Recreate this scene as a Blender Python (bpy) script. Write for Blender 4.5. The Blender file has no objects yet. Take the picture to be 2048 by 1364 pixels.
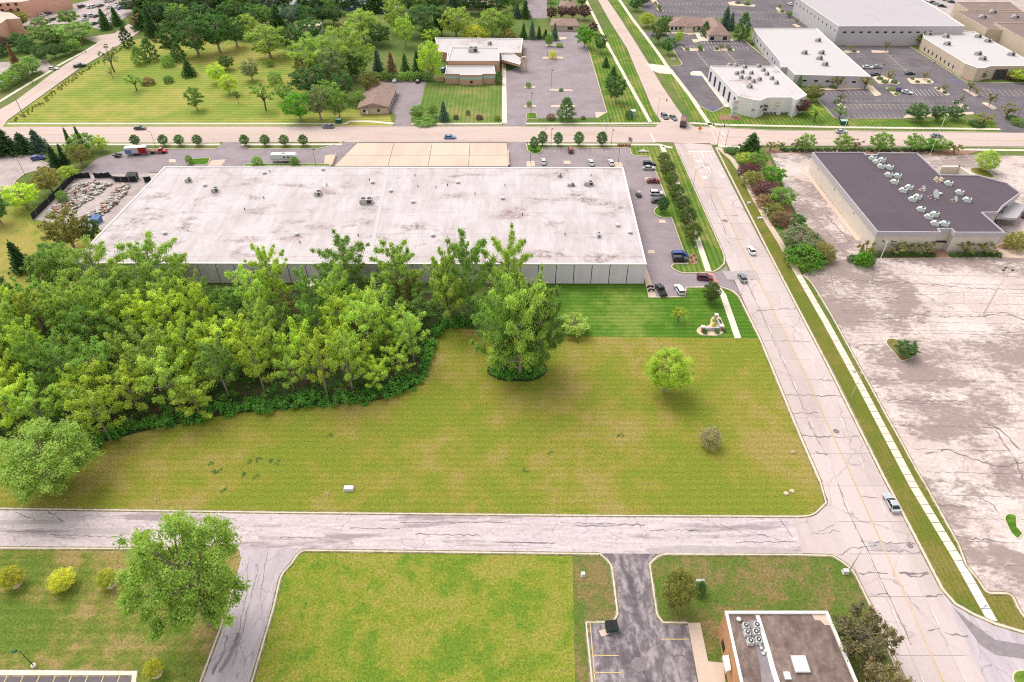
import bpy, math, random
import numpy as np
from mathutils import Vector
R = math.radians
# ------------------------------------------------------------------ camera, sky, sun, exposure
scene = bpy.context.scene
col = scene.collection
FPX, CAMH, PITCH = 1390.0, 120.0, math.atan(1184 / 1390.0)
cam_d = bpy.data.cameras.new('camera'); cam = bpy.data.objects.new('camera', cam_d); col.objects.link(cam)
cam.location = (0, 0, CAMH); cam.rotation_euler = (math.pi / 2 - PITCH, 0, 0)
cam_d.sensor_width = 36; cam_d.lens = 36 * FPX / 2048; cam_d.clip_end = 6000; cam_d.clip_start = 0.5
scene.camera = cam
SUN_EL, SUN_AZ = R(58), R(-40)          # azimuth from +Y (away from the camera), towards +X
w = bpy.data.worlds.new('World'); scene.world = w; w.use_nodes = True
nt = w.node_tree; nt.nodes.clear()
sky = nt.nodes.new('ShaderNodeTexSky'); sky.sky_type = 'NISHITA'; sky.sun_disc = False
sky.sun_elevation = SUN_EL; sky.sun_rotation = SUN_AZ; sky.air_density = 1.0; sky.dust_density = 2.0
hs = nt.nodes.new('ShaderNodeHueSaturation'); hs.inputs['Saturation'].default_value = 0.12
bg = nt.nodes.new('ShaderNodeBackground'); bg.inputs['Strength'].default_value = 0.145
out = nt.nodes.new('ShaderNodeOutputWorld')
nt.links.new(sky.outputs[0], hs.inputs['Color']); nt.links.new(hs.outputs[0], bg.inputs[0]); nt.links.new(bg.outputs[0], out.inputs[0])
sd = bpy.data.lights.new('sun', 'SUN'); sd.energy = 1.15; sd.angle = R(40); sd.color = (1.0, 0.93, 0.87)
sun = bpy.data.objects.new('sun', sd); col.objects.link(sun)
dv = Vector((math.sin(SUN_AZ) * math.cos(SUN_EL), math.cos(SUN_AZ) * math.cos(SUN_EL), math.sin(SUN_EL)))
sun.rotation_euler = dv.to_track_quat('Z', 'Y').to_euler(); sun.location = (0, 100, 300)
vs = scene.view_settings; vs.view_transform = 'Standard'; vs.look = 'None'; vs.gamma = 1.0; vs.exposure = 0.85
vs.use_curve_mapping = False
scene.cycles.use_denoising = False; scene.cycles.filter_width = 1.1; scene.cycles.max_bounces = 6

# ------------------------------------------------------------------ pixel -> place
_c, _s = math.cos(PITCH), math.sin(PITCH)
def ray(px, py):
    u = (px - 1024) / FPX; v = (py - 682) / FPX
    return (u, _c - v * _s, -_s - v * _c)
def G(px, py, z=0.0):
    d = ray(px, py); t = (z - CAMH) / d[2]
    return Vector((d[0] * t, d[1] * t, z))
def G2(p, z=0.0):
    return G(p[0], p[1], z)
def mpp(px, py, z=0):                       # metres per photo pixel across, at this ground point
    g = G(px, py, z); d = ray(px, py)
    return (g.y / d[1]) / FPX
def HT(bx, by, ty):                         # height of a thin upright thing
    g = G(bx, by); d = ray(bx, ty)
    return CAMH + g.y * d[2] / d[1]
def crown_h(bx, by, ty, r, cb):             # height of a tree whose crown outline tops out at row ty
    g = G(bx, by); d = ray(bx, ty); slope = d[2] / d[1]
    lo, hi = 0.5, 45.0
    for _ in range(30):
        h = (lo + hi) / 2; zc = (1 + cb) / 2 * h; a = (1 - cb) / 2 * h
        m = max((zc + a * math.sin(t) - CAMH) / (g.y + r * math.cos(t)) for t in [i * 0.1 for i in range(0, 32)])
        if m < slope: lo = h
        else: hi = h
    return h
def proj_x(p):
    dx, dy, dz = p.x, p.y, p.z - CAMH
    return 1024 + FPX * dx / (dy * _c - dz * _s)
def lin(c):
    return tuple(((v / 255) / 12.92 if v / 255 <= 0.04045 else ((v / 255 + 0.055) / 1.055) ** 2.4) for v in c)

# ------------------------------------------------------------------ object helpers
def new_obj(name, me, parent=None, mat=None):
    o = bpy.data.objects.new(name, me); col.objects.link(o)
    if parent is not None: o.parent = parent
    if mat is not None and me is not None and not me.materials: me.materials.append(mat)
    return o
THINGS = []
def tag(o, label=None, cat=None, group=None, kind=None):
    if label: o['label'] = label; o['category'] = cat; THINGS.append(o)
    if group: o['group'] = group
    if kind: o['kind'] = kind
    return o
def thing(name, label, cat, loc=(0, 0, 0), rz=0, group=None, scale=None):
    o = bpy.data.objects.new(name, None); col.objects.link(o)
    o.empty_display_size = 0.3
    o.location = loc; o.rotation_euler = (0, 0, rz)
    if scale: o.scale = scale
    return tag(o, label, cat, group)
def mesh(name, verts, faces, mat=None, smooth=False):
    me = bpy.data.meshes.new(name); me.from_pydata([tuple(v) for v in verts], [], faces)
    if mat: me.materials.append(mat)
    if smooth:
        me.polygons.foreach_set('use_smooth', [True] * len(me.polygons))
    me.update(); return me
class MB:                                    # collects shapes into one mesh
    def __init__(s): s.v = []; s.f = []
    def add(s, vs_, fs):
        n = len(s.v); s.v += [tuple(v) for v in vs_]; s.f += [[i + n for i in f] for f in fs]; return s
    def box(s, x0, x1, y0, y1, z0, z1, tx=0, ty=0):
        return s.add([(x0, y0, z0), (x1, y0, z0), (x1, y1, z0), (x0, y1, z0), (x0 + tx, y0 + ty, z1), (x1 - tx, y0 + ty, z1), (x1 - tx, y1 - ty, z1), (x0 + tx, y1 - ty, z1)],
                     [[3, 2, 1, 0], [4, 5, 6, 7], [0, 1, 5, 4], [1, 2, 6, 5], [2, 3, 7, 6], [3, 0, 4, 7]])
    def cyl(s, p, q, r0, r1=None, n=8, cap=True):
        r1 = r0 if r1 is None else r1
        p = Vector(p); q = Vector(q); d = (q - p).normalized()
        a = d.orthogonal().normalized(); b = d.cross(a)
        vs_ = []
        for c_, r in ((p, r0), (q, r1)):
            for i in range(n):
                t = 2 * math.pi * i / n; vs_.append(c_ + a * (r * math.cos(t)) + b * (r * math.sin(t)))
        fs = [[i, (i + 1) % n, n + (i + 1) % n, n + i] for i in range(n)]
        if cap: fs += [list(range(n))[::-1], list(range(n, 2 * n))]
        return s.add(vs_, fs)
    def lathe(s, prof, n=10, c=(0, 0, 0)):
        vs_ = [(c[0] + r * math.cos(2 * math.pi * i / n), c[1] + r * math.sin(2 * math.pi * i / n), c[2] + z) for r, z in prof for i in range(n)]
        fs = [[k * n + i, k * n + (i + 1) % n, (k + 1) * n + (i + 1) % n, (k + 1) * n + i] for k in range(len(prof) - 1) for i in range(n)]
        fs.append(list(range((len(prof) - 1) * n, len(prof) * n)))
        return s.add(vs_, fs)
    def prism(s, pts, z0, z1):
        pts = ccw(pts); n = len(pts)
        return s.add([(p[0], p[1], z0) for p in pts] + [(p[0], p[1], z1) for p in pts],
                     [[i, (i + 1) % n, n + (i + 1) % n, n + i] for i in range(n)] + [list(range(n, 2 * n))])
    def me(s, name, mat=None, smooth=False): return mesh(name, s.v, s.f, mat, smooth)
    def build(s, name, mat, parent=None, smooth=False): return new_obj(name, s.me(name, mat, smooth), parent)
def area(p): return sum(p[i][0] * p[(i + 1) % len(p)][1] - p[(i + 1) % len(p)][0] * p[i][1] for i in range(len(p))) / 2
def ccw(p): return list(p) if area(p) > 0 else list(p)[::-1]
def inset(p, d):                             # parallel inward offset of a ccw polygon
    n = len(p); o = []
    for i in range(n):
        a, b, c = Vector(p[i - 1][:2]), Vector(p[i][:2]), Vector(p[(i + 1) % n][:2])
        e1 = (b - a).normalized(); e2 = (c - b).normalized()
        n1 = Vector((-e1.y, e1.x)); n2 = Vector((-e2.y, e2.x))
        m = n1 + n2; k = m.length_squared
        m = m * (2 / k) if k > 0.15 else n1
        o.append(b + m * d)
    return o
def rounded(pts, z=0.0):                     # pixel points (x, y[, radius m]) -> world points with rounded corners
    P = [G(p[0], p[1], z) for p in pts]; o = []; n = len(P)
    for i, p in enumerate(pts):
        r = p[2] if len(p) > 2 else 0
        if not r: o.append(P[i]); continue
        a = P[i - 1] - P[i]; b = P[(i + 1) % n] - P[i]
        r = min(r, a.length * .49, b.length * .49)
        s_, e_ = P[i] + a.normalized() * r, P[i] + b.normalized() * r
        for k in range(7):
            t = k / 6; o.append(s_ * (1 - t) ** 2 + P[i] * 2 * t * (1 - t) + e_ * t * t)
    return o
def sheet(name, pts, z, mat, parent=None, kind='structure', world=False):
    P = pts if world else rounded(pts)
    P = ccw([(p[0], p[1]) for p in P])
    if parent is not None: kind = None
    o = new_obj(name, mesh(name, [(p[0], p[1], z) for p in P], [list(range(len(P)))], mat), parent)
    if kind: o['kind'] = kind
    return o
def offset_line(P, d, closed=False):
    n = len(P); o = []
    for i in range(n):
        a = P[i - 1] if (i > 0 or closed) else None; c = P[(i + 1) % n] if (i < n - 1 or closed) else None
        e = Vector((0, 0))
        if a is not None: e += (Vector(P[i][:2]) - Vector(a[:2])).normalized()
        if c is not None: e += (Vector(c[:2]) - Vector(P[i][:2])).normalized()
        e.normalize(); o.append(Vector((P[i][0] - e.y * d, P[i][1] + e.x * d)))
    return o
def ribbon(mb, P, wd, z0, z1, closed=False):
    L = offset_line(P, wd / 2, closed); Q = offset_line(P, -wd / 2, closed); n = len(P)
    v = [(p.x, p.y, z1) for p in L] + [(p.x, p.y, z1) for p in Q] + [(p.x, p.y, z0) for p in L] + [(p.x, p.y, z0) for p in Q]
    f = []
    for i in range(n if closed else n - 1):
        j = (i + 1) % n
        f += [[n + i, n + j, j, i], [i, j, 2 * n + j, 2 * n + i], [3 * n + i, 3 * n + j, n + j, n + i]]
    if not closed: f += [[0, n, 3 * n, 2 * n], [n - 1, 3 * n - 1, 4 * n - 1, 2 * n - 1]][:1]
    mb.add(v, f)
def kerb(pts, mat, closed=False, wd=0.32, h=0.17, name='kerb', parent=None):
    mb = MB(); ribbon(mb, [p for p in rounded(pts)] if closed else smooth_path(pts), wd, 0.0, h, closed)
    o = mb.build(name, mat, parent)
    if parent is None: o['kind'] = 'structure'
    gm = MB(); ribbon(gm, [p for p in rounded(pts)] if closed else smooth_path(pts), wd + .5, 0.0, .099, closed); gm.build('gutter_dirt', M['dirt'], o)
    return o
def smooth_path(pts):
    P = [G(p[0], p[1]) for p in pts]; o = []
    for i, p in enumerate(pts):
        if len(p) > 2 and 0 < i < len(pts) - 1:
            a = P[i - 1] - P[i]; b = P[i + 1] - P[i]; r = min(p[2], a.length * .49, b.length * .49)
            s_, e_ = P[i] + a.normalized() * r, P[i] + b.normalized() * r
            for k in range(7):
                t = k / 6; o.append(s_ * (1 - t) ** 2 + P[i] * 2 * t * (1 - t) + e_ * t * t)
        else: o.append(P[i])
    return o
def walk(pts, wd, mat, name='sidewalk', z=0.10, parent=None):
    mb = MB(); ribbon(mb, smooth_path(pts), wd, 0.0, z)
    o = mb.build(name, mat, parent)
    if parent is None: o['kind'] = 'structure'
    return o
def inst(name, parts, label, cat, loc, rz=0, scale=None, group=None, color=None):
    """parts: (name, mesh, location, subparts, rotz) sharing mesh data"""
    root = thing(name, label, cat, loc, rz, group, scale)
    def put(ps, par):
        for p in ps:
            o = new_obj(p[0], p[1], par)
            if len(p) > 2 and p[2]: o.location = p[2]
            if len(p) > 4: o.rotation_euler = (0, 0, p[4])
            if color: o.color = (*color, 1)
            if len(p) > 3 and p[3]: put(p[3], o)
    put(parts, root); return root

# ------------------------------------------------------------------ materials
class NT:
    def __init__(s, name):
        s.m = bpy.data.materials.new(name); s.m.use_nodes = True; s.t = s.m.node_tree; s.t.nodes.clear()
        s.o = s.n('ShaderNodeOutputMaterial'); s.p = s.n('ShaderNodeBsdfPrincipled'); s.l(s.p.outputs[0], s.o.inputs[0])
    def n(s, t, **k):
        x = s.t.nodes.new(t)
        for a, b in k.items(): setattr(x, a, b)
        return x
    def l(s, a, b): s.t.links.new(a, b)
    def pos(s, scale=(1, 1, 1), rot=0, obj=False):
        g = s.n('ShaderNodeTexCoord').outputs['Object'] if obj else s.n('ShaderNodeNewGeometry').outputs['Position']
        mp = s.n('ShaderNodeMapping'); mp.inputs['Scale'].default_value = scale; mp.inputs['Rotation'].default_value = (0, 0, rot)
        s.l(g, mp.inputs[0]); return mp.outputs[0]
    def noise(s, vec, scale, detail=4, rough=.55, dist=0):
        x = s.n('ShaderNodeTexNoise'); x.inputs['Scale'].default_value = scale; x.inputs['Detail'].default_value = detail
        x.inputs['Roughness'].default_value = rough; x.inputs['Distortion'].default_value = dist
        s.l(vec, x.inputs['Vector']); return x.outputs[0]
    def ramp(s, v, a, b, lo=0., hi=1.):
        x = s.n('ShaderNodeMapRange'); s.l(v, x.inputs[0])
        for i, q in zip((1, 2, 3, 4), (a, b, lo, hi)): x.inputs[i].default_value = q
        return x.outputs[0]
    def mix(s, f, a, b, mode='MIX'):
        x = s.n('ShaderNodeMix', data_type='RGBA', blend_type=mode)
        if isinstance(f, (int, float)): x.inputs[0].default_value = f
        else: s.l(f, x.inputs[0])
        for i, q in ((6, a), (7, b)):
            if isinstance(q, tuple): x.inputs[i].default_value = (*q[:3], 1)
            else: s.l(q, x.inputs[i])
        return x.outputs[2]
    def math(s, op, a, b=None):
        x = s.n('ShaderNodeMath', operation=op)
        for i, q in ((0, a), (1, b)):
            if q is None: continue
            if isinstance(q, (int, float)): x.inputs[i].default_value = q
            else: s.l(q, x.inputs[i])
        return x.outputs[0]
    def bump(s, v, strength=.3, dist=.05):
        b = s.n('ShaderNodeBump'); b.inputs['Strength'].default_value = strength; b.inputs['Distance'].default_value = dist
        s.l(v, b.inputs['Height']); s.l(b.outputs[0], s.p.inputs['Normal'])
    def done(s, c, rough=.85, spec=.25):
        if isinstance(c, tuple): s.p.inputs['Base Color'].default_value = (*c[:3], 1)
        else: s.l(c, s.p.inputs['Base Color'])
        s.p.inputs['Roughness'].default_value = rough; s.p.inputs['Specular IOR Level'].default_value = spec
        return s.m
    def cracks(s, vec, scale, width, warp=.5):
        nz = s.n('ShaderNodeTexNoise'); nz.inputs['Scale'].default_value = scale * 1.7; nz.inputs['Detail'].default_value = 5; s.l(vec, nz.inputs[0])
        sub = s.n('ShaderNodeVectorMath', operation='MULTIPLY_ADD'); s.l(nz.outputs[1], sub.inputs[0])
        k = warp / scale; sub.inputs[1].default_value = (k, k, k); s.l(vec, sub.inputs[2])
        vo = s.n('ShaderNodeTexVoronoi', feature='DISTANCE_TO_EDGE'); vo.inputs['Scale'].default_value = scale; s.l(sub.outputs[0], vo.inputs[0])
        return s.ramp(vo.outputs[0], width * .25, width, 1, 0)
def flat(name, rgb, rough=.7, var=.12, scale=1.5, metal=0, spec=.3, bump=0, obj=True):
    s = NT(name); c = lin(rgb); v = s.pos(obj=obj)
    n1 = s.noise(v, scale, 6, .6)
    cc = s.mix(s.ramp(n1, .3, .7), tuple(x * (1 - var) for x in c), tuple(min(1, x * (1 + var)) for x in c))
    s.p.inputs['Metallic'].default_value = metal
    if bump: s.bump(n1, bump)
    return s.done(cc, rough, spec)
def grass(name, dry, mid, green, s1=.06, bias=0., stripe=None, tuft=.5):
    s = NT(name); v = s.pos()
    big = s.noise(v, s1, 4, .6, .4); med = s.noise(v, s1 * 5, 4, .6); fine = s.noise(v, 2.2, 3, .7); fib = s.noise(v, 9., 2, .8)
    a = s.math('ADD', s.math('MULTIPLY', big, .62), s.math('MULTIPLY', med, .38))
    c = s.mix(s.ramp(a, .43 + bias, .49 + bias), lin(dry), lin(mid))
    c = s.mix(s.ramp(a, .49 + bias, .56 + bias), c, lin(green))
    if stripe:
        ang, wd, st = stripe
        wv = s.n('ShaderNodeTexWave', wave_type='BANDS', bands_direction='Y'); wv.inputs['Scale'].default_value = math.pi * 2 / 20 / wd * 1.0
        wv.inputs['Distortion'].default_value = 1.6; wv.inputs['Detail'].default_value = 2; wv.inputs['Detail Scale'].default_value = .4
        s.l(s.pos(rot=ang), wv.inputs[0])
        k = s.ramp(wv.outputs[1], .2, .8, 1 - st, 1 + st)
        c = s.mix(1.0, c, s.comb(k), 'MULTIPLY')
    k = s.math('MULTIPLY', s.ramp(fine, .25, .75, 1 - tuft * .5, 1 + tuft * .5), s.ramp(fib, .25, .75, 1 - tuft * .45, 1 + tuft * .45))
    c = s.mix(1.0, c, s.comb(k), 'MULTIPLY')
    s.bump(fib, .6, .12)
    return s.done(c, 1.0, .05)
def _comb(s, k):
    x = s.n('ShaderNodeCombineColor')
    for i in range(3): s.l(k, x.inputs[i])
    return x.outputs[0]
NT.comb = _comb
def pavement(name, base, dark, s1=.15, amt=(.5, .68), stretch=(1, 1, 1), crack=None, crackcol=(90, 84, 86), light=None, fine=.10, objrand=0., joint=None, rot=0, crack2=None, rag=0.):
    s = NT(name); v = s.pos(); vs_ = s.pos(stretch, rot)
    n1 = s.noise(vs_, s1, 6, .62, .3); n2 = s.noise(v, 1.3, 5, .65); n3 = s.noise(v, 7, 2, .7); n4 = s.noise(vs_, s1 * 3.1, 5, .6, .5)
    if rag: n1 = s.math('ADD', n1, s.math('MULTIPLY', s.math('SUBTRACT', s.noise(s.pos((1, 2.2, 1), rot), .45, 8, .72), .5), rag)); n4 = s.math('ADD', n4, s.math('MULTIPLY', s.math('SUBTRACT', n2, .5), rag))
    c = lin(base)
    if light: c = s.mix(s.ramp(n4, .42, .62), c, lin(light))
    c = s.mix(s.ramp(n1, amt[0], amt[1]), c, lin(dark))
    c = s.mix(1.0, c, s.comb(s.math('MULTIPLY', s.ramp(n2, .3, .7, 1 - fine, 1 + fine), s.ramp(n3, .3, .7, 1 - fine * .6, 1 + fine * .6))), 'MULTIPLY')
    if objrand:
        r = s.n('ShaderNodeObjectInfo').outputs['Random']; c = s.mix(1.0, c, s.comb(s.ramp(r, 0, 1, 1 - objrand, 1 + objrand)), 'MULTIPLY')
    for ck in (crack, crack2):
        if ck:
            m = s.math('MULTIPLY', s.cracks(s.pos(ck[2] if len(ck) > 2 else (1, 1, 1), rot), ck[0], ck[1]), s.ramp(s.noise(v, ck[0] * .7, 3), .42, .56))
            c = s.mix(s.math('MULTIPLY', m, .5), c, lin(crackcol))
    s.bump(n3, .15, .02)
    return s.done(c, .92, .15)
def objcol(name, rough=.35, coat=0., spec=.5, metal=0.):
    s = NT(name); oi = s.n('ShaderNodeObjectInfo'); s.p.inputs['Metallic'].default_value = metal
    s.p.inputs['Coat Weight'].default_value = coat; s.p.inputs['Coat Roughness'].default_value = .08
    n = s.noise(s.pos(obj=True), 3, 4)
    c = s.mix(1.0, oi.outputs['Color'], s.comb(s.ramp(n, .3, .7, .93, 1.05)), 'MULTIPLY')
    return s.done(c, rough, spec)
def foliage():
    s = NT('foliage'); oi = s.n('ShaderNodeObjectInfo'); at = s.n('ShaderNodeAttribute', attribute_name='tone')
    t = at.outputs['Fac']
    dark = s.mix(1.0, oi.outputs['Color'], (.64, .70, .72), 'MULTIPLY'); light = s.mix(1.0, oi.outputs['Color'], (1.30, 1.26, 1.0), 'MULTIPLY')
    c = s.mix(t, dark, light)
    s.l(c, s.p.inputs['Base Color']); s.p.inputs['Roughness'].default_value = .6; s.p.inputs['Specular IOR Level'].default_value = .25
    tr = s.n('ShaderNodeBsdfTranslucent'); s.l(s.mix(1.0, c, (1.12, 1.12, .78), 'MULTIPLY'), tr.inputs[0])
    mx = s.n('ShaderNodeMixShader'); mx.inputs[0].default_value = .44
    s.l(s.p.outputs[0], mx.inputs[1]); s.l(tr.outputs[0], mx.inputs[2]); s.l(mx.outputs[0], s.o.inputs[0])
    return s.m
def roof_membrane(name, base, dirt, rust, amt=(.5, .7), seam=2.2, ang=0, rustamt=(.66, .78), seamdark=.10, streak=.5):
    s = NT(name); v = s.pos(rot=ang); st = s.pos((1, .18, 1), ang)
    n1 = s.noise(v, .06, 6, .7, .15); n2 = s.noise(st, streak, 6, .7); n3 = s.noise(v, 1.1, 5, .7); r1 = s.noise(s.pos((.6, 1, 1), ang), .12, 5, .62, .2); r2 = s.noise(v, .7, 6, .75)
    c = s.mix(s.ramp(s.math('ADD', s.math('MULTIPLY', n1, .5), s.math('MULTIPLY', n2, .5)), *amt), lin(base), lin(dirt))
    c = s.mix(s.math('MULTIPLY', s.ramp(r1, *rustamt), s.ramp(r2, .38, .62)), c, lin(rust))
    c = s.mix(s.ramp(n3, .55, .75, 0, .35), c, lin(dirt))
    xs = s.n('ShaderNodeSeparateXYZ'); s.l(v, xs.inputs[0])
    for ax, sp, k in ((0, seam, 1.), (1, seam * 5.5, .8)):
        m = s.math('ABSOLUTE', s.math('SUBTRACT', s.math('FRACT', s.math('DIVIDE', xs.outputs[ax], sp)), .5))
        m = s.math('MULTIPLY', s.ramp(m, .0, .045 if ax == 0 else .010, seamdark * 2.2 * k, 0), s.ramp(s.noise(v, .35, 4), .35, .6))
        c = s.mix(m, c, lin(dirt) if ax == 0 else lin(rust))
    return s.done(c, .75, .2)
def banded(name, rgb, pitch, dark=.8, axis='x', rough=.6, spec=.3):       # ribbed metal sheet
    s = NT(name); c = lin(rgb); xs = s.n('ShaderNodeSeparateXYZ'); s.l(s.pos(), xs.inputs[0])
    f = s.math('FRACT', s.math('DIVIDE', s.math('ADD', xs.outputs[0], xs.outputs[1]), pitch))
    k = s.ramp(f, .75, .9, 1, dark); n = s.ramp(s.noise(s.pos((1, 1, .2)), .6, 5), .3, .7, .93, 1.05)
    s.bump(k, .5, .05)
    return s.done(s.mix(1.0, c, s.comb(s.math('MULTIPLY', k, n)), 'MULTIPLY'), rough, spec)
def brickmat(name, a, b, mortar):
    s = NT(name); br = s.n('ShaderNodeTexBrick'); br.inputs['Scale'].default_value = 1.0
    br.inputs['Brick Width'].default_value = .42; br.inputs['Row Height'].default_value = .2; br.inputs['Mortar Size'].default_value = .012
    for i, q in zip((1, 2, 3), (a, b, mortar)): br.inputs[i].default_value = (*lin(q), 1)
    xs = s.n('ShaderNodeSeparateXYZ'); s.l(s.pos(), xs.inputs[0]); cb = s.n('ShaderNodeCombineXYZ')
    s.l(s.math('ADD', xs.outputs[0], xs.outputs[1]), cb.inputs[0]); s.l(xs.outputs[2], cb.inputs[1]); s.l(cb.outputs[0], br.inputs[0])
    c = s.mix(1.0, br.outputs[0], s.comb(s.ramp(s.noise(s.pos(), .8, 5), .3, .7, .88, 1.12)), 'MULTIPLY')
    return s.done(c, .85, .2)

M = {}
M['field'] = grass('dry_field_grass', (148, 134, 74), (136, 131, 56), (120, 129, 47), .035, -.01, (0, 1.7, .05), .75)
M['lush'] = grass('mown_green_grass', (116, 134, 60), (94, 124, 46), (78, 114, 38), .05, -.04, (0, 1.6, .12))
M['bright'] = grass('bright_lot_grass', (142, 138, 64), (128, 136, 50), (104, 128, 44), .07, .0, None, .9)
M['brown'] = grass('brown_green_grass', (130, 114, 74), (108, 112, 58), (92, 112, 48), .09, .0, None, .9)
M['mixed'] = grass('patchy_mown_grass', (150, 130, 84), (120, 122, 58), (98, 116, 48), .07, .0, (.0, 1.9, .06), .9)
M['verge'] = grass('verge_grass', (124, 116, 60), (112, 112, 50), (102, 112, 46), .08, 0, (R(90), .9, .05))
M['strip'] = grass('striped_verge_grass', (130, 132, 70), (108, 126, 56), (90, 118, 48), .06, -.01, (R(90), 1.6, .18))
M['west'] = grass('mown_west_field_grass', (158, 152, 82), (144, 148, 72), (126, 142, 64), .025, -.01, (0, 2.7, .11), .3)
M['far'] = grass('far_lawn_grass', (132, 132, 78), (112, 128, 66), (98, 122, 58), .04, 0, (R(90), 1.8, .10), .3)
M['gold'] = grass('golden_meadow_grass', (160, 146, 80), (146, 142, 70), (122, 134, 60), .05, .0, None)
M['ground'] = grass('rough_grass', (116, 120, 74), (104, 118, 64), (90, 112, 58), .03)
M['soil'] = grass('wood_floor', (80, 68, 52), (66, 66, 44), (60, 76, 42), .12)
M['mulch'] = flat('bark_mulch', (150, 116, 100), 1, .25, 2.5, spec=.05, obj=False)
M['road'] = pavement('pale_concrete_road', (194, 178, 174), (180, 163, 158), .10, (.45, .68), (1, .2, 1), (.07, .010), (136, 122, 120), fine=.05, objrand=.05)
M['xroad'] = pavement('warm_concrete_road', (196, 175, 166), (182, 162, 154), .08, (.45, .7), (.2, 1, 1), (.08, .008), (140, 122, 118), fine=.04)
M['oldasph'] = pavement('old_bleached_asphalt', (190, 174, 175), (156, 140, 142), .34, (.545, .63), (.10, 1, 1), (.32, .025, (.5, 1, 1)), (126, 114, 116), (202, 188, 188), fine=.08, crack2=(.9, .025), rag=.22)
M['sideasph'] = pavement('grey_side_road_asphalt', (178, 165, 169), (160, 148, 152), .28, (.54, .72), (1, .16, 1), (.3, .02, (1, .4, 1)), (120, 110, 114), (188, 176, 178), fine=.06)
M['lot'] = pavement('grey_car_park_asphalt', (148, 136, 138), (134, 123, 125), .12, (.45, .7), (1, 1, 1), (.11, .010), (112, 102, 106), (154, 140, 144), fine=.06)
M['lotw'] = pavement('pale_yard_pavement', (176, 162, 158), (152, 138, 136), .10, (.45, .7), (1, 1, 1), (.12, .02), (120, 108, 108), (186, 172, 166), fine=.06)
M['dasph'] = pavement('dark_new_asphalt', (108, 101, 105), (97, 91, 95), .08, (.45, .7), fine=.06, light=(118, 110, 113))
M['drive'] = pavement('worn_drive_asphalt', (112, 103, 107), (90, 83, 87), .25, (.5, .68), (1, .4, 1), (.16, .015), (76, 70, 74), (158, 146, 147), fine=.10, rag=.3)
M['biglot'] = pavement('stained_pale_car_park', (192, 175, 168), (150, 133, 127), .026, (.475, .55), (1, 1.5, 1), (.08, .008), (134, 120, 118), (206, 192, 185), fine=.12, rot=R(40), crack2=(.035, .005), rag=.42)
M['debris'] = flat('rubble', (176, 166, 158), .95, .4, .6, obj=False)
M['walk'] = pavement('pale_sidewalk_concrete', (216, 204, 186), (198, 184, 168), .3, (.5, .7), fine=.05, objrand=.05)
M['apron'] = pavement('tan_apron_concrete', (206, 184, 166), (192, 170, 154), .12, (.45, .7), (1, .3, 1), fine=.04, objrand=.03)
M['kerb'] = pavement('kerb_concrete', (204, 194, 172), (178, 166, 148), .5, (.5, .7), fine=.10)
M['dirt'] = pavement('gutter_dirt', (150, 136, 112), (112, 104, 74), .8, (.42, .58), fine=.15)
M['seal'] = flat('crack_sealant', (128, 118, 118), .9, .2, 2, obj=False)
M['joint'] = flat('dark_joint', (130, 118, 116), .95, .2, 2, obj=False)
M['patch'] = flat('asphalt_patch', (172, 160, 158), .95, .12, .8, obj=False)
M['darkpatch'] = flat('dark_asphalt_patch', (138, 128, 130), .95, .15, .8, obj=False)
M['white'] = flat('white_road_paint', (222, 216, 212), .8, .08, 1.2, obj=False)
M['yellow'] = flat('yellow_road_paint', (206, 180, 126), .8, .15, 1.2, obj=False)
M['cream'] = flat('faded_stall_paint', (196, 180, 160), .85, .15, .7, obj=False)
M['blue'] = flat('blue_stall_paint', (96, 122, 170), .85, .15, .7, obj=False)
M['red'] = flat('red_crossing_concrete', (196, 138, 122), .85, .1, .7, obj=False)
M['stone'] = flat('pale_stone_bed', (206, 184, 160), .95, .2, 3, obj=False)
M['foliage'] = foliage()
M['bark'] = flat('grey_bark', (150, 138, 122), .9, .25, 4)
M['darkbark'] = flat('brown_bark', (96, 82, 68), .9, .25, 4)
M['paint'] = objcol('car_paint', .3, .6)
M['obj'] = objcol('painted_metal', .55)
M['glass'] = NT('dark_glass').done(lin((34, 40, 48)), .08, .6)
M['tyre'] = flat('tyre_rubber', (34, 34, 36), .9, .1, 5)
M['rim'] = flat('wheel_rim', (160, 162, 166), .35, .05, 5, metal=.7)
M['lampw'] = flat('head_lamp', (232, 232, 228), .2, .02, 5)
M['lampr'] = flat('tail_lamp', (150, 22, 22), .25, .05, 5)
M['blackpl'] = flat('black_trim', (30, 30, 32), .6, .1, 5)
M['wood'] = flat('weathered_pole_wood', (140, 122, 104), .9, .2, 3)
M['steel'] = flat('galvanised_steel', (168, 168, 168), .5, .1, 2, metal=.2)
M['palepole'] = flat('pale_pole_paint', (206, 200, 190), .6, .06, 2)
M['darkpole'] = flat('bronze_pole_paint', (62, 56, 54), .6, .06, 2)
M['greenpaint'] = flat('green_paint', (34, 84, 66), .6, .1, 2)
M['wroof'] = roof_membrane('white_roof_membrane', (197, 188, 188), (172, 157, 155), (128, 104, 98), (.44, .66), 2.3, 0, (.54, .65), .34)
M['wroof2'] = roof_membrane('clean_white_roof', (190, 184, 183), (178, 168, 166), (166, 142, 136), (.55, .8), 4, 0, (.66, .8), .05)
M['wroof3'] = roof_membrane('stained_white_roof', (194, 187, 186), (180, 165, 163), (146, 116, 112), (.5, .68), 3, 0, (.54, .66), .08)
M['groof'] = roof_membrane('pale_grey_roof', (178, 170, 172), (164, 155, 157), (160, 147, 146), (.5, .75), 5, 0, (.6, .8), .08)
M['droof'] = roof_membrane('dark_roof_membrane', (92, 80, 87), (82, 71, 78), (104, 93, 97), (.45, .7), 1.4, R(90), (.55, .75), .10)
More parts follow.
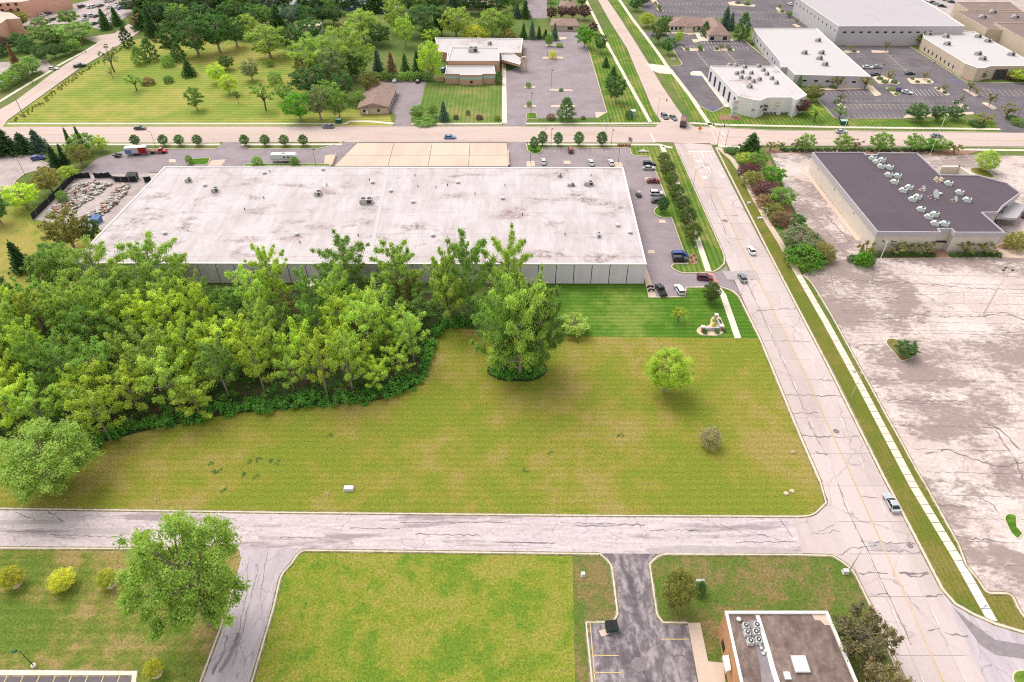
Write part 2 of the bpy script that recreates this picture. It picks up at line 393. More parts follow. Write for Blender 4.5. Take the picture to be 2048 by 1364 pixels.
M['broof'] = roof_membrane('brown_roof', (134, 114, 108), (118, 100, 96), (160, 146, 138), (.45, .7), 6, 0, (.62, .72), .05)
M['shingle'] = pavement('brown_shingles', (150, 126, 116), (132, 110, 102), .5, (.45, .7), fine=.10)
M['gravel'] = pavement('brown_gravel_roof', (122, 104, 97), (102, 86, 80), .3, (.42, .66), (1, .5, 1), light=(142, 124, 115), fine=.20)
M['panel'] = banded('grey_ribbed_panel', (228, 213, 228), .42, .92)
M['capw'] = flat('white_coping', (222, 218, 212), .6, .05, 1)
M['fascia'] = flat('grey_fascia', (176, 170, 174), .7, .05, .6)
M['creamwall'] = flat('cream_wall', (206, 196, 182), .85, .06, .5, obj=False)
M['beigewall'] = flat('beige_wall', (196, 178, 158), .85, .06, .5, obj=False)
M['whitewall'] = flat('white_wall', (214, 210, 210), .8, .04, .5, obj=False)
M['greywall'] = flat('pale_grey_wall', (186, 180, 182), .8, .05, .5, obj=False)
M['tanwall'] = flat('tan_block_wall', (188, 150, 128), .85, .06, .6, obj=False)
M['teal'] = flat('teal_band', (158, 188, 180), .7, .04, .6, obj=False)
M['brick'] = brickmat('orange_brick', (196, 142, 96), (180, 122, 80), (198, 180, 160))
M['redbrick'] = brickmat('red_brick', (226, 172, 148), (214, 158, 134), (220, 192, 176))
M['unit'] = flat('unit_cabinet', (206, 206, 204), .6, .08, 1.5)
M['unitg'] = flat('aged_unit_cabinet', (176, 172, 166), .6, .12, 1.5)
M['greenunit'] = flat('pale_green_cabinet', (206, 216, 204), .6, .06, 1.5)
M['grille'] = flat('dark_grille', (66, 64, 66), .7, .1, 3)
M['screen'] = flat('black_fence_screen', (40, 42, 46), .85, .15, .8)
M['pondwater'] = NT('pond_water').done((.02, .03, .035), .03, .9)
M['orange'] = flat('orange_sign_face', (232, 128, 62), .6, .05, 2)
# ------------------------------------------------------------------ ground, lawns, pavements
o = new_obj('ground', mesh('ground', [(-2500, -200, 0), (2500, -200, 0), (2500, 4000, 0), (-2500, 4000, 0)], [[0, 1, 2, 3]], M['ground'])); o['kind'] = 'structure'
ZL, ZP, ZR, ZM = .03, .06, .09, .115
sheet('lawn', [(-500, 1000), (0, 1019), (560, 1027), (1160, 1033), (1622, 1034), (1651, 1006), (1640, 964), (1600, 872), (1519, 676), (1090, 672), (985, 662), (880, 655), (-500, 655)], ZL, M['field'])
sheet('lawn', [(1050, 565), (1296, 565), (1297, 594), (1368, 594), (1370, 574), (1440, 574), (1476, 592), (1519, 677), (1090, 672)], ZL + .02, M['lush'])
sheet('lawn', [(500, 1108), (622, 1101), (1145, 1107), (1150, 1364), (1152, 1440), (470, 1440), (504, 1364)], ZL, M['bright'])
sheet('lawn', [(1145, 1107), (1205, 1108), (1240, 1245), (1190, 1440), (1152, 1440)], ZL, M['brown'])
sheet('lawn', [(1300, 1107), (1690, 1110), (1830, 1440), (1300, 1440)], ZL, M['brown'])
sheet('lawn', [(-400, 1094), (490, 1098), (470, 1169), (380, 1440), (-400, 1440)], ZL, M['mixed'])
sheet('lawn', [(1428, 293), (1440, 300), (1560, 480), (1607, 550), (1838, 950), (1975, 1187), (2030, 1187), (2300, 1240), (2300, 1290), (2048, 1264), (1990, 1247), (1890, 1190), (1773, 964), (1561, 550)], ZL, M['verge'])
sheet('lawn', [(-200, 254), (12, 245), (102, 180), (252, 84), (360, 60), (620, 110), (690, 215), (780, 230), (786, 253.5)], ZL, M['west'])
sheet('lawn', [(842, 165), (1006, 168), (1004, 246), (822, 246), (842, 207)], ZL + .02, M['far'])
sheet('lawn', [(1168, 60), (1230, 60), (1325, 250), (1190, 250), (1214, 226)], ZL, M['strip'])
sheet('lawn', [(1220, 0), (1240, 0), (1345, 140), (1430, 225), (1640, 205), (1680, 240), (2006, 240), (2006, 263), (1400, 252)], ZL, M['strip'])
sheet('lawn', [(-300, 420), (130, 410), (200, 470), (140, 600), (-300, 640)], ZL, M['gold'])
sheet('lawn', [(1266, 290), (1352, 295), (1452, 515), (1450, 545), (1340, 547), (1255, 310)], ZL, M['strip'])
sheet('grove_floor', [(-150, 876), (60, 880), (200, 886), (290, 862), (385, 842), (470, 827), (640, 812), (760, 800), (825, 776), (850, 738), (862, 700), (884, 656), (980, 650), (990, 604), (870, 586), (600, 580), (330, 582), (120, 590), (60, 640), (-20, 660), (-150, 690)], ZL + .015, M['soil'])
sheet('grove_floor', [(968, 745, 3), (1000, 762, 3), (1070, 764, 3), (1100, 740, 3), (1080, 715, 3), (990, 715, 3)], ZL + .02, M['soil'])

# big east car park, yards, lots
lot_e = sheet('car_park', [(1540, 306), (1552, 330), (1578, 400), (1600, 440), (1645, 478), (1662, 515, 4), (1632, 535, 4), (1606, 548), (1624, 567), (1665, 635), (1721, 738), (1838, 950), (1847, 964), (1917, 1090), (1932, 1131), (1958, 1163), (1973, 1187), (2023, 1187), (2035, 1215), (2060, 1252), (2900, 1500), (2900, 345), (2048, 312), (1900, 309), (1620, 307)], ZP, M['biglot'])
sheet('car_park', [(-300, 311), (68, 312), (86, 325, 2), (107, 328), (102, 338), (78, 340, 2), (50, 347, 3), (30, 362, 3), (22, 380), (-300, 388)], ZP, M['lotw'])
lot_w = sheet('car_park', [(255, 300, 2), (435, 298, 3), (446, 287), (446, 282), (481, 282), (481, 290), (492, 298, 3), (645, 297, 3), (672, 290), (690, 282), (720, 283), (668, 335), (640, 345), (300, 345), (205, 452), (68, 441), (150, 356), (195, 316, 2)], ZP, M['lot'])
lot_y = sheet('storage_yard', [(150, 352), (326, 346), (222, 480), (196, 456), (70, 440)], ZP + .02, M['lotw'])
lot_f = sheet('car_park', [(1014, 282), (1052, 282), (1055, 294, 1.5), (1259, 296, 1.5), (1264, 311, 1.5), (1298, 313, 1.5), (1313, 350), (1331, 392), (1343, 434), (1376, 528, 1), (1345, 528, 2), (1342, 537, 2), (1361, 547, 2), (1420, 547), (1440, 543, 3), (1452, 532), (1482, 592), (1462, 580, 3), (1440, 573), (1370, 575, 1), (1368, 594), (1297, 594), (1240, 340), (1014, 340)], ZP, M['lot'])
lot_d = sheet('car_park', [(1046, 80), (1105, 78), (1105, 62), (1155, 62), (1165, 75, 2), (1177, 100), (1214, 226, 2), (1190, 236, 2), (1075, 237), (1058, 226, 3), (1052, 252), (1006, 252), (1010, 145), (1046, 130)], ZP, M['lot'])
sheet('driveway', [(739, 160), (853, 158), (842, 207), (823, 232, 3), (821, 254), (787, 254), (794, 230, 2), (778, 222), (789, 172)], ZP, M['lot'])
sheet('driveway', [(1046, -10), (1094, -10), (1094, 37), (1060, 37)], ZP, M['lot'])
lot_a = sheet('car_park', [(1280, 66), (1298, 62), (1352, 62), (1370, 62), (1402, 78), (1487, 80, 2), (1502, 90, 2), (1548, 130), (1562, 145), (1411, 151), (1453, 201), (1446, 215, 2), (1426, 225), (1400, 213), (1350, 148), (1320, 140), (1300, 130), (1335, 133), (1366, 130, 3), (1346, 100), (1338, 78), (1300, 76), (1288, 76)], ZP, M['dasph'])
lot_b = sheet('car_park', [(1272, -30), (1285, 22, 3), (1312, 33), (1440, 36), (1500, 58), (1610, 58), (1660, 52), (1618, 10), (1600, -30)], ZP, M['dasph'])
lot_c = sheet('car_park', [(1670, 92), (1818, 92), (1934, 165), (2400, 170), (2400, 262), (2048, 250, 4), (2064, 266), (2004, 266), (1985, 239, 3), (1948, 229), (1803, 237), (1670, 237), (1636, 200), (1636, 176), (1740, 178), (1742, 165), (1655, 95)], ZP, M['dasph'])
sheet('car_park', [(1800, -40), (1830, -5), (1900, 45), (1935, 70), (2300, 90), (2300, -60)], ZP, M['lotw'])
lot_ap = sheet('car_park', [(20, 40), (59, 28), (147, 8), (200, -4), (215, -30), (300, -30), (267, 26), (204, 60), (161, 48), (110, 48), (56, 56)], ZP, M['lotw'])
sheet('car_park', [(-100, 122), (25, 125), (60, 118), (95, 122), (108, 140), (90, 148), (82, 140), (40, 158), (-100, 215)], ZP, M['lotw'])
sheet('driveway', [(166, 76), (205, 70), (235, 66), (225, 82), (195, 86)], ZP, M['xroad'])

# roads
sheet('cross_road', [(-900, 254), (0, 254), (1024, 253), (1320, 254), (1400, 254), (1536, 261), (2048, 266), (2900, 275), (2900, 305), (2048, 293.5), (1536, 290), (1432, 290), (1340, 285), (1024, 284), (0, 285), (-900, 288)], ZR, M['xroad'])
sheet('north_road', [(1155, -80), (1196, 0), (1221, 45), (1254, 97), (1274, 145), (1289, 180), (1306, 220), (1322, 244), (1312, 252), (1310, 256), (1395, 256), (1385, 251), (1374, 243), (1351, 212), (1324, 172), (1299, 130), (1266, 77), (1236, 30), (1215, 0), (1172, -80)], ZR + .012, M['xroad'])
sheet('west_road', [(-60, 262), (-6, 222), (34, 200), (103, 148), (133, 128), (212, 78), (262, 45), (310, 12), (345, -25), (385, -25), (345, 15), (300, 50), (252, 82), (205, 110), (160, 136), (102, 178), (16, 240), (0, 262)], ZR + .012, M['xroad'])
near = sheet('near_road', [(-500, 1011), (0, 1018), (560, 1026), (1160, 1032), (1587, 1034), (1604, 1110), (1160, 1107), (600, 1100), (-500, 1094)], ZR, M['oldasph'])
thr = sheet('road_junction', [(1587, 1033.5), (1622, 1033, 2), (1651, 1008), (1660, 1000), (1712, 1145), (1704, 1136), (1672, 1114, 3), (1604, 1110.5)], ZR + .004, M['road'])
sheet('side_road', [(478, 1094), (622, 1098), (606, 1102), (594, 1110), (584, 1126), (562, 1150), (548, 1213), (504, 1364), (478, 1450), (375, 1450), (401, 1364), (440, 1260), (469, 1169), (482, 1120)], ZR - .01, M['sideasph'])
drv = sheet('driveway', [(1198, 1106), (1223, 1128, 2), (1235, 1228), (1227, 1244, 2), (1172, 1245), (1183, 1364), (1190, 1450), (1408, 1450), (1394, 1364), (1375, 1246), (1326, 1245), (1314, 1231, 2), (1299, 1128), (1320, 1106)], ZR - .01, M['drive'])
sheet('driveway', [(1878, 1168), (1905, 1205, 2), (1940, 1226), (1990, 1248), (2048, 1265), (2400, 1300), (2400, 1450), (1990, 1450), (1868, 1176)], ZR - .01, M['sideasph'])
sheet('car_park', [(-300, 1350), (268, 1351), (258, 1450), (-300, 1450)], ZR - .01, M['dasph'])
# main road: concrete slabs, lane by lane, on a dark joint bed
rng = random.Random(5)
def slab(parent, x0, x1, y0, y1, mat, z=ZR, th=.05, name='road_slab'):
    mb = MB(); mb.box(x0, x1, y0, y1, z - th, z + .0); return mb.build(name, mat, parent)
def xl(y): return np.interp(y, [20, 60, 90, 130, 190, 264], [65.6, 65.7, 66.3, 66.4, 65.8, 64.7])
def xr(y): return np.interp(y, [20, 60, 90, 130, 190, 264], [79.9, 80.0, 80.8, 81.3, 79.6, 79.2])
YS = [20, 60, 90, 130, 190, 264]
bed = sheet('main_road', [(xl(q) - .15, q) for q in YS] + [(xr(q) + .15, q) for q in YS[::-1]], ZR - .015, M['joint'], world=True)
y = 20.0
while y < 262:
    L = rng.choice([7.5, 9, 11, 13]); y1 = min(y + L, 262.5); g = rng.choice([.04, .04, .06, .10, .14])
    for k in range(4):
        ym = (y + y1) / 2; a, b = xl(ym), xr(ym); wd = (b - a) / 4; gj = .07 if k == 1 else .04
        mbx = MB(); q = [(xl(y) + (xr(y) - xl(y)) / 4 * k + gj / 2, y + g / 2), (xl(y) + (xr(y) - xl(y)) / 4 * (k + 1) - gj / 2, y + g / 2), (xl(y1) + (xr(y1) - xl(y1)) / 4 * (k + 1) - gj / 2, y1 - g / 2), (xl(y1) + (xr(y1) - xl(y1)) / 4 * k + gj / 2, y1 - g / 2)]
        mbx.prism(q, ZR - .04, ZR); mbx.build('road_slab', M['road'], bed)
    y = y1
# wiggly sealed cracks across the main road
def crack(parent, pts, wd, mat, z=ZM, jit=.35, seed=0):
    r = random.Random(seed); P = [G(*p) for p in pts]; Q = []
    for i in range(len(P) - 1):
        n = max(2, int((P[i + 1] - P[i]).length / .8))
        for k in range(n):
            p = P[i].lerp(P[i + 1], k / n); Q.append(Vector((p.x + r.uniform(-jit, jit) * .6, p.y + r.uniform(-jit, jit), 0)))
    Q.append(P[-1]); n = len(Q); v = []; f = []
    L = offset_line(Q, 1)
    for i, q in enumerate(Q):
        h = wd * r.uniform(.1, 1.1) * .34; d = (L[i] - Vector((q.x, q.y)))
        v += [(q.x + d.x * h, q.y + d.y * h, z), (q.x - d.x * h, q.y - d.y * h, z)]
    for i in range(n - 1): f.append([2 * i, 2 * i + 1, 2 * i + 3, 2 * i + 2])
    return new_obj('crack', mesh('crack', v, f, mat), parent)
cr = [([(1512, 621), (1595, 618)], .5), ([(1526, 681), (1622, 683)], .3), ([(1640, 760), (1665, 763)], .5), ([(1562, 789), (1690, 794)], .45), ([(1582, 827), (1636, 826)], .35),
      ([(1598, 873), (1717, 874)], .55), ([(1630, 905), (1655, 910)], .6), ([(1447, 430), (1476, 431)], .4), ([(1466, 478), (1490, 480)], .25), ([(1410, 375), (1446, 377)], .4),
      ([(1720, 1082), (1830, 1089)], .45), ([(1735, 1101), (1840, 1104)], .35), ([(1716, 1147), (1775, 1147)], .5), ([(1800, 1148), (1855, 1144)], 1.0), ([(1800, 1148), (1840, 1156), (1858, 1147)], .5),
      ([(1848, 1190), (1885, 1190)], .6), ([(1855, 1262), (1880, 1258)], .5), ([(1890, 1268), (1935, 1272)], .6), ([(1742, 1190), (1775, 1187)], .35), ([(1667, 1120), (1700, 1096), (1745, 1093)], .3),
      ([(1620, 640), (1632, 670)], .25), ([(1460, 560), (1475, 585), (1478, 600)], .3), ([(1676, 1062), (1620, 1070)], .2), ([(1625, 1068), (1668, 1050)], .2), ([(1722, 995), (1755, 997)], .3)]
for i, (p, wd) in enumerate(cr): crack(bed, p, wd, M['seal'], seed=i)
lj = [[(1496, 571), (1522, 625), (1535, 655), (1566, 724), (1580, 755), (1604, 810), (1622, 860)], [(1618, 842), (1628, 868), (1640, 890)], [(1675, 967), (1690, 1010), (1715, 1065), (1733, 1097), (1770, 1178), (1800, 1240), (1822, 1290)],
      [(1420, 390), (1428, 410), (1446, 450), (1458, 490)]]
for i, p in enumerate(lj): crack(bed, p, .32, M['seal'], seed=40 + i, jit=.15)
for q in [[(1444, 543), (1512, 541), (1520, 560), (1455, 560)], [(1406, 326), (1416, 326), (1420, 332), (1408, 332)], [(1735, 1085), (1795, 1087), (1806, 1104), (1745, 1103)]]:
    sheet('patch', q, ZM - .005, M['patch'], bed)
# markings
def line(mb, a, b, wd=.14, z=ZM + .01, dash=None):
    A, B = G(*a), G(*b); d = B - A; L = d.length; d.normalize(); n = Vector((-d.y, d.x, 0)) * wd / 2
    t = 0
    while t < L:
        e = min(L, t + (dash[0] if dash else L)); p, q = A + d * t, A + d * e
        mb.add([(p.x + n.x, p.y + n.y, z), (p.x - n.x, p.y - n.y, z), (q.x - n.x, q.y - n.y, z), (q.x + n.x, q.y + n.y, z)], [[0, 1, 2, 3]])
        t = e + (dash[1] if dash else 1)
def world_line(mb, a, b, wd=.14, z=ZM + .01, dash=None):
    A, B = Vector((*a, 0)), Vector((*b, 0)); d = B - A; L = d.length; d.normalize(); n = Vector((-d.y, d.x, 0)) * wd / 2; t = 0
    while t < L:
        e = min(L, t + (dash[0] if dash else L)); p, q = A + d * t, A + d * e
        mb.add([(p.x + n.x, p.y + n.y, z), (p.x - n.x, p.y - n.y, z), (q.x - n.x, q.y - n.y, z), (q.x + n.x, q.y + n.y, z)], [[0, 1, 2, 3]]); t = e + (dash[1] if dash else 1)
mb = MB()
for s in (-.12, .12):
    for y0, y1 in ((52, 86), (86, 132), (132, 190), (190, 224)): world_line(mb, ((xl(y0) + xr(y0)) / 2 + s, y0), ((xl(y1) + xr(y1)) / 2 + s, y1), .11)
mb.build('centre_line', M['yellow'], bed)
mb = MB()
for k in (1, 3):
    for y0, y1 in ((26, 86), (86, 132), (132, 190), (190, 224)): world_line(mb, (xl(y0) + (xr(y0) - xl(y0)) * k / 4, y0), (xl(y1) + (xr(y1) - xl(y1)) * k / 4, y1), .13, dash=(3, 9))
mb.build('lane_line', M['white'], bed)
mb = MB()
line(mb, (1376, 303.5), (1427, 303.5), .5); line(mb, (1394, 304), (1419, 357), .2); line(mb, (1410, 304), (1438, 365), .16)
line(mb, (1300, 267), (1310, 284), .6); line(mb, (1324, 241.5), (1370, 242.5), .5)
line(mb, (1420, 257), (1435, 287), .2); line(mb, (1430, 256), (1450, 289), .2); line(mb, (1440, 259), (1450, 272), .6)
def arrow(mb, px, py, kind, sc=1.0):
    c = G(px, py); z = ZM + .012
    def q(pts): mb.add([(c.x + x * sc, c.y + y_ * sc, z) for x, y_ in pts], [list(range(len(pts)))])
    if kind == 's': q([(-.12, -2), (.12, -2), (.12, .6), (-.12, .6)]); q([(-.5, .6), (.5, .6), (0, 2)])
    else:
        s = -1 if kind == 'l' else 1
        q([(-.12, -2), (.12, -2), (.12, .5), (-.12, .5)]); q([(-.12, .5), (.12, .5), (s * .9, 1.3), (s * .9, 1.0)][::1]); q([(s * .8, .6), (s * .8, 1.7), (s * 1.8, 1.2)])
for px, py, k in [(1387, 311, 'l'), (1405, 311, 's'), (1422, 312, 'r'), (1401, 340, 'l'), (1418, 340, 's'), (1438, 342, 'r')]: arrow(mb, px, py, k, 1.25)
for q in [[(1391, 321), (1402, 321), (1404, 325), (1393, 325)], [(1441, 351), (1448, 351), (1450, 355), (1443, 355)], [(1405, 353), (1413, 353), (1415, 358), (1407, 358)]]:
    P = [G(*p) for p in q]; mb.add([(p.x, p.y, ZM + .012) for p in P], [[0, 1, 2, 3]])
mb.build('lane_marking', M['white'], bed)
mb = MB(); line(mb, (1374, 304), (1406, 380), .2); line(mb, (1378, 304), (1410, 380), .2); mb.build('turn_lane_line', M['yellow'], bed)
xr_o = bpy.data.objects['cross_road']; nr_o = bpy.data.objects['north_road']
mb = MB()
for yy in (261.5, 277): line(mb, (-200, yy), (1300, yy), .16, dash=(4, 9))
line(mb, (1455, 272), (2200, 279), .16, dash=(4, 9)); line(mb, (1455, 281), (2200, 288), .16, dash=(4, 9)); mb.build('lane_line', M['white'], xr_o)
mb = MB(); line(mb, (-200, 269), (1300, 268), .3); line(mb, (1455, 275), (2200, 283), .3); mb.build('centre_line', M['yellow'], xr_o)
mb = MB(); line(mb, (1206, 5), (1262, 92), .25, ZM + .03); line(mb, (1264, 95), (1346, 240), .25, ZM + .03); mb.build('centre_line', M['yellow'], nr_o)
wr_o = bpy.data.objects['west_road']
mb = MB(); line(mb, (15, 222), (180, 114), .22, ZM + .03); line(mb, (180, 114), (240, 75), .22, ZM + .03); mb.build('centre_line', M['yellow'], wr_o)
# near road: dark worn bands and patches
for q in [[(0, 1041), (122, 1040), (126, 1047), (0, 1050)], [(148, 1057), (262, 1058), (258, 1070), (150, 1066)], [(505, 1050), (565, 1049), (560, 1054), (508, 1054)], [(1368, 1057), (1442, 1056), (1440, 1063), (1375, 1064)], [(1290, 1098), (1380, 1091), (1580, 1098), (1600, 1107), (1300, 1107)], [(515, 1073), (590, 1074), (586, 1080), (520, 1079)]]:
    crackless = sheet('patch', q, ZM, M['patch'], near)
for i, (a, b) in enumerate([((800, 1046), (1025, 1045)), ((560, 1075), (640, 1077)), ((985, 1085), (1110, 1086)), ((1150, 1052), (1290, 1051)), ((1000, 1084), (1095, 1088)), ((830, 1069), (960, 1071)), ((1440, 1050), (1500, 1072)), ((1500, 1064), (1560, 1080)), ((100, 1070), (240, 1075)), ((10, 1063), (130, 1064)), ((1120, 1045), (1290, 1050)), ((700, 1056), (800, 1058)), ((30, 1025), (70, 1040)), ((95, 1022), (130, 1045)), ((1300, 1060), (1420, 1062)), ((1470, 1085), (1590, 1084)), ((1560, 1040), (1585, 1075))]):
    crack(near, [a, b], .3, M['seal'], seed=100 + i, jit=.2)
so = bpy.data.objects['side_road']
for i, (p, wd) in enumerate([([(512, 1128), (516, 1144)], .7), ([(515, 1150), (500, 1200), (485, 1265), (466, 1330)], .3), ([(478, 1265), (462, 1310), (440, 1345)], 1.1), ([(455, 1270), (448, 1300), (425, 1350)], .9), ([(497, 1110), (494, 1180), (470, 1300)], .2), ([(535, 1105), (520, 1200)], .2)]):
    crack(so, p, wd, M['darkpatch'], seed=130 + i, jit=.3)
for i, (p, wd) in enumerate([([(1735, 1110 + 7), (1735, 1110 + 7)], .1)][:0]): pass
dw = bpy.data.objects['driveway.003'] if 'driveway.003' in bpy.data.objects else None
for q in [[(1906, 1215), (1935, 1240), (1990, 1280), (2048, 1290), (2048, 1318), (1990, 1310), (1960, 1290)]]:
    sheet('patch', q, ZM - .01, M['darkpatch'], bpy.data.objects['road_junction'])
sheet('driveway', [(1292, 127), (1334, 132), (1345, 140), (1352, 150), (1318, 147), (1304, 141)], ZR + .02, M['walk'])
# sidewalks
walk([(15, 247.5), (690, 247.5), (700, 243), (740, 243), (788, 247.5)], 1.6, M['walk'])
walk([(822, 248), (1004, 247.5)], 1.6, M['walk']); walk([(1052, 247.5), (1322, 247)], 1.6, M['walk'])
walk([(1372, 246), (1453, 250), (1680, 254.7), (2000, 258.5)], 1.7, M['walk'])
walk([(90, 289), (440, 289.3)], 1.6, M['walk']); walk([(484, 289.3), (684, 289)], 1.6, M['walk']); walk([(1056, 289), (1318, 289.5), (1330, 293), (1345, 296)], 1.6, M['walk'])
walk([(1436, 292), (1480, 295)], 2.2, M['walk']); walk([(1900, 299), (2400, 305)], 1.6, M['walk'])
walk([(1160, -30), (1174, 5), (1189, 35), (1204, 66), (1216.5, 92), (1259, 170), (1302, 247)], 1.6, M['walk'])
walk([(1215, -35), (1239, 0), (1264, 37), (1291, 72), (1319, 110), (1335, 134), (1346, 147), (1379, 190), (1416, 245), (1429, 257)], 1.8, M['walk'])
walk([(1324, 292), (1357, 372), (1394, 475), (1412, 528), (1417, 543)], 1.8, M['walk']); walk([(1417, 543), (1434, 574)], 2.0, M['red'], 'crossing', .075)
walk([(1434, 574), (1446, 590), (1476, 677)], 1.8, M['walk'])
walk([(-20, 215), (50, 172), (103, 141)], 1.7, M['walk']); walk([(115, 132), (175, 100), (205, 82)], 1.7, M['walk'])
east = smooth_path([(1436, 294), (1448, 305), (1465, 320), (1480, 342), (1509, 397), (1538, 449), (1559, 482), (1597, 550)])
mb = MB(); ribbon(mb, east, 1.9, 0, .1); o = mb.build('sidewalk', M['apron']); o['kind'] = 'structure'
# near part of the east sidewalk: one slab after another
EP = [G(*p) for p in [(1597, 550), (1653, 647), (1712, 755), (1815, 950), (1829, 976), (1917, 1122), (1985, 1243)]]
mb = MB(); ribbon(mb, EP, 1.75, 0, .05); sw = mb.build('sidewalk', M['joint']); sw['kind'] = 'structure'
acc = 0; k = 0
for i in range(len(EP) - 1):
    d = EP[i + 1] - EP[i]; L = d.length; d.normalize(); n_ = max(1, round(L / 2.3)); nn = Vector((-d.y, d.x, 0))
    for j in range(n_):
        a = EP[i] + d * (L * j / n_ + .07); b = EP[i] + d * (L * (j + 1) / n_ - .07)
        mbx = MB(); mbx.prism([(a + nn * .9).to_2d(), (a - nn * .9).to_2d(), (b - nn * .9).to_2d(), (b + nn * .9).to_2d()], .0, .10 + rng.uniform(-.012, .012))
        mbx.build('paving_slab', M['capw'] if 0 <= (a - G(1912, 1117)).dot(d) < 11 else M['walk'], sw)
# kerbs
K = M['kerb']
kerb([(-500, 1011), (0, 1017.5), (560, 1025.5), (1160, 1031.5), (1600, 1033.5), (1626, 1031, 3), (1652, 1006), (1640, 964)], K)
kerb([(1640, 964), (1600, 872), (1519, 676), (1478, 594), (1464, 581, 3), (1440, 574), (1372, 575)], K, wd=.5)
kerb([(1372, 575, 1), (1369, 594), (1297, 595)], K)
kerb([(-500, 1095), (0, 1096.5), (470, 1099)], K)
kerb([(472, 1162), (440, 1260), (401, 1364), (378, 1440)], K)
kerb([(1200, 1108.5), (600, 1101, 4), (583, 1128), (562, 1150, 3), (548, 1213), (504, 1364), (482, 1440)], K)
kerb([(1200, 1108.5), (1223, 1128, 2), (1235, 1228), (1227, 1244, 2), (1172, 1245.5), (1184, 1364), (1190, 1440)], K)
kerb([(1375, 1246), (1326, 1245.5), (1314, 1231, 2), (1299, 1128), (1320, 1108.5, 2), (1600, 1110), (1665, 1112), (1704, 1137, 3), (1741, 1213), (1803, 1348), (1850, 1440)], K)
kerb([(1432, 296), (1536, 502), (1561, 550), (1653, 726), (1765, 950), (1829, 1072), (1884, 1178), (1910, 1208), (1945, 1228), (1990, 1248), (2048, 1265), (2300, 1292)], K, wd=.5)
kerb([(1606, 550), (1624, 567), (1665, 635), (1721, 738), (1838, 950), (1847, 964), (1917, 1090), (1932, 1131), (1958, 1163), (1973, 1187, 1), (2023, 1187, 3), (2035, 1215), (2060, 1252)], K, wd=.35)
kerb([(1352, 296), (1358, 308), (1449, 512, 3), (1448, 528), (1430, 545, 3), (1362, 547, 3), (1341, 535, 2), (1346, 528, 1), (1376, 528), (1343, 435), (1322, 436, 2), (1306, 426, 2), (1312, 414, 2), (1338, 414), (1331, 392), (1299, 313), (1264, 311, 1.5), (1259, 296, 1.5), (1086, 297)], K)
sheet('lawn_island', [(1310, 416, 1.5), (1341, 413), (1347, 436), (1320, 436.5, 1.5), (1306, 428, 1.5)], ZP + .08, M['lush'])
sheet('lawn_island', [(1055, 290), (1085, 290), (1084, 305, 3), (1062, 308, 3), (1055, 300)], ZP + .08, M['lush']); kerb([(1053, 287), (1055, 302, 2), (1068, 309, 2), (1084, 304, 2), (1085, 297)], K)
kerb([(255, 300), (290, 298), (436, 298, 3), (445, 288)], K); kerb([(481, 288), (492, 298, 3), (645, 297, 3), (690, 283)], K)
kerb([(-300, 311), (68, 312), (86, 325, 2), (107, 328)], K); kerb([(102, 338), (78, 340, 2), (50, 347, 3), (30, 362, 3), (22, 380)], K)
kerb([(-300, 1348), (0, 1346), (270, 1347), (258, 1440)], M['walk'], wd=.9)
kerb([(1046, 253), (1320, 252)], K); kerb([(30, 253.5), (785, 252.5)], K); kerb([(822, 252.5), (1004, 252.5)], K); kerb([(1400, 253), (1536, 260.5), (2004, 265)], K)
kerb([(90, 285.5), (440, 285.5)], K); kerb([(484, 285), (690, 284)], K); kerb([(1056, 285), (1310, 285.5)], K); kerb([(1455, 291), (1536, 291), (2300, 297.5)], K)
kerb([(1346, 100), (1366, 130, 3), (1340, 133), (1300, 128)], K); kerb([(1298, 144), (1350, 148), (1400, 213), (1426, 225), (1446, 215), (1453, 201)], K)
kerb([(1402, 78), (1487, 80, 2), (1548, 130)], K); kerb([(1818, 92), (1934, 165), (2300, 168)], K); kerb([(1690, 92), (1818, 92)], K); kerb([(1636, 200), (1670, 237), (1803, 237)], K)
kerb([(1177, 100), (1214, 226)], K)
sheet('walkway', [(1375, 1246), (1400, 1246), (1416, 1323), (1446, 1326), (1460, 1440), (1410, 1440)], ZR + .03, M['apron'])
sheet('walkway', [(1291, 530), (1313, 594), (1297, 595), (1286, 545)], ZP + .05, M['apron'])
sheet('walkway', [(1600, 335), (1608, 335), (1722, 480), (1712, 482)], ZP + .05, M['apron'])
sheet('walkway', [(1990, 500), (2060, 440), (2300, 450), (2300, 520), (2048, 517), (1995, 515)], ZP + .04, M['apron'])
for q in [[(1805, 237), (1948, 229), (1946, 224), (1812, 230)], [(1740, 168), (1764, 190, 1.5), (1750, 193), (1735, 178), (1640, 181), (1640, 177)]]: sheet('walkway', q, ZP + .05, M['stone'])
sheet('walkway', [(1380, 146), (1386, 142, 2), (1402, 143), (1462, 214), (1450, 215), (1403, 152), (1382, 151)], ZP + .05, M['walk'])
sheet('walkway', [(1004, 120), (1012, 120), (1014, 247), (1004, 247)], ZP + .05, M['walk'])
sheet('walkway', [(1334, 63), (1402, 64), (1412, 78), (1466, 78), (1466, 82), (1398, 82), (1390, 68), (1334, 67)], ZP + .05, M['walk'])
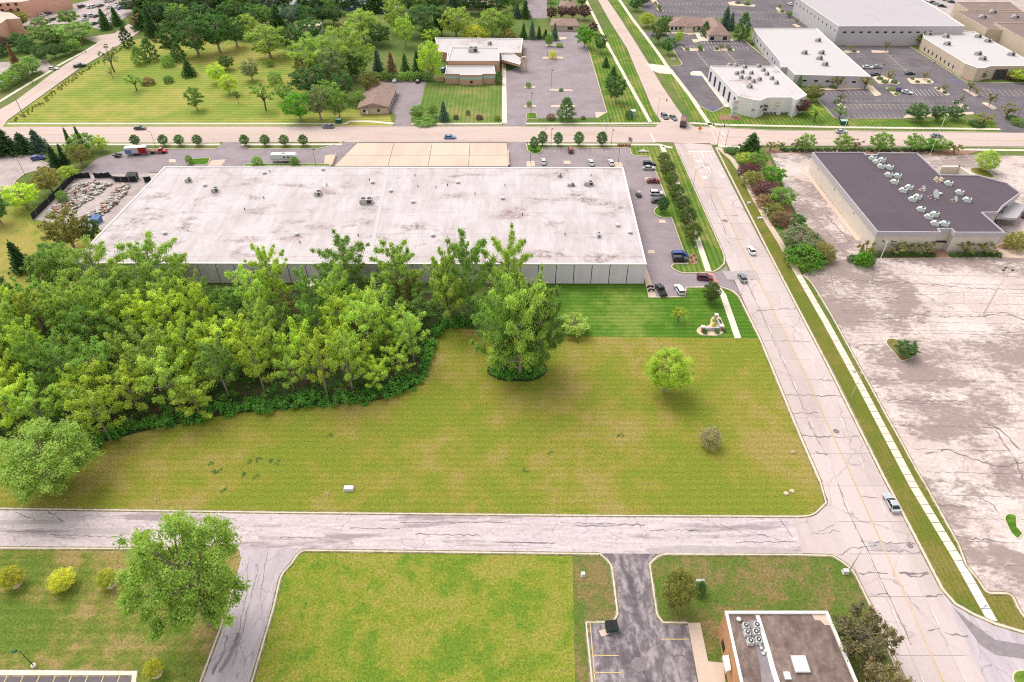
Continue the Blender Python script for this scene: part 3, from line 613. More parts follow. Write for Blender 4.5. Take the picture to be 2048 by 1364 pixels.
# concrete apron with its slabs
ap = sheet('loading_apron', [(712, 285), (1016, 285), (1018, 336), (664, 336)], ZP + .03, M['joint'])
ex = [(714, 668), (788, 776), (864.5, 856), (940, 937), (1014, 1017)]
for i in range(4):
    for ya, yb in ((286.5, 311), (311, 333)):
        def e(k, yy): return ex[k][0] + (ex[k][1] - ex[k][0]) * (yy - 286.5) / 46.5
        P = [G(e(i, ya) + .6, ya + .3), G(e(i + 1, ya) - .6, ya + .3), G(e(i + 1, yb) - .6, yb - .3), G(e(i, yb) + .6, yb - .3)]
        MB().prism([p.to_2d() for p in P], ZP, ZP + .08).build('paving_slab', M['apron'], ap)
mb = MB(); ribbon(mb, [G(672, 313), G(664, 335)], .4, 0, 1.2); tag(mb.build('retaining_wall', M['apron']), 'short concrete retaining wall at the left of the loading apron', 'wall')
mb = MB(); ribbon(mb, [G(1016, 305), G(1018, 335)], .4, 0, 1.2); tag(mb.build('retaining_wall', M['apron']), 'short concrete retaining wall at the right of the loading apron', 'wall')
# stall lines
def stalls(parent, a, b, c, n, mat='cream', wd=.13, both=False, name='stall_line'):
    A, B, C = G(*a), G(*b), G(*c); mb = MB(); v = C - A
    for i in range(n + 1):
        p = A.lerp(B, i / n); q = p + v
        s = p - v if both else p
        d = (q - s).normalized(); m_ = Vector((-d.y, d.x, 0)) * wd / 2
        mb.add([(s.x + m_.x, s.y + m_.y, ZM), (s.x - m_.x, s.y - m_.y, ZM), (q.x - m_.x, q.y - m_.y, ZM), (q.x + m_.x, q.y + m_.y, ZM)], [[0, 1, 2, 3]])
    mb.build(name, M[mat], parent)
cp = {o.name: o for o in bpy.data.objects if o.name.startswith('car_park')}
bl = [o for o in cp.values() if o.data.vertices[0].co.y < 60][0]
stalls(bl, (15, 1352), (240, 1352), (5, 1374), 7, 'yellow', .16); stalls(bl, (-240, 1352), (-17, 1352), (-262, 1374), 7, 'yellow', .16)
ds = drv
for a, b in [((1186, 1311), (1238, 1312)), ((1186, 1346), (1242, 1346)), ((1321, 1279), (1378, 1279)), ((1180, 1246), (1190, 1364))]:
    mb = MB(); line(mb, a, b, .16); mb.build('stall_line', M['yellow'], ds)
stalls(lot_f, (1302, 320), (1312, 345), (1288, 320), 5); stalls(lot_f, (1345, 440), (1371, 522), (1322, 440), 9); stalls(lot_f, (1305, 345), (1328, 405), (1284, 346), 9)
stalls(lot_f, (1090, 298), (1250, 298), (1090, 306), 17)
stalls(lot_d, (1183, 118), (1210, 222), (1166, 118), 24, both=False); stalls(lot_d, (1052, 190), (1054, 228), (1066, 190), 9); stalls(lot_d, (1100, 125), (1130, 230), (1112, 125), 24, both=True); stalls(lot_d, (1090, 64), (1153, 64), (1091, 70), 12)
stalls(lot_a, (1400, 81), (1480, 82), (1404, 88), 12, 'white'); stalls(lot_a, (1372, 92), (1400, 92), (1376, 98), 4, 'white'); stalls(lot_a, (1412, 92), (1432, 92), (1416, 98), 3, 'white'); stalls(lot_a, (1464, 93), (1492, 94), (1468, 99), 4, 'white')
stalls(lot_a, (1393, 105), (1416, 133), (1407, 105), 9, both=True); stalls(lot_a, (1452, 103), (1476, 129), (1466, 103), 8, both=True); stalls(lot_a, (1492, 100), (1525, 128), (1508, 101), 9)
stalls(lot_a, (1406, 154), (1448, 205), (1388, 154), 14); mb = MB(); line(mb, (1391, 102), (1417, 134), .25); line(mb, (1450, 101), (1478, 131), .25); mb.build('stall_line', M['cream'], lot_a)
for a, b, n in [((1318, 6), (1450, 7), 17), ((1330, 20), (1600, 24), 34), ((1345, 33), (1435, 34), 12), ((1500, 36), (1640, 40), 17)]: stalls(lot_b, a, b, (a[0] + 3.5, a[1] + 5), n, 'cream', .16)
stalls(lot_c, (1772, 106), (1814, 143), (1790, 107), 12, both=True); mb = MB(); line(mb, (1766, 103), (1818, 146), .25); mb.build('stall_line', M['cream'], lot_c)
stalls(lot_c, (1826, 100), (1925, 161), (1808, 100), 20); stalls(lot_c, (1706, 104), (1735, 130), (1722, 104), 8)
stalls(lot_c, (1648, 183), (1735, 183), (1655, 190), 9, 'white'); stalls(lot_c, (1690, 209), (1900, 211), (1697, 218), 22, 'cream', .16); stalls(lot_c, (1686, 204), (1896, 205), (1682, 200), 22, 'cream', .16); mb = MB(); line(mb, (1690, 209), (1900, 211), .2); mb.build('stall_line', M['cream'], lot_c)
stalls(lot_c, (1706, 229), (1805, 230), (1713, 236), 10, 'cream', .16); stalls(lot_c, (1815, 178), (1872, 179), (1827, 192), 7, 'white', .16); stalls(lot_c, (1955, 178), (2120, 181), (1967, 192), 16, 'cream', .16)
for q in [[(1895, 155), (1910, 155), (1922, 166), (1906, 166)], [(1978, 180), (1992, 180), (2010, 193), (1996, 193)]]:
    mb = MB()
    for k in range(5):
        a = (q[0][0] + (q[3][0] - q[0][0]) * k / 4, q[0][1] + (q[3][1] - q[0][1]) * k / 4); b = (q[1][0] + (q[2][0] - q[1][0]) * k / 4, q[1][1] + (q[2][1] - q[1][1]) * k / 4); line(mb, a, b, .3)
    mb.build('blue_stall_line', M['blue'], lot_c)
mb = MB()
for k in range(5): line(mb, (1390 + k * 5, 151.5), (1384 + k * 5, 157), .25); line(mb, (1414 + k * 5, 213 + k * .3), (1419 + k * 5, 220 + k * .3), .25)
mb.build('blue_stall_line', M['blue'], lot_a)
stalls([o for o in cp.values() if abs(o.data.vertices[0].co.y - G(-300, 311).y) < 3][0], (-60, 313), (75, 314), (-85, 322), 9); 
mb = MB()
for i in range(9): line(mb, (1960 + i * 70, 335 + i * 8), (2060 + i * 90, 420 + i * 12), .14)
for i in range(10): line(mb, (1880 + i * 16, 730 + i * 10), (1830 + i * 18, 650 + i * 9), .13)
mb.build('stall_line', M['cream'], lot_e)
for i, (p, wd) in enumerate([([(1655, 600), (1730, 596), (1800, 598)], .35), ([(1690, 690), (1760, 688)], .3), ([(1770, 800), (1850, 802), (1910, 800), (1960, 815)], .35), ([(1790, 850), (1830, 852)], .3), ([(1850, 905), (1900, 900), (1950, 920), (2000, 935), (2048, 925)], .45), ([(1960, 840), (2000, 860), (2040, 900)], .6), ([(1990, 860), (2030, 920), (2045, 960)], .5), ([(1875, 1010), (1930, 1013)], .5), ([(1915, 1075), (1990, 1083)], .5), ([(1950, 990), (1985, 1010), (2000, 1030)], .3), ([(1965, 632), (1900, 634), (1830, 630), (1760, 640)], .5), ([(1660, 540), (1665, 570), (1672, 590)], .3), ([(1700, 560), (1800, 565), (1920, 575), (2048, 580)], .35), ([(1965, 632), (2010, 625), (2048, 640)], .6), ([(1640, 420), (1690, 470), (1700, 490)], .6), ([(1600, 400), (1650, 460), (1690, 505)], .4), ([(1780, 330), (1830, 345), (1900, 350)], .3)]):
    crack(lot_e, p, wd, M['seal'], seed=200 + i, jit=.4)
for i in range(11):
    yy = 548 + i * 13 + (i % 3) * 4; x0 = 1640 + (yy - 548) * .55
    crack(lot_e, [(x0, yy), (x0 + 180, yy + 2), (2060, yy + 6)], .13, M['seal'], seed=300 + i, jit=.12)
for i in range(9):
    yy = 760 + i * 46; x0 = 1745 + (yy - 760) * .58
    crack(lot_e, [(x0, yy), (2070, yy + 5)], .13, M['seal'], seed=330 + i, jit=.12)
# kerbed islands in the car parks
def island(pts, mat, name='parking_island', z=.16, kb=True, parent=None):
    P = ccw([p.to_2d() for p in rounded(pts)]); mb = MB(); mb.prism(P, 0, z); o = mb.build(name, M['kerb']); o['kind'] = 'structure'
    sheet('island_bed', [(p.x, p.y) for p in inset(P, .22)], z + .02, mat, o, world=True); return o
island([(1769, 684, 2), (1777, 676, 2), (1806, 682, 1), (1828, 716, 1), (1802, 724, 1)], M['brown'])
island([(2006, 1035, 1.5), (2015, 1026, 1.5), (2033, 1030, 2), (2034, 1054), (2046, 1068), (2036, 1081, 1), (2020, 1066, 1)], M['lush'])
island([(2020, 1342, 2), (2060, 1338), (2200, 1400), (2050, 1450), (2030, 1380)], M['lush'])
island([(1693, 508, 2), (1742, 512), (1742, 534, 3), (1720, 530, 3)], M['brown']); island([(1742, 500), (1998, 500), (2000, 516), (1742, 518)], M['mulch'])
island([(1935, 337, 4), (1960, 334, 3), (1985, 348, 5), (1990, 358, 3), (1950, 350, 4)], M['verge'])
island([(1990, 492, 2), (2048, 468, 4), (2060, 490, 3), (2040, 502, 3), (2000, 500, 2)], M['mulch'])
for q in [[(1744, 155), (1760, 150), (1800, 166, 1), (1795, 170, 1), (1757, 168, 1)], [(1813, 157, 1), (1858, 157, 1), (1869, 165, 1), (1862, 168), (1822, 168, 1)], [(1770, 176, 1), (1780, 175, 1), (1801, 191, 1), (1790, 193, 1)], [(1866, 175, 1), (1878, 175, 1), (1901, 189, 1), (1893, 192, 1)], [(1924, 178, 1), (1934, 179, 1), (1958, 191, 1), (1950, 194, 1)], [(1903, 202, 1), (1914, 203, 1), (1940, 217, 1), (1928, 219, 1)], [(1962, 206, 1), (1972, 205, 1), (1996, 217, 1), (1986, 220, 1)], [(1664, 203, 1), (1674, 201, 1), (1692, 215, 1), (1688, 219, 1)], [(1742, 101, 1), (1776, 102, 1), (1778, 106, 1), (1744, 106, 1)], [(1686, 102, 1), (1718, 102, 1), (1720, 106, 1), (1690, 106, 1)],
          [(1361, 92), (1368, 97, .5), (1408, 98, .5), (1410, 102, .5), (1370, 103, .5)], [(1426, 98, .5), (1468, 98, .5), (1470, 102, .5), (1430, 103, .5)], [(1383, 79, .5), (1397, 79, .5), (1399, 84, .5), (1388, 86, .5)], [(1369, 63), (1388, 63), (1392, 69, .5), (1376, 70, .5)],
          [(1302, 1), (1312, 0), (1317, 8, .5), (1310, 12, .5)], [(1312, 16), (1321, 16), (1328, 23, .5), (1320, 25, .5)], [(1455, 5), (1470, 3), (1480, 8), (1512, 10), (1508, 14), (1460, 11)], [(1551, 16, .5), (1556, 15, .5), (1570, 26, .5), (1560, 27, .5)], [(1584, 49), (1592, 48, .5), (1602, 54, .5), (1594, 55, .5)]]: island(q, M['stone'])
for q in [[(1085, 114, 1), (1126, 114, 1), (1127, 118, 1), (1086, 118, 1)], [(1098, 178, 1), (1146, 180, 1), (1146, 183, 1), (1099, 182, 1)], [(1049, 173, 1), (1070, 173, 1), (1071, 177, 1), (1049, 177, 1)], [(1101, 211, 1), (1150, 211, 1), (1151, 215, 1), (1102, 215, 1)], [(1048, 211, 1), (1073, 211, 1), (1073, 215, 1), (1049, 215, 1)], [(1090, 90), (1128, 90), (1128, 93), (1092, 93)], [(1112, 75, 1), (1134, 74, 1), (1132, 79, 1), (1114, 81, 1)]]: island(q, M['stone'])
island([(1052, 226, 2), (1073, 226, 2), (1075, 238), (1052, 238)], M['lush']); island([(1190, 225), (1214, 225), (1196, 236), (1192, 236)], M['stone'])
island([(375, 318), (421, 316, 1), (416, 329, 1), (378, 331)], M['lush']); sheet('walkway', [(424, 321), (452, 319), (443, 332), (415, 332)], ZP + .04, M['apron'])
island([(488, 328), (660, 328), (660, 332), (488, 332)], M['lush']); sheet('walkway', [(650, 310, 2), (672, 310), (665, 332), (648, 332)], ZP + .06, M['apron'])
island([(1053, 323, 1), (1069, 322, 1), (1070, 334), (1053, 334)], M['apron']); island([(1228, 324, 1), (1244, 326, 1), (1246, 336), (1227, 336)], M['apron'])
for q in [(1134, 325), (1296, 358), (1324, 443), (1302, 504), (345, 322)]: sheet('catch_basin_pad', [(q[0] - 7, q[1] - 3), (q[0] + 6, q[1] - 3), (q[0] + 8, q[1] + 3.5), (q[0] - 6, q[1] + 3.5)], ZM + .02, M['apron'])
for q in [(1277, 1330, 1.1), (1268, 1150, .5), (1672, 863, .6), (1450, 442, .8), (1820, 1092, .5)]:
    mb = MB(); mb.lathe([(q[2] * 1.2, .1), (q[2] * 1.2, ZM + .01), (0.01, ZM + .012)], 14); m_ = mb.build('manhole_cover', M['seal']); m_.location = G(q[0], q[1]); tag(m_, 'round dark manhole cover in the pavement', 'manhole cover')
# planting beds and mulch
for iq, q in enumerate([[(1470, 302), (1532, 305), (1546, 332), (1570, 400), (1594, 440), (1638, 478), (1654, 514), (1622, 530), (1596, 524), (1556, 430), (1502, 350)], [(1500, 297), (1960, 302), (1935, 310), (1870, 312), (1850, 308), (1500, 306)], [(1440, 231), (1480, 232), (1482, 240), (1440, 240)], [(1670, 84), (1815, 82), (1830, 92), (1690, 92)], [(1830, 88), (1850, 90), (1950, 158), (1934, 163)], [(1234, 288), (1262, 288), (1262, 296), (1236, 295)]]): sheet('planting_bed', q, ZP + .045 + iq * .006, M['mulch'])
P = [(1391, 662, 1.5), (1400, 652, 1.5), (1420, 652, 1.5), (1422, 634, 1.5), (1440, 632, 2), (1452, 660, 2), (1440, 672, 2), (1400, 671, 2)]
sheet('planting_bed', P, ZL + .06, M['stone']); sheet('planting_bed', [(1376, 512, 2), (1388, 505, 2), (1398, 518, 2), (1394, 530, 2), (1380, 528, 2)], ZL + .06, M['mulch'])
sheet('pond', [(520, 4), (600, 12), (690, 22), (780, 30), (800, 10), (770, -5), (640, -8)], ZL, M['pondwater'])
# ------------------------------------------------------------------ trees
def leaf_mesh(name, clumps, leaf, seed, shell=False, up=.35):
    """clumps: (x, y, z, rxy, rz, n) -> many small leaf faces spread through each clump"""
    r = np.random.default_rng(seed); C = []; Nn = []; T = []; S = []
    for (x, y, z, rx, rz, n) in clumps:
        n = int(n); d = r.normal(size=(n, 3)); d /= np.linalg.norm(d, axis=1)[:, None]
        rad = r.random(n) ** .45 if shell else np.clip(np.abs(r.normal(size=n)) * .42 + .30 * r.random(n), 0, 1.5)
        C.append(np.stack([x + d[:, 0] * rad * rx, y + d[:, 1] * rad * rx, z + d[:, 2] * rad * rz], 1))
        Nn.append(d * .8 + r.normal(size=(n, 3)) * .55 + np.array([0, 0, up]))
        T.append(np.clip(.5 * r.random() + .5 * r.random(n), 0, 1)); S.append(leaf * (.55 + .9 * r.random(n)))
    C = np.concatenate(C); Nn = np.concatenate(Nn); T = np.concatenate(T); S = np.concatenate(S)
    Nn /= np.linalg.norm(Nn, axis=1)[:, None]
    a = np.cross(Nn, r.normal(size=Nn.shape)); a /= np.linalg.norm(a, axis=1)[:, None]; b = np.cross(Nn, a)
    S = S[:, None]; V = np.stack([C + a * S, C + b * S * .55 + Nn * S * .12, C - a * S, C - b * S * .55 + Nn * S * .12], 1).reshape(-1, 3)
    n = len(C); me = bpy.data.meshes.new(name)
    me.vertices.add(4 * n); me.vertices.foreach_set('co', V.astype(np.float32).ravel())
    me.loops.add(4 * n); me.loops.foreach_set('vertex_index', np.arange(4 * n, dtype=np.int32))
    me.polygons.add(n); me.polygons.foreach_set('loop_start', np.arange(0, 4 * n, 4, dtype=np.int32))
    me.update(calc_edges=True)
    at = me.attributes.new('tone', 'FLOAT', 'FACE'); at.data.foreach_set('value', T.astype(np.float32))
    me.materials.append(M['foliage']); me.validate(); return me
def tube(mb, pts, r0, r1, n=6):
    for i in range(len(pts) - 1):
        a = r0 + (r1 - r0) * i / (len(pts) - 1); b = r0 + (r1 - r0) * (i + 1) / (len(pts) - 1)
        mb.cyl(pts[i], pts[i + 1], a, b, n, cap=False)
def make_tree(kind, seed):
    r = random.Random(seed * 77 + sum(map(ord, kind))); cl = []; tb = MB(); U = r.uniform
    bark = 'bark'
    if kind in ('poplar', 'poplarbig'):
        big = kind == 'poplarbig'; lean = (U(-.05, .05), U(-.05, .05))
        tube(tb, [(0, 0, 0), (lean[0] * .5, lean[1] * .5, .3), (lean[0], lean[1], .6), (lean[0] * 1.2, lean[1] * 1.2, .93)], .030, .006)
        nl = 26 if big else 15
        for i in range(nl):
            h = (.08 if big else .20) + (.74 if big else .66) * (i + U(0, .8)) / nl; a = i * 2.4 + U(-.4, .4); prof = math.sin(min(1, (1.08 - h) / .62) * math.pi * .55) * U(.65, 1.08)
            L = .46 * prof; p0 = Vector((lean[0] * h, lean[1] * h, h)); d = Vector((math.cos(a), math.sin(a), 0))
            p1 = p0 + d * L * .55 + Vector((0, 0, .07)); p2 = p0 + d * L + Vector((0, 0, .07 + U(.05, .14)))
            tube(tb, [p0, p1, p2], .010, .003, 5)
            for t, rr, k in ((.5, .085, .6), (.8, .10, 1.), (1.05, .085, 1.), (1.2, .06, .6)):
                q = p0.lerp(p1, t * 1.2) if t < .7 else p1.lerp(p2, (t - .6) / .45)
                cl.append((q.x + U(-.03, .03), q.y + U(-.03, .03), q.z + U(-.01, .025), rr * U(.8, 1.2), rr * U(.55, .95), (300 if big else 220) * k * U(.7, 1.2)))
        for k in range(5): cl.append((lean[0] + U(-.08, .08), lean[1] + U(-.08, .08), .86 + .028 * k, .10 - .012 * k, .045, 90 if big else 55))
        leaf = .0135 if big else .017
    elif kind in ('broad', 'broadbig'):
        big = kind == 'broadbig'
        tube(tb, [(0, 0, 0), (.01, 0, .2), (0, .01, .55), (0, 0, .8)], .035, .008)
        n = 46 if big else 30
        for i in range(n):
            t = (i + .5) / n; zz = 1 - 2 * t; zz = zz * .98; a = i * 2.39996 + U(-.3, .3); rr = math.sqrt(max(0, 1 - zz * zz)); k = U(.72, 1.02)
            x, y_, z = .40 * rr * k * math.cos(a), .40 * rr * k * math.sin(a), .56 + .36 * zz * k
            if z < .16: continue
            tube(tb, [(0, 0, max(.2, z - .28)), (x * .6, y_ * .6, z - .1), (x, y_, z)], .010, .003, 5)
            s_ = U(.09, .15); cl.append((x, y_, z, s_, s_ * .62, (480 if big else 150)))
            for _ in range(2): cl.append((x + U(-.11, .11), y_ + U(-.11, .11), z + U(-.04, .08), s_ * .55, s_ * .4, (200 if big else 55)))
        for i in range(8): cl.append((U(-.2, .2), U(-.2, .2), U(.35, .8), .14, .1, 90))
        leaf = .0105 if big else .019
    elif kind == 'round':
        tube(tb, [(0, 0, 0), (0, 0, .3), (0, 0, .8)], .035, .008)
        for i in range(34):
            t = (i + .5) / 34; zz = 1 - 2 * t; a = i * 2.39996; rr = math.sqrt(1 - zz * zz)
            pz = .58 + .38 * zz; k = U(.86, 1.0) * (1 - .35 * max(0, zz) ** 1.5)
            cl.append((.40 * rr * k * math.cos(a), .40 * rr * k * math.sin(a), pz * .98, U(.11, .15), .09, 110))
        for i in range(8): cl.append((U(-.2, .2), U(-.2, .2), U(.35, .8), .18, .12, 60))
        leaf = .026
    elif kind in ('spread', 'bare'):
        bark = 'darkbark'; bare = kind == 'bare'
        tube(tb, [(0, 0, 0), (U(-.03, .03), U(-.03, .03), .25), (0, 0, .42)], .035, .022)
        for i in range(13):
            a = i * 2.4 + U(-.3, .3); L = U(.2, .45); h = U(.55, .97) - L * .35
            p = Vector((L * math.cos(a), L * math.sin(a), h)); tube(tb, [(0, 0, U(.3, .45)), p * .5 + Vector((0, 0, .28)), p], .016, .004, 5)
            for k in range(3): cl.append((p.x * U(.6, 1.1), p.y * U(.6, 1.1), p.z + U(-.03, .08), U(.07, .13), U(.04, .07), 14 if bare else 48))
        leaf = .026
    elif kind == 'cone':
        bark = 'darkbark'; tube(tb, [(0, 0, 0), (0, 0, .5), (0, 0, .98)], .03, .004)
        for L in range(15):
            z = .07 + .86 * L / 15; rad = .48 * (1 - L / 15.5) ** .92 + .02; nb = max(5, int(13 * (1 - L / 17)))
            for k in range(nb):
                a = 2 * math.pi * (k + U(-.25, .25)) / nb + L; q = rad * U(.6, 1.15)
                for t in (.35, .65, .95): cl.append((q * t * math.cos(a), q * t * math.sin(a), z + .03 - .05 * t + U(-.012, .012), .06 + .06 * rad, .026, 22))
        cl.append((0, 0, .96, .02, .05, 14)); leaf = .026
    elif kind == 'juniper':
        bark = 'darkbark'; tube(tb, [(0, 0, 0), (0, 0, .9)], .03, .005)
        for i in range(44):
            z = .06 + .9 * (i / 44); rad = .40 * math.sin(min(1., (1.02 - z) / .75) * math.pi / 2) * (1 if z > .15 else .8); a = i * 2.4; k = U(.7, 1.05)
            cl.append((rad * k * math.cos(a), rad * k * math.sin(a), z, .12, .075, 50))
        leaf = .032
    elif kind == 'bush':
        bark = 'darkbark'; tube(tb, [(0, 0, 0), (0, 0, .5)], .03, .01)
        for i in range(5): tube(tb, [(0, 0, .05), (U(-.2, .2), U(-.2, .2), .5)], .015, .005, 4)
        for i in range(30):
            t = (i + .5) / 30; zz = 1 - 1.5 * t; a = i * 2.39996; rr = math.sqrt(max(0, 1 - zz * zz)); k = U(.8, 1.05)
            cl.append((.40 * rr * k * math.cos(a), .40 * rr * k * math.sin(a), max(.06, .38 + .50 * zz * k), .14, .14, 70))
        leaf = .032
    return (tb.me('trunk', M[bark], True), leaf_mesh('crown', cl, leaf, seed, kind in ('round', 'bush', 'juniper')))
NV = dict(poplar=6, poplarbig=2, broad=4, broadbig=2, round=3, spread=3, bare=1, cone=3, juniper=2, bush=3)
TREES = {k: [make_tree(k, i + 1) for i in range(n)] for k, n in NV.items()}
CB = dict(poplar=.25, poplarbig=.25, broad=.16, broadbig=.16, round=.15, spread=.4, bare=.4, cone=.04, juniper=.03, bush=0.)
KN = dict(poplar=('poplar_tree', 'poplar'), poplarbig=('poplar_tree', 'big poplar'), broad=('broadleaf_tree', 'broadleaf tree'), broadbig=('broadleaf_tree', 'large broadleaf tree'), round=('street_tree', 'round-headed tree'),
          spread=('spreading_tree', 'open-crowned tree'), bare=('spreading_tree', 'half-bare tree'), cone=('spruce_tree', 'spruce'), juniper=('juniper_tree', 'upright juniper'), bush=('shrub', 'shrub'))
CL = dict(yg=((200, 220, 98), 'yellow-green'), lg=((186, 211, 110), 'light green'), mg=((146, 180, 96), 'mid green'), dg=((100, 138, 80), 'dark green'), vd=((84, 116, 76), 'very dark green'), ye=((210, 214, 88), 'yellow'),
          ol=((158, 156, 90), 'olive'), bl=((116, 142, 130), 'blue-green'), gg=((150, 164, 122), 'grey-green'), pu=((124, 86, 96), 'purple'), br=((160, 136, 108), 'brownish'), bg=((116, 172, 60), 'bright green'), rd=((112, 130, 74), 'reddish-tipped green'), gy=((184, 176, 154), 'grey'), bz=((150, 138, 108), 'bronze'))
trng = random.Random(11); tcount = 0
def T(kind, bx, by, ty, wpx, c, where, group=None, h=None, label=None, var=None):
    global tcount; tcount += 1
    g = G(bx, by); r = max(.4, wpx / 2 * mpp(bx, by)); hh = h or crown_h(bx, by, ty, r * .8, CB[kind])
    hh = max(hh, r * .5); base, word = CL[c]; nm, kw = KN[kind]
    vv = TREES[kind]; tr, cr_ = vv[(var if var is not None else tcount) % len(vv)]
    kb = trng.uniform(.92, 1.08); rgb = lin([max(5, min(250, q * kb * trng.uniform(.98, 1.02))) for q in base])
    lab = label or f"{word} {kw} {where}"
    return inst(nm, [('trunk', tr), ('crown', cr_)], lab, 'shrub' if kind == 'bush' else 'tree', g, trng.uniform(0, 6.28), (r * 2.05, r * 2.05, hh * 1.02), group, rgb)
TSW = 1.0
def TS(where, rows, group=None):
    for row in rows: T(*row[:4], row[4] * TSW, row[5], where, group)
# --- the grove: rows from the field edge back to the warehouse wall
def inpoly(x, y, P):
    c = False
    for i in range(len(P)):
        a, b = P[i - 1], P[i]
        if (a[1] > y) != (b[1] > y) and x < (b[0] - a[0]) * (y - a[1]) / (b[1] - a[1]) + a[0]: c = not c
    return c
GP = [G(*p) for p in [(-140, 876), (60, 882), (200, 888), (290, 862), (385, 842), (470, 826), (640, 812), (760, 800), (825, 776), (850, 738), (862, 700), (884, 655), (975, 652), (985, 606), (870, 598), (600, 596), (330, 598), (150, 604), (60, 640), (-20, 660), (-140, 690)]]
rowname = ['front', 'second', 'third', 'fourth', 'fifth', 'sixth', 'seventh', 'eighth', 'ninth', 'back']
yy = 107.5; ri = 0; g2 = random.Random(3)
while yy < 160:
    x = -150 + (ri % 2) * 3.2
    while x < 10:
        px, py = x + g2.uniform(-1.7, 1.7), yy + g2.uniform(-1.7, 1.7)
        if inpoly(px, py, GP) and not (py > 150 and g2.random() < .45):
            back = (py - 107) / 52; hgt = g2.choice([9, 12, 14, 16, 17.5]) + g2.uniform(-1, 1.5) - (3.5 if back > .8 else 0); wid = g2.uniform(3.3, 5.2) * (1.12 if hgt > 14 else .95)
            u = g2.random(); c = ('yg' if u < .52 else 'lg' if u < .88 else 'mg') if back < .75 else ('lg' if u < .4 else 'mg' if u < .8 else 'ol')
            if x < -95 and u > .7: c = 'mg'
            base, word = CL[c]; tr, cr_ = TREES['poplar'][g2.randrange(6)]
            kb = g2.uniform(.92, 1.1); rgb = lin([max(5, min(250, q * kb * g2.uniform(.98, 1.02))) for q in base])
            inst('poplar_tree', [('trunk', tr), ('crown', cr_)], f"{word} poplar in the {rowname[min(9, ri)]} row of the grove", 'tree', (px, py, 0), g2.uniform(0, 6.28), (wid * 2.1, wid * 2.1, hgt), 'poplars of the grove', rgb)
        x += 7.4
    yy += 6.6; ri += 1
ug = []; g3 = random.Random(8)
def under(P, n, hmax, rr):
    xs = [p[0] for p in P]; ys = [p[1] for p in P]; k = 0
    while k < n:
        x, y_ = g3.uniform(min(xs), max(xs)), g3.uniform(min(ys), max(ys))
        if inpoly(x, y_, P): ug.append((x, y_, g3.uniform(.3, hmax * .6), g3.uniform(.8, rr), g3.uniform(.5, hmax * .6), 26)); k += 1
under(GP, 1100, 3.0, 2.2)
edge = [G(*p) for p in [(60, 882), (200, 888), (290, 862), (385, 842), (470, 826), (640, 812), (760, 800), (825, 776), (850, 738), (862, 700), (884, 655), (975, 652)]]
for i in range(len(edge) - 1):
    n = int((edge[i + 1] - edge[i]).length / .38)
    for k in range(n):
        p = edge[i].lerp(edge[i + 1], k / n); wob = math.sin(p.x * .35) * .5 + math.sin(p.x * .9 + 1) * .4; hh_ = g3.uniform(.6, 2.9) * (1 + .4 * math.sin(p.x * .6)); ug.append((p.x + g3.uniform(-1.2, 1.0), p.y + wob + g3.uniform(-1.2, 3.6), hh_ * .6, g3.uniform(.8, 1.7), hh_ * .75, 85))
for k in range(90):
    a = k * 2.4; q = G(1034, 745); ug.append((q.x + 6.8 * math.sqrt(k / 90) * math.cos(a), q.y + 3.0 * math.sqrt(k / 90) * math.sin(a), g3.uniform(.4, 1.2), 1.3, 1.2, 55))
o = new_obj('undergrowth', leaf_mesh('undergrowth', ug, .24, 4)); o.color = (*lin((112, 168, 78)), 1); o['kind'] = 'stuff'
# --- trees standing alone near the camera
g_ = 'tall trees of the small clump in the field'
for bx, by, ty, w_, c, lb in [(1040, 752, 572, 120, 'lg', 'tall leafy poplar at the centre of the clump in the field'), (1002, 742, 585, 96, 'mg', 'tall poplar at the left of the clump in the field'), (1082, 738, 585, 96, 'mg', 'tall poplar at the right of the clump in the field'), (1060, 728, 560, 80, 'lg', 'tall poplar at the back of the clump in the field')]:
    T('poplarbig', bx, by, ty, w_, c, '', g_, label=lb)
T('broadbig', 422, 1246, 1022, 226, 'lg', '', label='very large spreading tree overhanging the near road junction')
T('broadbig', 122, 972, 838, 200, 'lg', '', label='large leaning tree beside the near road at the left edge')
T('poplarbig', 940, 640, 478, 92, 'mg', '', label='tall dark poplar at the right end of the grove, trunk visible'); T('poplarbig', 1015, 612, 476, 90, 'lg', '', label='tall poplar in front of the warehouse wall beyond the clump'); T('poplarbig', 895, 630, 505, 60, 'lg', '', label='slender poplar near the right end of the grove')
T('poplarbig', 700, 592, 482, 105, 'mg', '', label='tall poplar overlapping the middle of the white warehouse roof'); T('poplarbig', 800, 602, 488, 90, 'lg', '', label='pale poplar overlapping the warehouse roof right of the tallest'); T('poplarbig', 555, 610, 495, 70, 'yg', '', label='pointed yellow-green poplar rising against the warehouse wall'); T('poplarbig', 330, 600, 478, 120, 'lg', '', label='loose-crowned poplar overlapping the left of the warehouse roof'); T('poplarbig', 225, 600, 488, 110, 'lg', '', label='wide poplar at the left front corner of the warehouse')
T('broad', 1148, 662, 612, 74, 'lg', '', h=4.2, label='low vine-covered thicket beside the field clump'); T('broadbig', 1330, 784, 692, 100, 'yg', '', label='lone yellow-green tree in the middle of the dry field'); T('bare', 1310, 770, 688, 26, 'gy', '', label='dead thin stem beside the lone yellow-green tree')
T('bush', 1417, 890, 852, 46, 'gy', '', label='grey-flowered round shrub in the dry field'); T('spread', 1356, 643, 611, 36, 'ye', '', label='small yellow tree on the green lawn by the warehouse')
T('round', 1419, 604, 563, 40, 'rd', '', label='dark round tree at the corner by the car park entrance')
T('round', 1347, 1212, 1134, 74, 'ol', '', label='reddish-topped oval tree beside the office driveway'); T('juniper', 1398, 1186, 1160, 28, 'dg', '', label='small dark conical shrub beside the office tree')
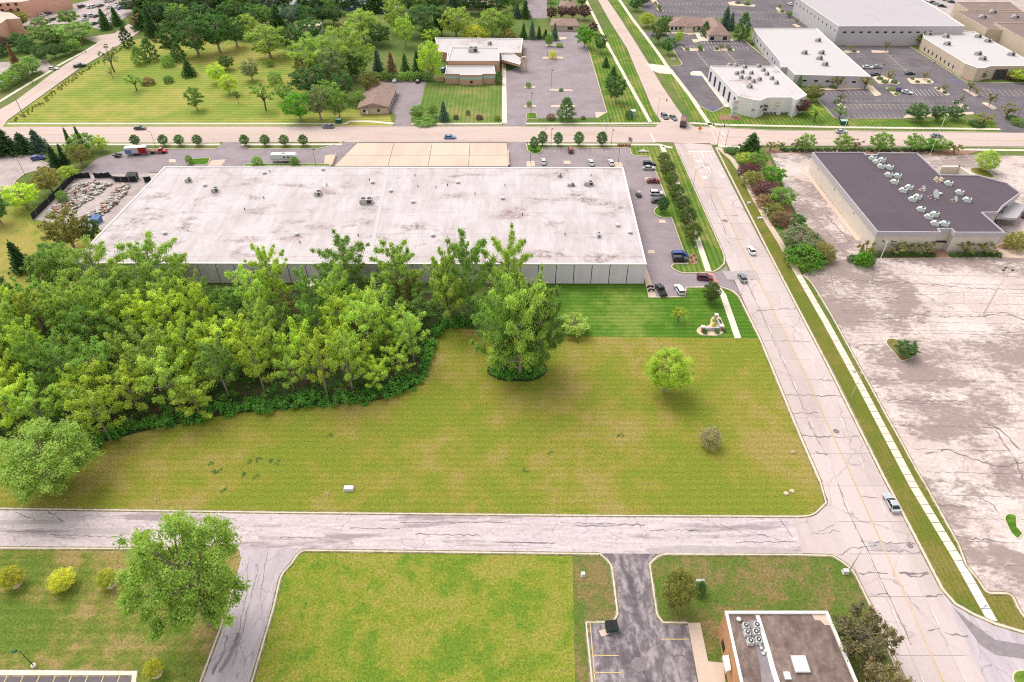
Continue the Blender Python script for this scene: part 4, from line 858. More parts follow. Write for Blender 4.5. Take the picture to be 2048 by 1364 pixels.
T('broad', 1702, 1312, 1212, 128, 'bz', '', label='dark bronze-leaved tree beside the brick office'); T('broad', 1742, 1420, 1322, 120, 'bz', '', label='bronze-leaved tree cut by the bottom edge of the photo')
for bx, by, ty, w_ in [(33, 1169, 1131, 50), (132, 1172, 1136, 56), (222, 1170, 1137, 42), (314, 1348, 1318, 40)]:
    T('round', bx, by, ty, w_, 'ye', 'on the patchy near lawn', 'young yellow trees on the near lawn')
    mb = MB(); mb.lathe([(.95, 0), (.9, .09), (.01, .14)], 12); q = mb.build('mulch_ring', M['stone']); q.location = G(bx, by); tag(q, 'round pale mulch ring under a young yellow lawn tree', 'mulch ring', 'mulch rings on the near lawn')
T('broad', 1808, 712, 677, 52, 'dg', '', h=4.6, label='small dark tree on the kerbed island in the big car park')
# --- street trees and car park rows
SG = 'street trees along the cross road'
for bx in (273, 329, 361, 397, 491, 532, 570, 608): T('round', bx, 291, 269, 22, 'dg', 'on the western cross road verge', SG)
for bx, by, ty, w_ in [(1068, 301, 273, 20), (1085, 291, 262, 23), (1116, 291, 264, 21), (1157, 291, 263, 23), (1203, 291, 263, 25)]: T('round', bx, by, ty, w_, 'dg', 'on the verge beside the front car park', SG)
for bx, by, ty, w_ in [(1326, 331, 304, 26), (1333, 355, 321, 30), (1341, 372, 343, 28), (1350, 399, 367, 32), (1362, 422, 390, 32), (1371, 453, 412, 35), (1382, 482, 443, 36)]:
    T('round', bx, by, ty, w_ * 1.12, 'rd', 'in the warehouse car park row', 'trees in the row beside the warehouse car park')
T('round', 1324, 425, 392, 26, 'dg', '', label='small green tree on the lawn island of the car park')
TSW = 1.22
TS('in the east planting strip', [('cone', 1500, 305, 262, 46, 'dg'), ('broad', 1490, 328, 303, 38, 'yg'), ('broad', 1514, 334, 300, 40, 'mg'), ('bush', 1495, 348, 325, 36, 'pu'), ('broad', 1542, 368, 330, 46, 'bg'), ('bush', 1502, 370, 340, 38, 'ol'), ('bush', 1528, 390, 362, 48, 'pu'), ('broad', 1560, 412, 372, 50, 'mg'), ('bush', 1532, 412, 388, 40, 'br'), ('bush', 1546, 432, 404, 36, 'ol'), ('bush', 1558, 446, 420, 36, 'br'), ('broad', 1592, 456, 427, 32, 'dg'), ('broad', 1596, 494, 452, 78, 'gg'), ('bush', 1608, 524, 486, 74, 'bg'), ('bush', 1644, 518, 484, 44, 'ol'), ('bush', 1462, 304, 293, 26, 'dg')], 'planting beside the east road')
TSW = 1.1
TS('behind the dark-roofed building', [('spread', 1540, 302, 281, 26, 'ol'), ('broad', 1608, 304, 265, 38, 'mg'), ('spread', 1590, 302, 277, 22, 'br'), ('broad', 1681, 303, 266, 36, 'mg'), ('spread', 1708, 302, 277, 28, 'br'), ('broad', 1758, 304, 262, 46, 'mg'), ('broad', 1824, 303, 266, 42, 'mg'), ('broad', 1856, 301, 275, 32, 'bg'), ('broad', 1880, 303, 276, 34, 'mg'), ('spread', 1906, 307, 284, 34, 'ol'), ('spread', 1560, 300, 283, 20, 'ol')], 'trees behind the dark-roofed building')
TSW = 1.0
for k, bx in enumerate(range(1570, 1860, 17)): T('bush', bx, 301, 296, 18, 'vd', 'in the low hedge beside the cross road', 'low hedge beside the cross road')
T('round', 1966, 342, 300, 48, 'lg', '', label='round light green tree on the oval island right of the dark roof')
TS('in front of the dark-roofed building', [('spread', 1725, 522, 480, 44, 'ol'), ('bush', 1722, 532, 500, 36, 'bg'), ('spread', 1790, 510, 482, 38, 'ol'), ('spread', 1820, 510, 482, 40, 'ol'), ('spread', 1852, 510, 482, 38, 'ol'), ('spread', 1926, 510, 482, 38, 'ol'), ('spread', 1964, 510, 480, 40, 'ol')], 'trees in front of the dark-roofed building')
T('bush', 2024, 497, 462, 48, 'ol', '', label='large olive shrub at the right end of the dark-roofed building')
for bx in list(range(1702, 1742, 12)): T('bush', bx, 522 + (bx - 1702) * .3, 508, 20, 'dg', 'at the dark-roofed building corner', 'clipped corner shrubs')
for bx in list(range(1746, 1872, 13)) + list(range(1904, 1996, 13)): T('bush', bx, 513, 503, 15, 'dg', 'in the clipped front hedge', 'clipped hedge of the dark-roofed building')
# --- west field
W1 = 'in the mown west field'
TS(W1, [('juniper', 258, 95, 52, 28, 'vd'), ('juniper', 281, 129, 92, 32, 'mg'), ('juniper', 303, 121, 76, 36, 'dg'), ('bush', 337, 132, 108, 28, 'mg'), ('cone', 380, 152, 117, 34, 'dg'), ('juniper', 360, 122, 84, 30, 'dg'), ('bare', 229, 144, 88, 44, 'gg'), ('bare', 226, 157, 131, 16, 'gg'), ('spread', 274, 182, 147, 38, 'mg'), ('bush', 297, 168, 153, 30, 'br'), ('bush', 338, 165, 151, 22, 'dg'), ('broad', 395, 220, 171, 40, 'mg'), ('broad', 438, 166, 125, 42, 'yg'), ('broad', 460, 189, 146, 44, 'yg'), ('spread', 477, 207, 180, 14, 'dg'), ('broad', 455, 139, 110, 36, 'dg'), ('broad', 505, 161, 117, 42, 'gg'), ('spread', 532, 221, 165, 48, 'mg'), ('bush', 541, 133, 117, 16, 'mg'), ('bush', 552, 168, 141, 32, 'mg')], 'trees of the west field')
TS('by the gabled house', [('broad', 572, 204, 165, 42, 'mg'), ('broad', 602, 242, 182, 74, 'bg'), ('broad', 642, 240, 166, 56, 'gg'), ('broad', 680, 237, 175, 56, 'mg'), ('broad', 622, 192, 130, 84, 'dg'), ('poplarbig', 640, 152, 74, 100, 'lg'), ('poplarbig', 702, 152, 55, 92, 'lg'), ('broad', 742, 188, 142, 52, 'ol'), ('broad', 690, 200, 140, 50, 'dg'), ('poplarbig', 668, 170, 100, 60, 'gg'), ('broad', 715, 160, 105, 44, 'dg'), ('broad', 590, 215, 180, 40, 'mg'), ('broad', 660, 210, 160, 60, 'mg'), ('broad', 720, 212, 180, 30, 'mg'), ('broad', 612, 165, 110, 50, 'ol')], 'wood beside the gabled house')
TS('north of the west field', [('broad', 542, 116, 46, 92, 'lg'), ('broad', 585, 108, 45, 48, 'dg'), ('broad', 620, 88, 34, 64, 'dg'), ('broad', 345, 110, 50, 56, 'dg'), ('broad', 398, 112, 32, 84, 'dg'), ('broad', 440, 104, 20, 74, 'dg'), ('broad', 360, 70, 15, 60, 'dg'), ('broad', 410, 60, 8, 70, 'dg'), ('broad', 330, 52, 22, 40, 'yg'), ('broad', 475, 95, 30, 60, 'dg'), ('broad', 495, 75, 25, 60, 'lg'), ('broad', 510, 62, 18, 50, 'dg')], 'dark wood north of the west field')
TS('behind the bank', [('broad', 728, 84, 16, 84, 'lg'), ('broad', 760, 92, 45, 52, 'dg'), ('poplarbig', 790, 66, 0, 44, 'lg'), ('broad', 812, 94, 26, 44, 'lg'), ('broad', 850, 72, 6, 90, 'dg'), ('broad', 884, 72, 16, 40, 'vd'), ('broad', 913, 76, 10, 76, 'lg'), ('bush', 951, 76, 48, 60, 'ye'), ('broad', 985, 74, 14, 64, 'lg'), ('broad', 1010, 70, 22, 44, 'mg'), ('broad', 862, 84, 54, 44, 'yg'), ('bush', 1015, 78, 56, 40, 'ol')], 'wood behind the bank')
TS('between gabled house and bank', [('cone', 758, 152, 95, 30, 'bl'), ('cone', 785, 156, 100, 28, 'br'), ('cone', 812, 152, 104, 26, 'dg'), ('cone', 836, 152, 97, 30, 'dg'), ('broad', 864, 162, 78, 58, 'yg')])
for bx in range(735, 870, 17): T('bush', bx, 160, 142, 28, 'mg', 'in the hedge behind the gabled house', 'hedge behind the gabled house')
TS('on the lawn in front of the bank', [('cone', 888, 242, 200, 26, 'bl'), ('broad', 836, 238, 208, 38, 'mg'), ('broad', 866, 234, 206, 26, 'mg'), ('bush', 850, 247, 233, 50, 'mg'), ('bush', 912, 238, 229, 12, 'pu'), ('bush', 936, 230, 219, 10, 'dg'), ('bush', 959, 238, 229, 16, 'pu'), ('bush', 995, 240, 230, 14, 'ol'), ('juniper', 998, 168, 142, 18, 'dg')])
k = 0
for row, (by, ty, st, w_) in enumerate([(52, 6, 27, 46), (26, -22, 30, 50), (2, -45, 34, 54)]):
    x = 290 + row * 11
    while x < 1030:
        if not (row == 0 and x > 690): T('broad' if (k * 7) % 5 else 'cone', x + trng.uniform(-8, 8), by + trng.uniform(-5, 5), ty + trng.uniform(-4, 6), w_ * trng.uniform(.8, 1.2), ['dg', 'vd', 'dg', 'mg', 'dg', 'bl'][k % 6], f"in the far wood's {['near', 'middle', 'far'][row]} row", 'far wood at the top'); k += 1
        x += st
# --- top left around the flats
TS('by the flats at the upper left', [('broad', 57, 23, 2, 32, 'dg'), ('bush', 28, 36, 15, 44, 'ol'), ('broad', 46, 54, 22, 44, 'ol'), ('broad', 140, 50, 18, 50, 'mg'), ('broad', 85, 56, 33, 42, 'mg'), ('broad', 152, 82, 42, 100, 'mg'), ('broad', 92, 88, 48, 66, 'mg'), ('broad', 44, 102, 62, 44, 'dg'), ('broad', 62, 116, 72, 44, 'dg'), ('broad', 87, 124, 90, 36, 'dg'), ('broad', 112, 116, 85, 36, 'dg'), ('broad', 133, 110, 84, 36, 'dg'), ('broad', 152, 102, 76, 32, 'mg'), ('cone', 32, 128, 86, 18, 'br'), ('bush', 22, 72, 62, 22, 'dg'), ('bush', 2, 85, 72, 24, 'dg'), ('broad', 15, 105, 72, 36, 'pu'), ('broad', 0, 112, 88, 40, 'dg'), ('broad', 110, 95, 65, 40, 'dg')], 'trees by the flats')
TS('in the row beside the west road', [('round', 66, 147, 112, 44, 'mg'), ('round', 46, 160, 126, 42, 'mg'), ('round', 28, 170, 140, 38, 'mg'), ('round', 8, 180, 148, 34, 'mg')], 'trees beside the west road')
TS('on the verge of the west road bend', [('cone', 213, 58, 14, 28, 'dg'), ('cone', 236, 50, 12, 28, 'dg'), ('broad', 268, 26, -10, 54, 'vd'), ('broad', 290, 22, -12, 44, 'vd'), ('bare', 276, 62, 24, 30, 'br'), ('cone', 307, 74, 10, 34, 'vd')], 'trees at the west road bend')
# --- left, between the car park and the warehouse
TS('by the small left car park', [('cone', 16, 306, 252, 62, 'vd'), ('cone', 52, 304, 262, 50, 'vd'), ('cone', 82, 302, 256, 44, 'bl'), ('cone', 146, 302, 252, 18, 'dg'), ('cone', 168, 300, 249, 20, 'dg'), ('broad', 170, 306, 264, 66, 'mg'), ('broad', 206, 303, 270, 34, 'yg'), ('cone', 114, 332, 288, 30, 'vd'), ('cone', 132, 327, 285, 22, 'vd'), ('broad', 166, 332, 285, 54, 'ol'), ('broad', 106, 386, 330, 64, 'ol'), ('broad', 140, 358, 330, 44, 'yg'), ('broad', 55, 416, 364, 72, 'yg'), ('broad', 4, 448, 386, 56, 'dg'), ('cone', 0, 310, 262, 40, 'vd'), ('bush', 128, 404, 380, 24, 'mg'), ('bush', 380, 328, 308, 16, 'mg'), ('bush', 516, 331, 310, 24, 'mg'), ('bush', 590, 331, 312, 22, 'mg')], 'trees beside the small car park')
T('cone', 48, 541, 478, 46, 'vd', '', label='dark leaning spruce on the golden meadow'); TS('between golden meadow and warehouse', [('broad', 150, 500, 415, 92, 'ol'), ('broad', 186, 486, 432, 56, 'dg'), ('broad', 118, 545, 480, 74, 'mg'), ('broad', 112, 590, 500, 70, 'mg'), ('broad', 20, 640, 545, 70, 'dg'), ('broad', 150, 575, 485, 70, 'mg'), ('broad', -10, 700, 580, 60, 'mg')], 'trees beside the golden meadow')
# --- north side of the cross road, right of the bank
TS('behind the bank car park', [('cone', 1034, 36, 4, 20, 'bl'), ('cone', 1051, 36, -2, 24, 'dg'), ('cone', 1047, 77, 44, 18, 'dg'), ('cone', 1064, 78, 38, 18, 'bl'), ('cone', 1078, 78, 50, 14, 'dg'), ('cone', 1091, 78, 57, 16, 'dg'), ('cone', 1109, 80, 44, 18, 'bl'), ('round', 1098, 92, 68, 20, 'mg')])
TS('by the low hipped house', [('broad', 1103, 39, 12, 26, 'pu'), ('broad', 1124, 37, 11, 26, 'pu'), ('broad', 1145, 38, 10, 28, 'pu'), ('broad', 1168, 40, 7, 32, 'pu'), ('broad', 1186, 68, 44, 22, 'pu'), ('broad', 1135, 16, -8, 20, 'mg'), ('broad', 1163, 12, -12, 26, 'dg'), ('broad', 1100, 6, -14, 22, 'lg')])
TS('on the north road strip', [('broad', 1168, 95, 50, 40, 'bg'), ('broad', 1200, 106, 65, 30, 'dg'), ('cone', 1211, 134, 111, 18, 'dg'), ('cone', 1226, 152, 130, 20, 'dg'), ('broad', 1231, 205, 149, 44, 'dg'), ('broad', 1220, 185, 150, 26, 'dg'), ('bush', 1257, 237, 219, 18, 'dg')])
TS('in the bank car park', [('bush', 1057, 175, 163, 13, 'mg'), ('bush', 1105, 117, 100, 18, 'ye'), ('juniper', 1132, 240, 194, 40, 'dg'), ('bush', 1101, 238, 226, 20, 'br'), ('bush', 1058, 213, 201, 12, 'mg'), ('bush', 1119, 94, 85, 16, 'mg'), ('bush', 1122, 182, 176, 10, 'dg'), ('bush', 1166, 238, 231, 10, 'br')])
TS('by the brown hip-roofed office', [('broad', 1293, 54, 23, 38, 'yg'), ('broad', 1317, 87, 37, 44, 'rd'), ('broad', 1331, 52, 30, 30, 'dg'), ('broad', 1336, 109, 72, 36, 'dg'), ('broad', 1356, 88, 60, 22, 'yg'), ('juniper', 1409, 72, 42, 22, 'dg'), ('cone', 1449, 56, 9, 28, 'bl'), ('cone', 1460, 60, 22, 22, 'bl'), ('juniper', 1482, 80, 25, 36, 'dg'), ('broad', 1270, 22, -6, 30, 'dg'), ('broad', 1287, 12, -14, 28, 'dg'), ('bush', 1504, 90, 84, 10, 'dg')])
for i, bx in enumerate([1338, 1346, 1354, 1366]): T('bush', bx, 61, 55, 8, 'vd', 'under the eaves of the hip-roofed office', 'shrubs under the hip-roofed office')
TS('by the black-windowed white office', [('spread', 1464, 210, 186, 24, 'pu'), ('spread', 1513, 229, 200, 44, 'pu'), ('broad', 1597, 228, 194, 44, 'pu'), ('broad', 1622, 203, 168, 48, 'ol'), ('juniper', 1597, 172, 150, 11, 'bg'), ('juniper', 1615, 170, 150, 7, 'dg'), ('bush', 1487, 221, 201, 24, 'dg'), ('spread', 1628, 242, 211, 36, 'lg')])
for bx in list(range(1506, 1552, 7)) + list(range(1563, 1596, 7)): T('bush', bx, 229, 222, 8, 'vd', 'at the foot of the white office', 'foundation shrubs of the white building')
TS('beyond the cross road', [('spread', 1678, 237, 214, 32, 'mg'), ('broad', 1830, 242, 205, 50, 'dg'), ('broad', 1870, 242, 210, 36, 'dg'), ('broad', 1905, 240, 211, 40, 'dg'), ('spread', 1967, 246, 224, 48, 'ol'), ('spread', 2012, 236, 207, 38, 'ol'), ('bush', 2038, 248, 236, 40, 'mg'), ('bush', 2024, 238, 230, 26, 'dg'), ('bush', 1952, 250, 240, 36, 'dg')])
TS('against the long pale warehouse', [('broad', 1685, 83, 51, 28, 'br'), ('broad', 1712, 83, 54, 34, 'mg'), ('broad', 1808, 86, 52, 28, 'dg'), ('broad', 1836, 90, 62, 28, 'mg'), ('bush', 1940, 64, 48, 20, 'mg')])
for bx in (1724, 1736, 1745, 1754, 1770, 1782): T('bush', bx, 87, 79, 13, 'dg', 'in the bed below the long pale warehouse', 'foundation shrubs of the pale warehouse')
TS('before the white-roofed office', [('broad', 1922, 144, 119, 28, 'dg'), ('broad', 1957, 158, 137, 26, 'dg'), ('broad', 2034, 162, 136, 46, 'yg'), ('bush', 1932, 152, 140, 18, 'lg'), ('bush', 2015, 160, 150, 12, 'pu'), ('bush', 2060, 162, 148, 30, 'dg')])
for i in range(12): T('bush', 1846 + i * 8.2, 97 + i * 5.4, 91 + i * 5.4, 10, 'dg', 'in the hedge along the white-roofed building', 'hedge along the white-roofed building')
TS('by the long white-roofed office', [('spread', 1672, 178, 152, 32, 'ol'), ('spread', 1728, 178, 153, 30, 'ol'), ('bush', 1665, 176, 170, 14, 'mg')])
IG = 'small planting on the kerbed islands'
TS('on an east car park island', [('spread', 1775, 166, 141, 24, 'ol'), ('bush', 1759, 159, 152, 14, 'dg'), ('bush', 1768, 166, 158, 12, 'dg'), ('bush', 1788, 166, 159, 14, 'dg'), ('spread', 1847, 159, 144, 18, 'ol'), ('bush', 1824, 159, 154, 8, 'dg'), ('bush', 1834, 165, 160, 10, 'dg'), ('bush', 1857, 165, 160, 8, 'dg'), ('bush', 1781, 181, 173, 16, 'mg'), ('bush', 1792, 190, 183, 10, 'mg'), ('spread', 1886, 184, 168, 16, 'ol'), ('bush', 1876, 179, 174, 8, 'dg'), ('bush', 1889, 187, 181, 9, 'dg'), ('spread', 1938, 184, 164, 18, 'ol'), ('spread', 1951, 190, 173, 18, 'ol'), ('spread', 1919, 210, 190, 14, 'ol'), ('bush', 1912, 207, 199, 12, 'dg'), ('bush', 1928, 217, 208, 10, 'dg'), ('spread', 1977, 213, 186, 24, 'ol'), ('spread', 1680, 203, 186, 20, 'ol'), ('bush', 1672, 206, 198, 14, 'dg'), ('bush', 1682, 216, 207, 10, 'mg'), ('spread', 1770, 104, 82, 16, 'ol'), ('spread', 1700, 104, 90, 14, 'ol'), ('bush', 1708, 104, 99, 10, 'dg')], IG)
TS('on a black car park island', [('bush', 1374, 101, 95, 10, 'dg'), ('broad', 1398, 100, 86, 12, 'mg'), ('bush', 1401, 101, 95, 10, 'dg'), ('spread', 1441, 100, 88, 16, 'ol'), ('bush', 1433, 100, 94, 9, 'dg'), ('spread', 1455, 100, 88, 14, 'ol'), ('bush', 1460, 101, 95, 10, 'dg')], IG)
TS('on an island of the topmost car park', [('bush', 1310, 9, 2, 8, 'dg'), ('broad', 1318, 22, 8, 9, 'mg'), ('bush', 1321, 23, 17, 8, 'dg'), ('bush', 1475, 7, 3, 12, 'dg'), ('broad', 1494, 9, -8, 12, 'lg'), ('bush', 1494, 10, 5, 13, 'dg'), ('spread', 1558, 20, 7, 10, 'ol'), ('bush', 1563, 25, 19, 9, 'dg'), ('broad', 1577, 34, 21, 16, 'mg'), ('spread', 1592, 48, 36, 12, 'ol')], IG)
g_ = 'shrubs round the stone bed sign'
for bx, by, w_ in [(1409, 666, 12), (1434, 666, 11), (1437, 645, 12), (1447, 662, 9)]: T('bush', bx, by, by - 8, w_, 'dg', 'in the stone sign bed', g_)
for bx, by in [(1427, 642), (1430, 649), (1427, 652)]: T('bush', bx, by, by - 5, 8, 'ye', 'in the stone sign bed', g_)
for bx, by in [(1382, 516), (1388, 512), (1392, 520), (1384, 524)]: T('bush', bx, by, by - 4, 6, 'ol', 'in the oval bed beside the car park', 'shrubs in the oval bed')
for bx in (1238, 1245, 1252, 1258): T('bush', bx, 293, 288, 7, 'br', 'in the verge mulch bed', 'shrubs in the verge bed')

# --- weeds in the field and rough grass along the west road
wd = []
for px, py in [(421, 927), (428, 943), (440, 941), (500, 924), (516, 921), (543, 921), (556, 925), (490, 950), (515, 953), (445, 981), (1100, 905), (660, 870), (1153, 684), (1240, 870), (1050, 940)]:
    g = G(px, py)
    for k in range(5): wd.append((g.x + g3.uniform(-.6, .6), g.y + g3.uniform(-.6, .6), .06, .5, .05, 20))
o = new_obj('weed_patches', leaf_mesh('weed_patches', wd, .14, 9, up=1.5)); o.color = (*lin((124, 152, 76)), 1); o['kind'] = 'stuff'
rg = []
for a_, b_ in zip([(18, 243), (60, 214), (102, 182), (160, 140), (205, 114)], [(60, 214), (102, 182), (160, 140), (205, 114), (252, 86)]):
    A, B = G(*a_), G(*b_); n = int((B - A).length / .5)
    for k in range(n):
        p = A.lerp(B, k / n); rg.append((p.x + g3.uniform(.8, 4.5), p.y + g3.uniform(-1, 1), .25, .6, .35, 10))
o = new_obj('rough_grass', leaf_mesh('rough_grass', rg, .28, 12)); o.color = (*lin((132, 128, 72)), 1); o['kind'] = 'stuff'
# ------------------------------------------------------------------ buildings
def win(root, A, B, t0, t1, z0, z1, mat='glass', frame='blackpl', mull=0, name='window'):
    A = Vector(A[:2]); B = Vector(B[:2]); d = (B - A); L = d.length; d.normalize(); n = Vector((d.y, -d.x))      # outward for ccw
    def quadbox(s0, s1, za, zb, o0, o1):
        P = [A + d * s0 + n * o0, A + d * s1 + n * o0, A + d * s1 + n * o1, A + d * s0 + n * o1]
        return MB().prism([(p.x, p.y) for p in P], za, zb)
    a, b = t0 * L, t1 * L; q = quadbox(a, b, z0, z1, -.02, .05)
    o = q.build(name, M[frame], root)
    quadbox(a + .08, b - .08, z0 + .08, z1 - .08, .0, .065).build('pane', M[mat], o)
    for k in range(mull):
        s = a + (b - a) * (k + 1) / (mull + 1); quadbox(s - .05, s + .05, z0, z1, .0, .09).build('mullion', M[frame], o)
    return o
def building(name, label, px, h, wall, roof, par=.45, pw=.35, cope='capw', cat='building', base=0., overhang=0., fascia=None, root=None, bands=()):
    P = ccw([G(p[0], p[1], h).to_2d() for p in px]); n = len(P)
    c = sum(P, Vector((0, 0))) / n
    if root is None: root = thing(name, label, cat, (c.x, c.y, 0))
    off = Vector((c.x, c.y)) if root.location.xy == c else Vector(root.location.xy)
    Q = [p - off for p in P]
    W = inset(Q, overhang) if overhang else Q
    mb = MB(); mb.add([(p.x, p.y, base) for p in W] + [(p.x, p.y, h - .12 - (fascia or 0)) for p in W], [[i, (i + 1) % n, n + (i + 1) % n, n + i] for i in range(n)])
    mb.build('wall', M[wall], root)
    I = inset(Q, pw * .8)
    new_obj('roof', mesh('roof', [(p.x, p.y, h - par) for p in I], [list(range(n))], M[roof]), root)
    O = inset(Q, -.06); I2 = inset(Q, pw); zb = h - .12 - (fascia or 0)
    v = [(p.x, p.y, zb) for p in O] + [(p.x, p.y, h) for p in O] + [(p.x, p.y, h) for p in I2] + [(p.x, p.y, h - par - .1) for p in I2]
    if fascia: v += [(p.x, p.y, zb) for p in inset(Q, overhang + .2)]
    f = []
    for i in range(n):
        j = (i + 1) % n; f += [[i, j, n + j, n + i], [n + i, n + j, 2 * n + j, 2 * n + i], [2 * n + i, 2 * n + j, 3 * n + j, 3 * n + i]]
        if fascia: f.append([4 * n + i, 4 * n + j, j, i])
    new_obj('fascia' if fascia else 'coping', mesh('coping', v, f, M[cope]), root)
    for z0, z1, m in bands:
        B_ = inset(Q, -.04); mb = MB(); mb.add([(p.x, p.y, z0) for p in B_] + [(p.x, p.y, z1) for p in B_], [[i, (i + 1) % n, n + (i + 1) % n, n + i] for i in range(n)]); mb.build('wall_band', M[m], root)
    return root, Q
def edge_facing(Q, d):                     # indices of edges by outward direction
    r = []
    for i in range(len(Q)):
        e = Q[(i + 1) % len(Q)] - Q[i]; n = Vector((e.y, -e.x)).normalized()
        if n.dot(Vector(d)) > .8: r.append((e.length, i))
    return [i for _, i in sorted(r, reverse=True)]
def roofed(name, label, px, z, rise, wall, hip=.5, over=.6, roofmat='shingle', along=None):
    P = ccw([G(p[0], p[1], z).to_2d() for p in px]); c = sum(P, Vector((0, 0))) / 4; root = thing(name, label, 'house', (c.x, c.y, 0)); Q = [p - c for p in P]
    W = inset(Q, over)
    # ridge along the longer side
    L0 = (Q[1] - Q[0]).length; L1 = (Q[2] - Q[1]).length
    if (along == 'y') or (along is None and L1 > L0): Q = Q[1:] + Q[:1]; W = W[1:] + W[:1]; L0, L1 = L1, L0
    m0 = (Q[3] + Q[0]) / 2; m1 = (Q[1] + Q[2]) / 2; d = (m1 - m0).normalized(); k = min(L1 / 2 * hip * 2, L0 * .48)
    a, b = m0 + d * k, m1 - d * k
    mb = MB(); mb.add([(p.x, p.y, 0) for p in W] + [(p.x, p.y, z + .02) for p in W], [[i, (i + 1) % 4, 4 + (i + 1) % 4, 4 + i] for i in range(4)])
    if hip == 0:
        w0 = (W[3] + W[0]) / 2; w1 = (W[1] + W[2]) / 2; rr = rise * (1 - over / (L1 / 2)); mb.add([(W[3].x, W[3].y, z), (W[0].x, W[0].y, z), (w0.x, w0.y, z + rr), (W[1].x, W[1].y, z), (W[2].x, W[2].y, z), (w1.x, w1.y, z + rr)], [[0, 1, 2], [3, 4, 5]])
    mb.build('wall', M[wall], root)
    v = [(p.x, p.y, z - .05) for p in Q] + [(a.x, a.y, z + rise), (b.x, b.y, z + rise)]; v += [(x, y_, z_ - .25) for x, y_, z_ in v[:4]]
    f = [[0, 1, 5, 4], [2, 3, 4, 5], [1, 2, 5], [3, 0, 4], [6, 7, 1, 0], [7, 8, 2, 1], [8, 9, 3, 2], [9, 6, 0, 3]]
    new_obj('roof', mesh('roof', v, f, M[roofmat]), root)
    return root, W
# --- the warehouse
WH = 7.2
WP = [G(142, 526, WH), G(1293, 528, WH), G(1246.5, 335, WH), G(329, 333, WH)]
c0 = sum((p.to_2d() for p in WP), Vector((0, 0))) / 4
wr = thing('warehouse', 'huge low warehouse with stained white roof and grey panel walls', 'warehouse', (c0.x, c0.y, 0)); wr.location = (c0.x, c0.y, 0)
WQ = [p.to_2d() - c0 for p in WP]
mb = MB(); mb.prism([tuple(p) for p in inset(WQ, .35)], 0, WH - .5); mb.build('wall_core', M['grille'], wr)
for i, cnt in ((0, 32), (1, 14), (3, 14), (2, 32)):
    A, B = WQ[i], WQ[(i + 1) % 4]; d = B - A; L = d.length; d.normalize(); n = Vector((d.y, -d.x))
    for k in range(cnt):
        s0 = L * k / cnt + (.11 if k else 0); s1 = L * (k + 1) / cnt - (.11 if k < cnt - 1 else 0)
        q = [A + d * s0, A + d * s1, A + d * s1 - n * .3, A + d * s0 - n * .3]
        MB().prism([tuple(p) for p in q], .25, WH - .15).build('wall_panel', M['panel'], wr)
new_obj('roof', mesh('roof', [(p.x, p.y, WH - .18) for p in inset(WQ, .3)], [[0, 1, 2, 3]], M['wroof']), wr)
O, I = inset(WQ, -.08), inset(WQ, .45); v = [(p.x, p.y, WH - .35) for p in O] + [(p.x, p.y, WH) for p in O] + [(p.x, p.y, WH) for p in I] + [(p.x, p.y, WH - .3) for p in I]
new_obj('coping', mesh('coping', v, [[a + i, a + (i + 1) % 4, a + 4 + (i + 1) % 4, a + 4 + i] for a in (0, 4, 8) for i in range(4)], M['capw']), wr)
a, b = G(776, 335, WH), G(737, 527, WH); mb = MB(); ribbon(mb, [a - wr.location, b - wr.location], 1.2, WH - .25, WH - .12); mb.build('expansion_joint', M['wroof2'], wr)
for k in range(5): O  # (plain roof between the joints)
tag(MB().prism([G(p[0], p[1], 2.6).to_2d() for p in [(617, 556), (682, 562), (676, 578), (612, 572)]], 0, 2.6).build('lean_to_shed', M['creamwall']), 'small pale flat-roofed shed against the warehouse behind trees', 'shed')
bpy.data.objects['lean_to_shed'].location = (0, 0, 0)
# --- dark-roofed building
DH = 7.6
dpx = [(1625, 304), (1728, 304), (1733, 309), (1753, 309), (1757, 305), (1835, 305.5), (1882, 349), (1957, 350), (2016, 366), (2042, 385), (2006, 411), (1996, 424), (1965, 424.5), (2010, 464.5), (1911, 464.5), (1903, 457), (1877, 457), (1882, 464), (1755, 463)]
dr, DQ = building('store_building', 'cream building with wide dark roof and grey fascia beside the empty lot', dpx, DH, 'creamwall', 'droof', .35, .3, 'fascia', fascia=1.5, overhang=.4)
def rel(root, px, py, z): g = G(px, py, z); return (g.x - root.location.x, g.y - root.location.y)
mb = MB(); mb.prism([rel(dr, 1992, 436, 4), rel(dr, 2033, 438, 4), rel(dr, 2052, 412, 4), rel(dr, 2022, 404, 4), rel(dr, 2004, 412, 4)], 3.6, 4.3); mb.build('entrance_canopy', M['fascia'], dr)
gl = MB().prism([rel(dr, 1990, 428, 4), rel(dr, 2004, 409, 4), rel(dr, 2024, 402, 4), rel(dr, 2004, 428, 4)], 0, 6.2).build('glass_entrance', M['glass'], dr)
for t in range(4):
    a = Vector(rel(dr, 1990, 428, 4)); b = Vector(rel(dr, 2004, 428, 4)); p = a.lerp(b, t / 3); MB().box(p.x - .1, p.x + .1, p.y - .12, p.y - .02, 0, 6.2).build('mullion', M['steel'], gl)
MB().prism([rel(dr, 1872, 484, 2.8), rel(dr, 1905, 484, 2.8), rel(dr, 1900, 478, 2.8), rel(dr, 1880, 478, 2.8)], 2.6, 3.0).build('door_canopy', M['blackpl'], dr)
a = rel(dr, 1893, 503, 0); MB().box(a[0] - .5, a[0] + .5, a[1] - .2, a[1] + .3, 0, 5.6).build('pylon', M['fascia'], dr)
for px_, z_ in ((1780, 3.6), (1818, 3.6), (1950, 3.6)): pass
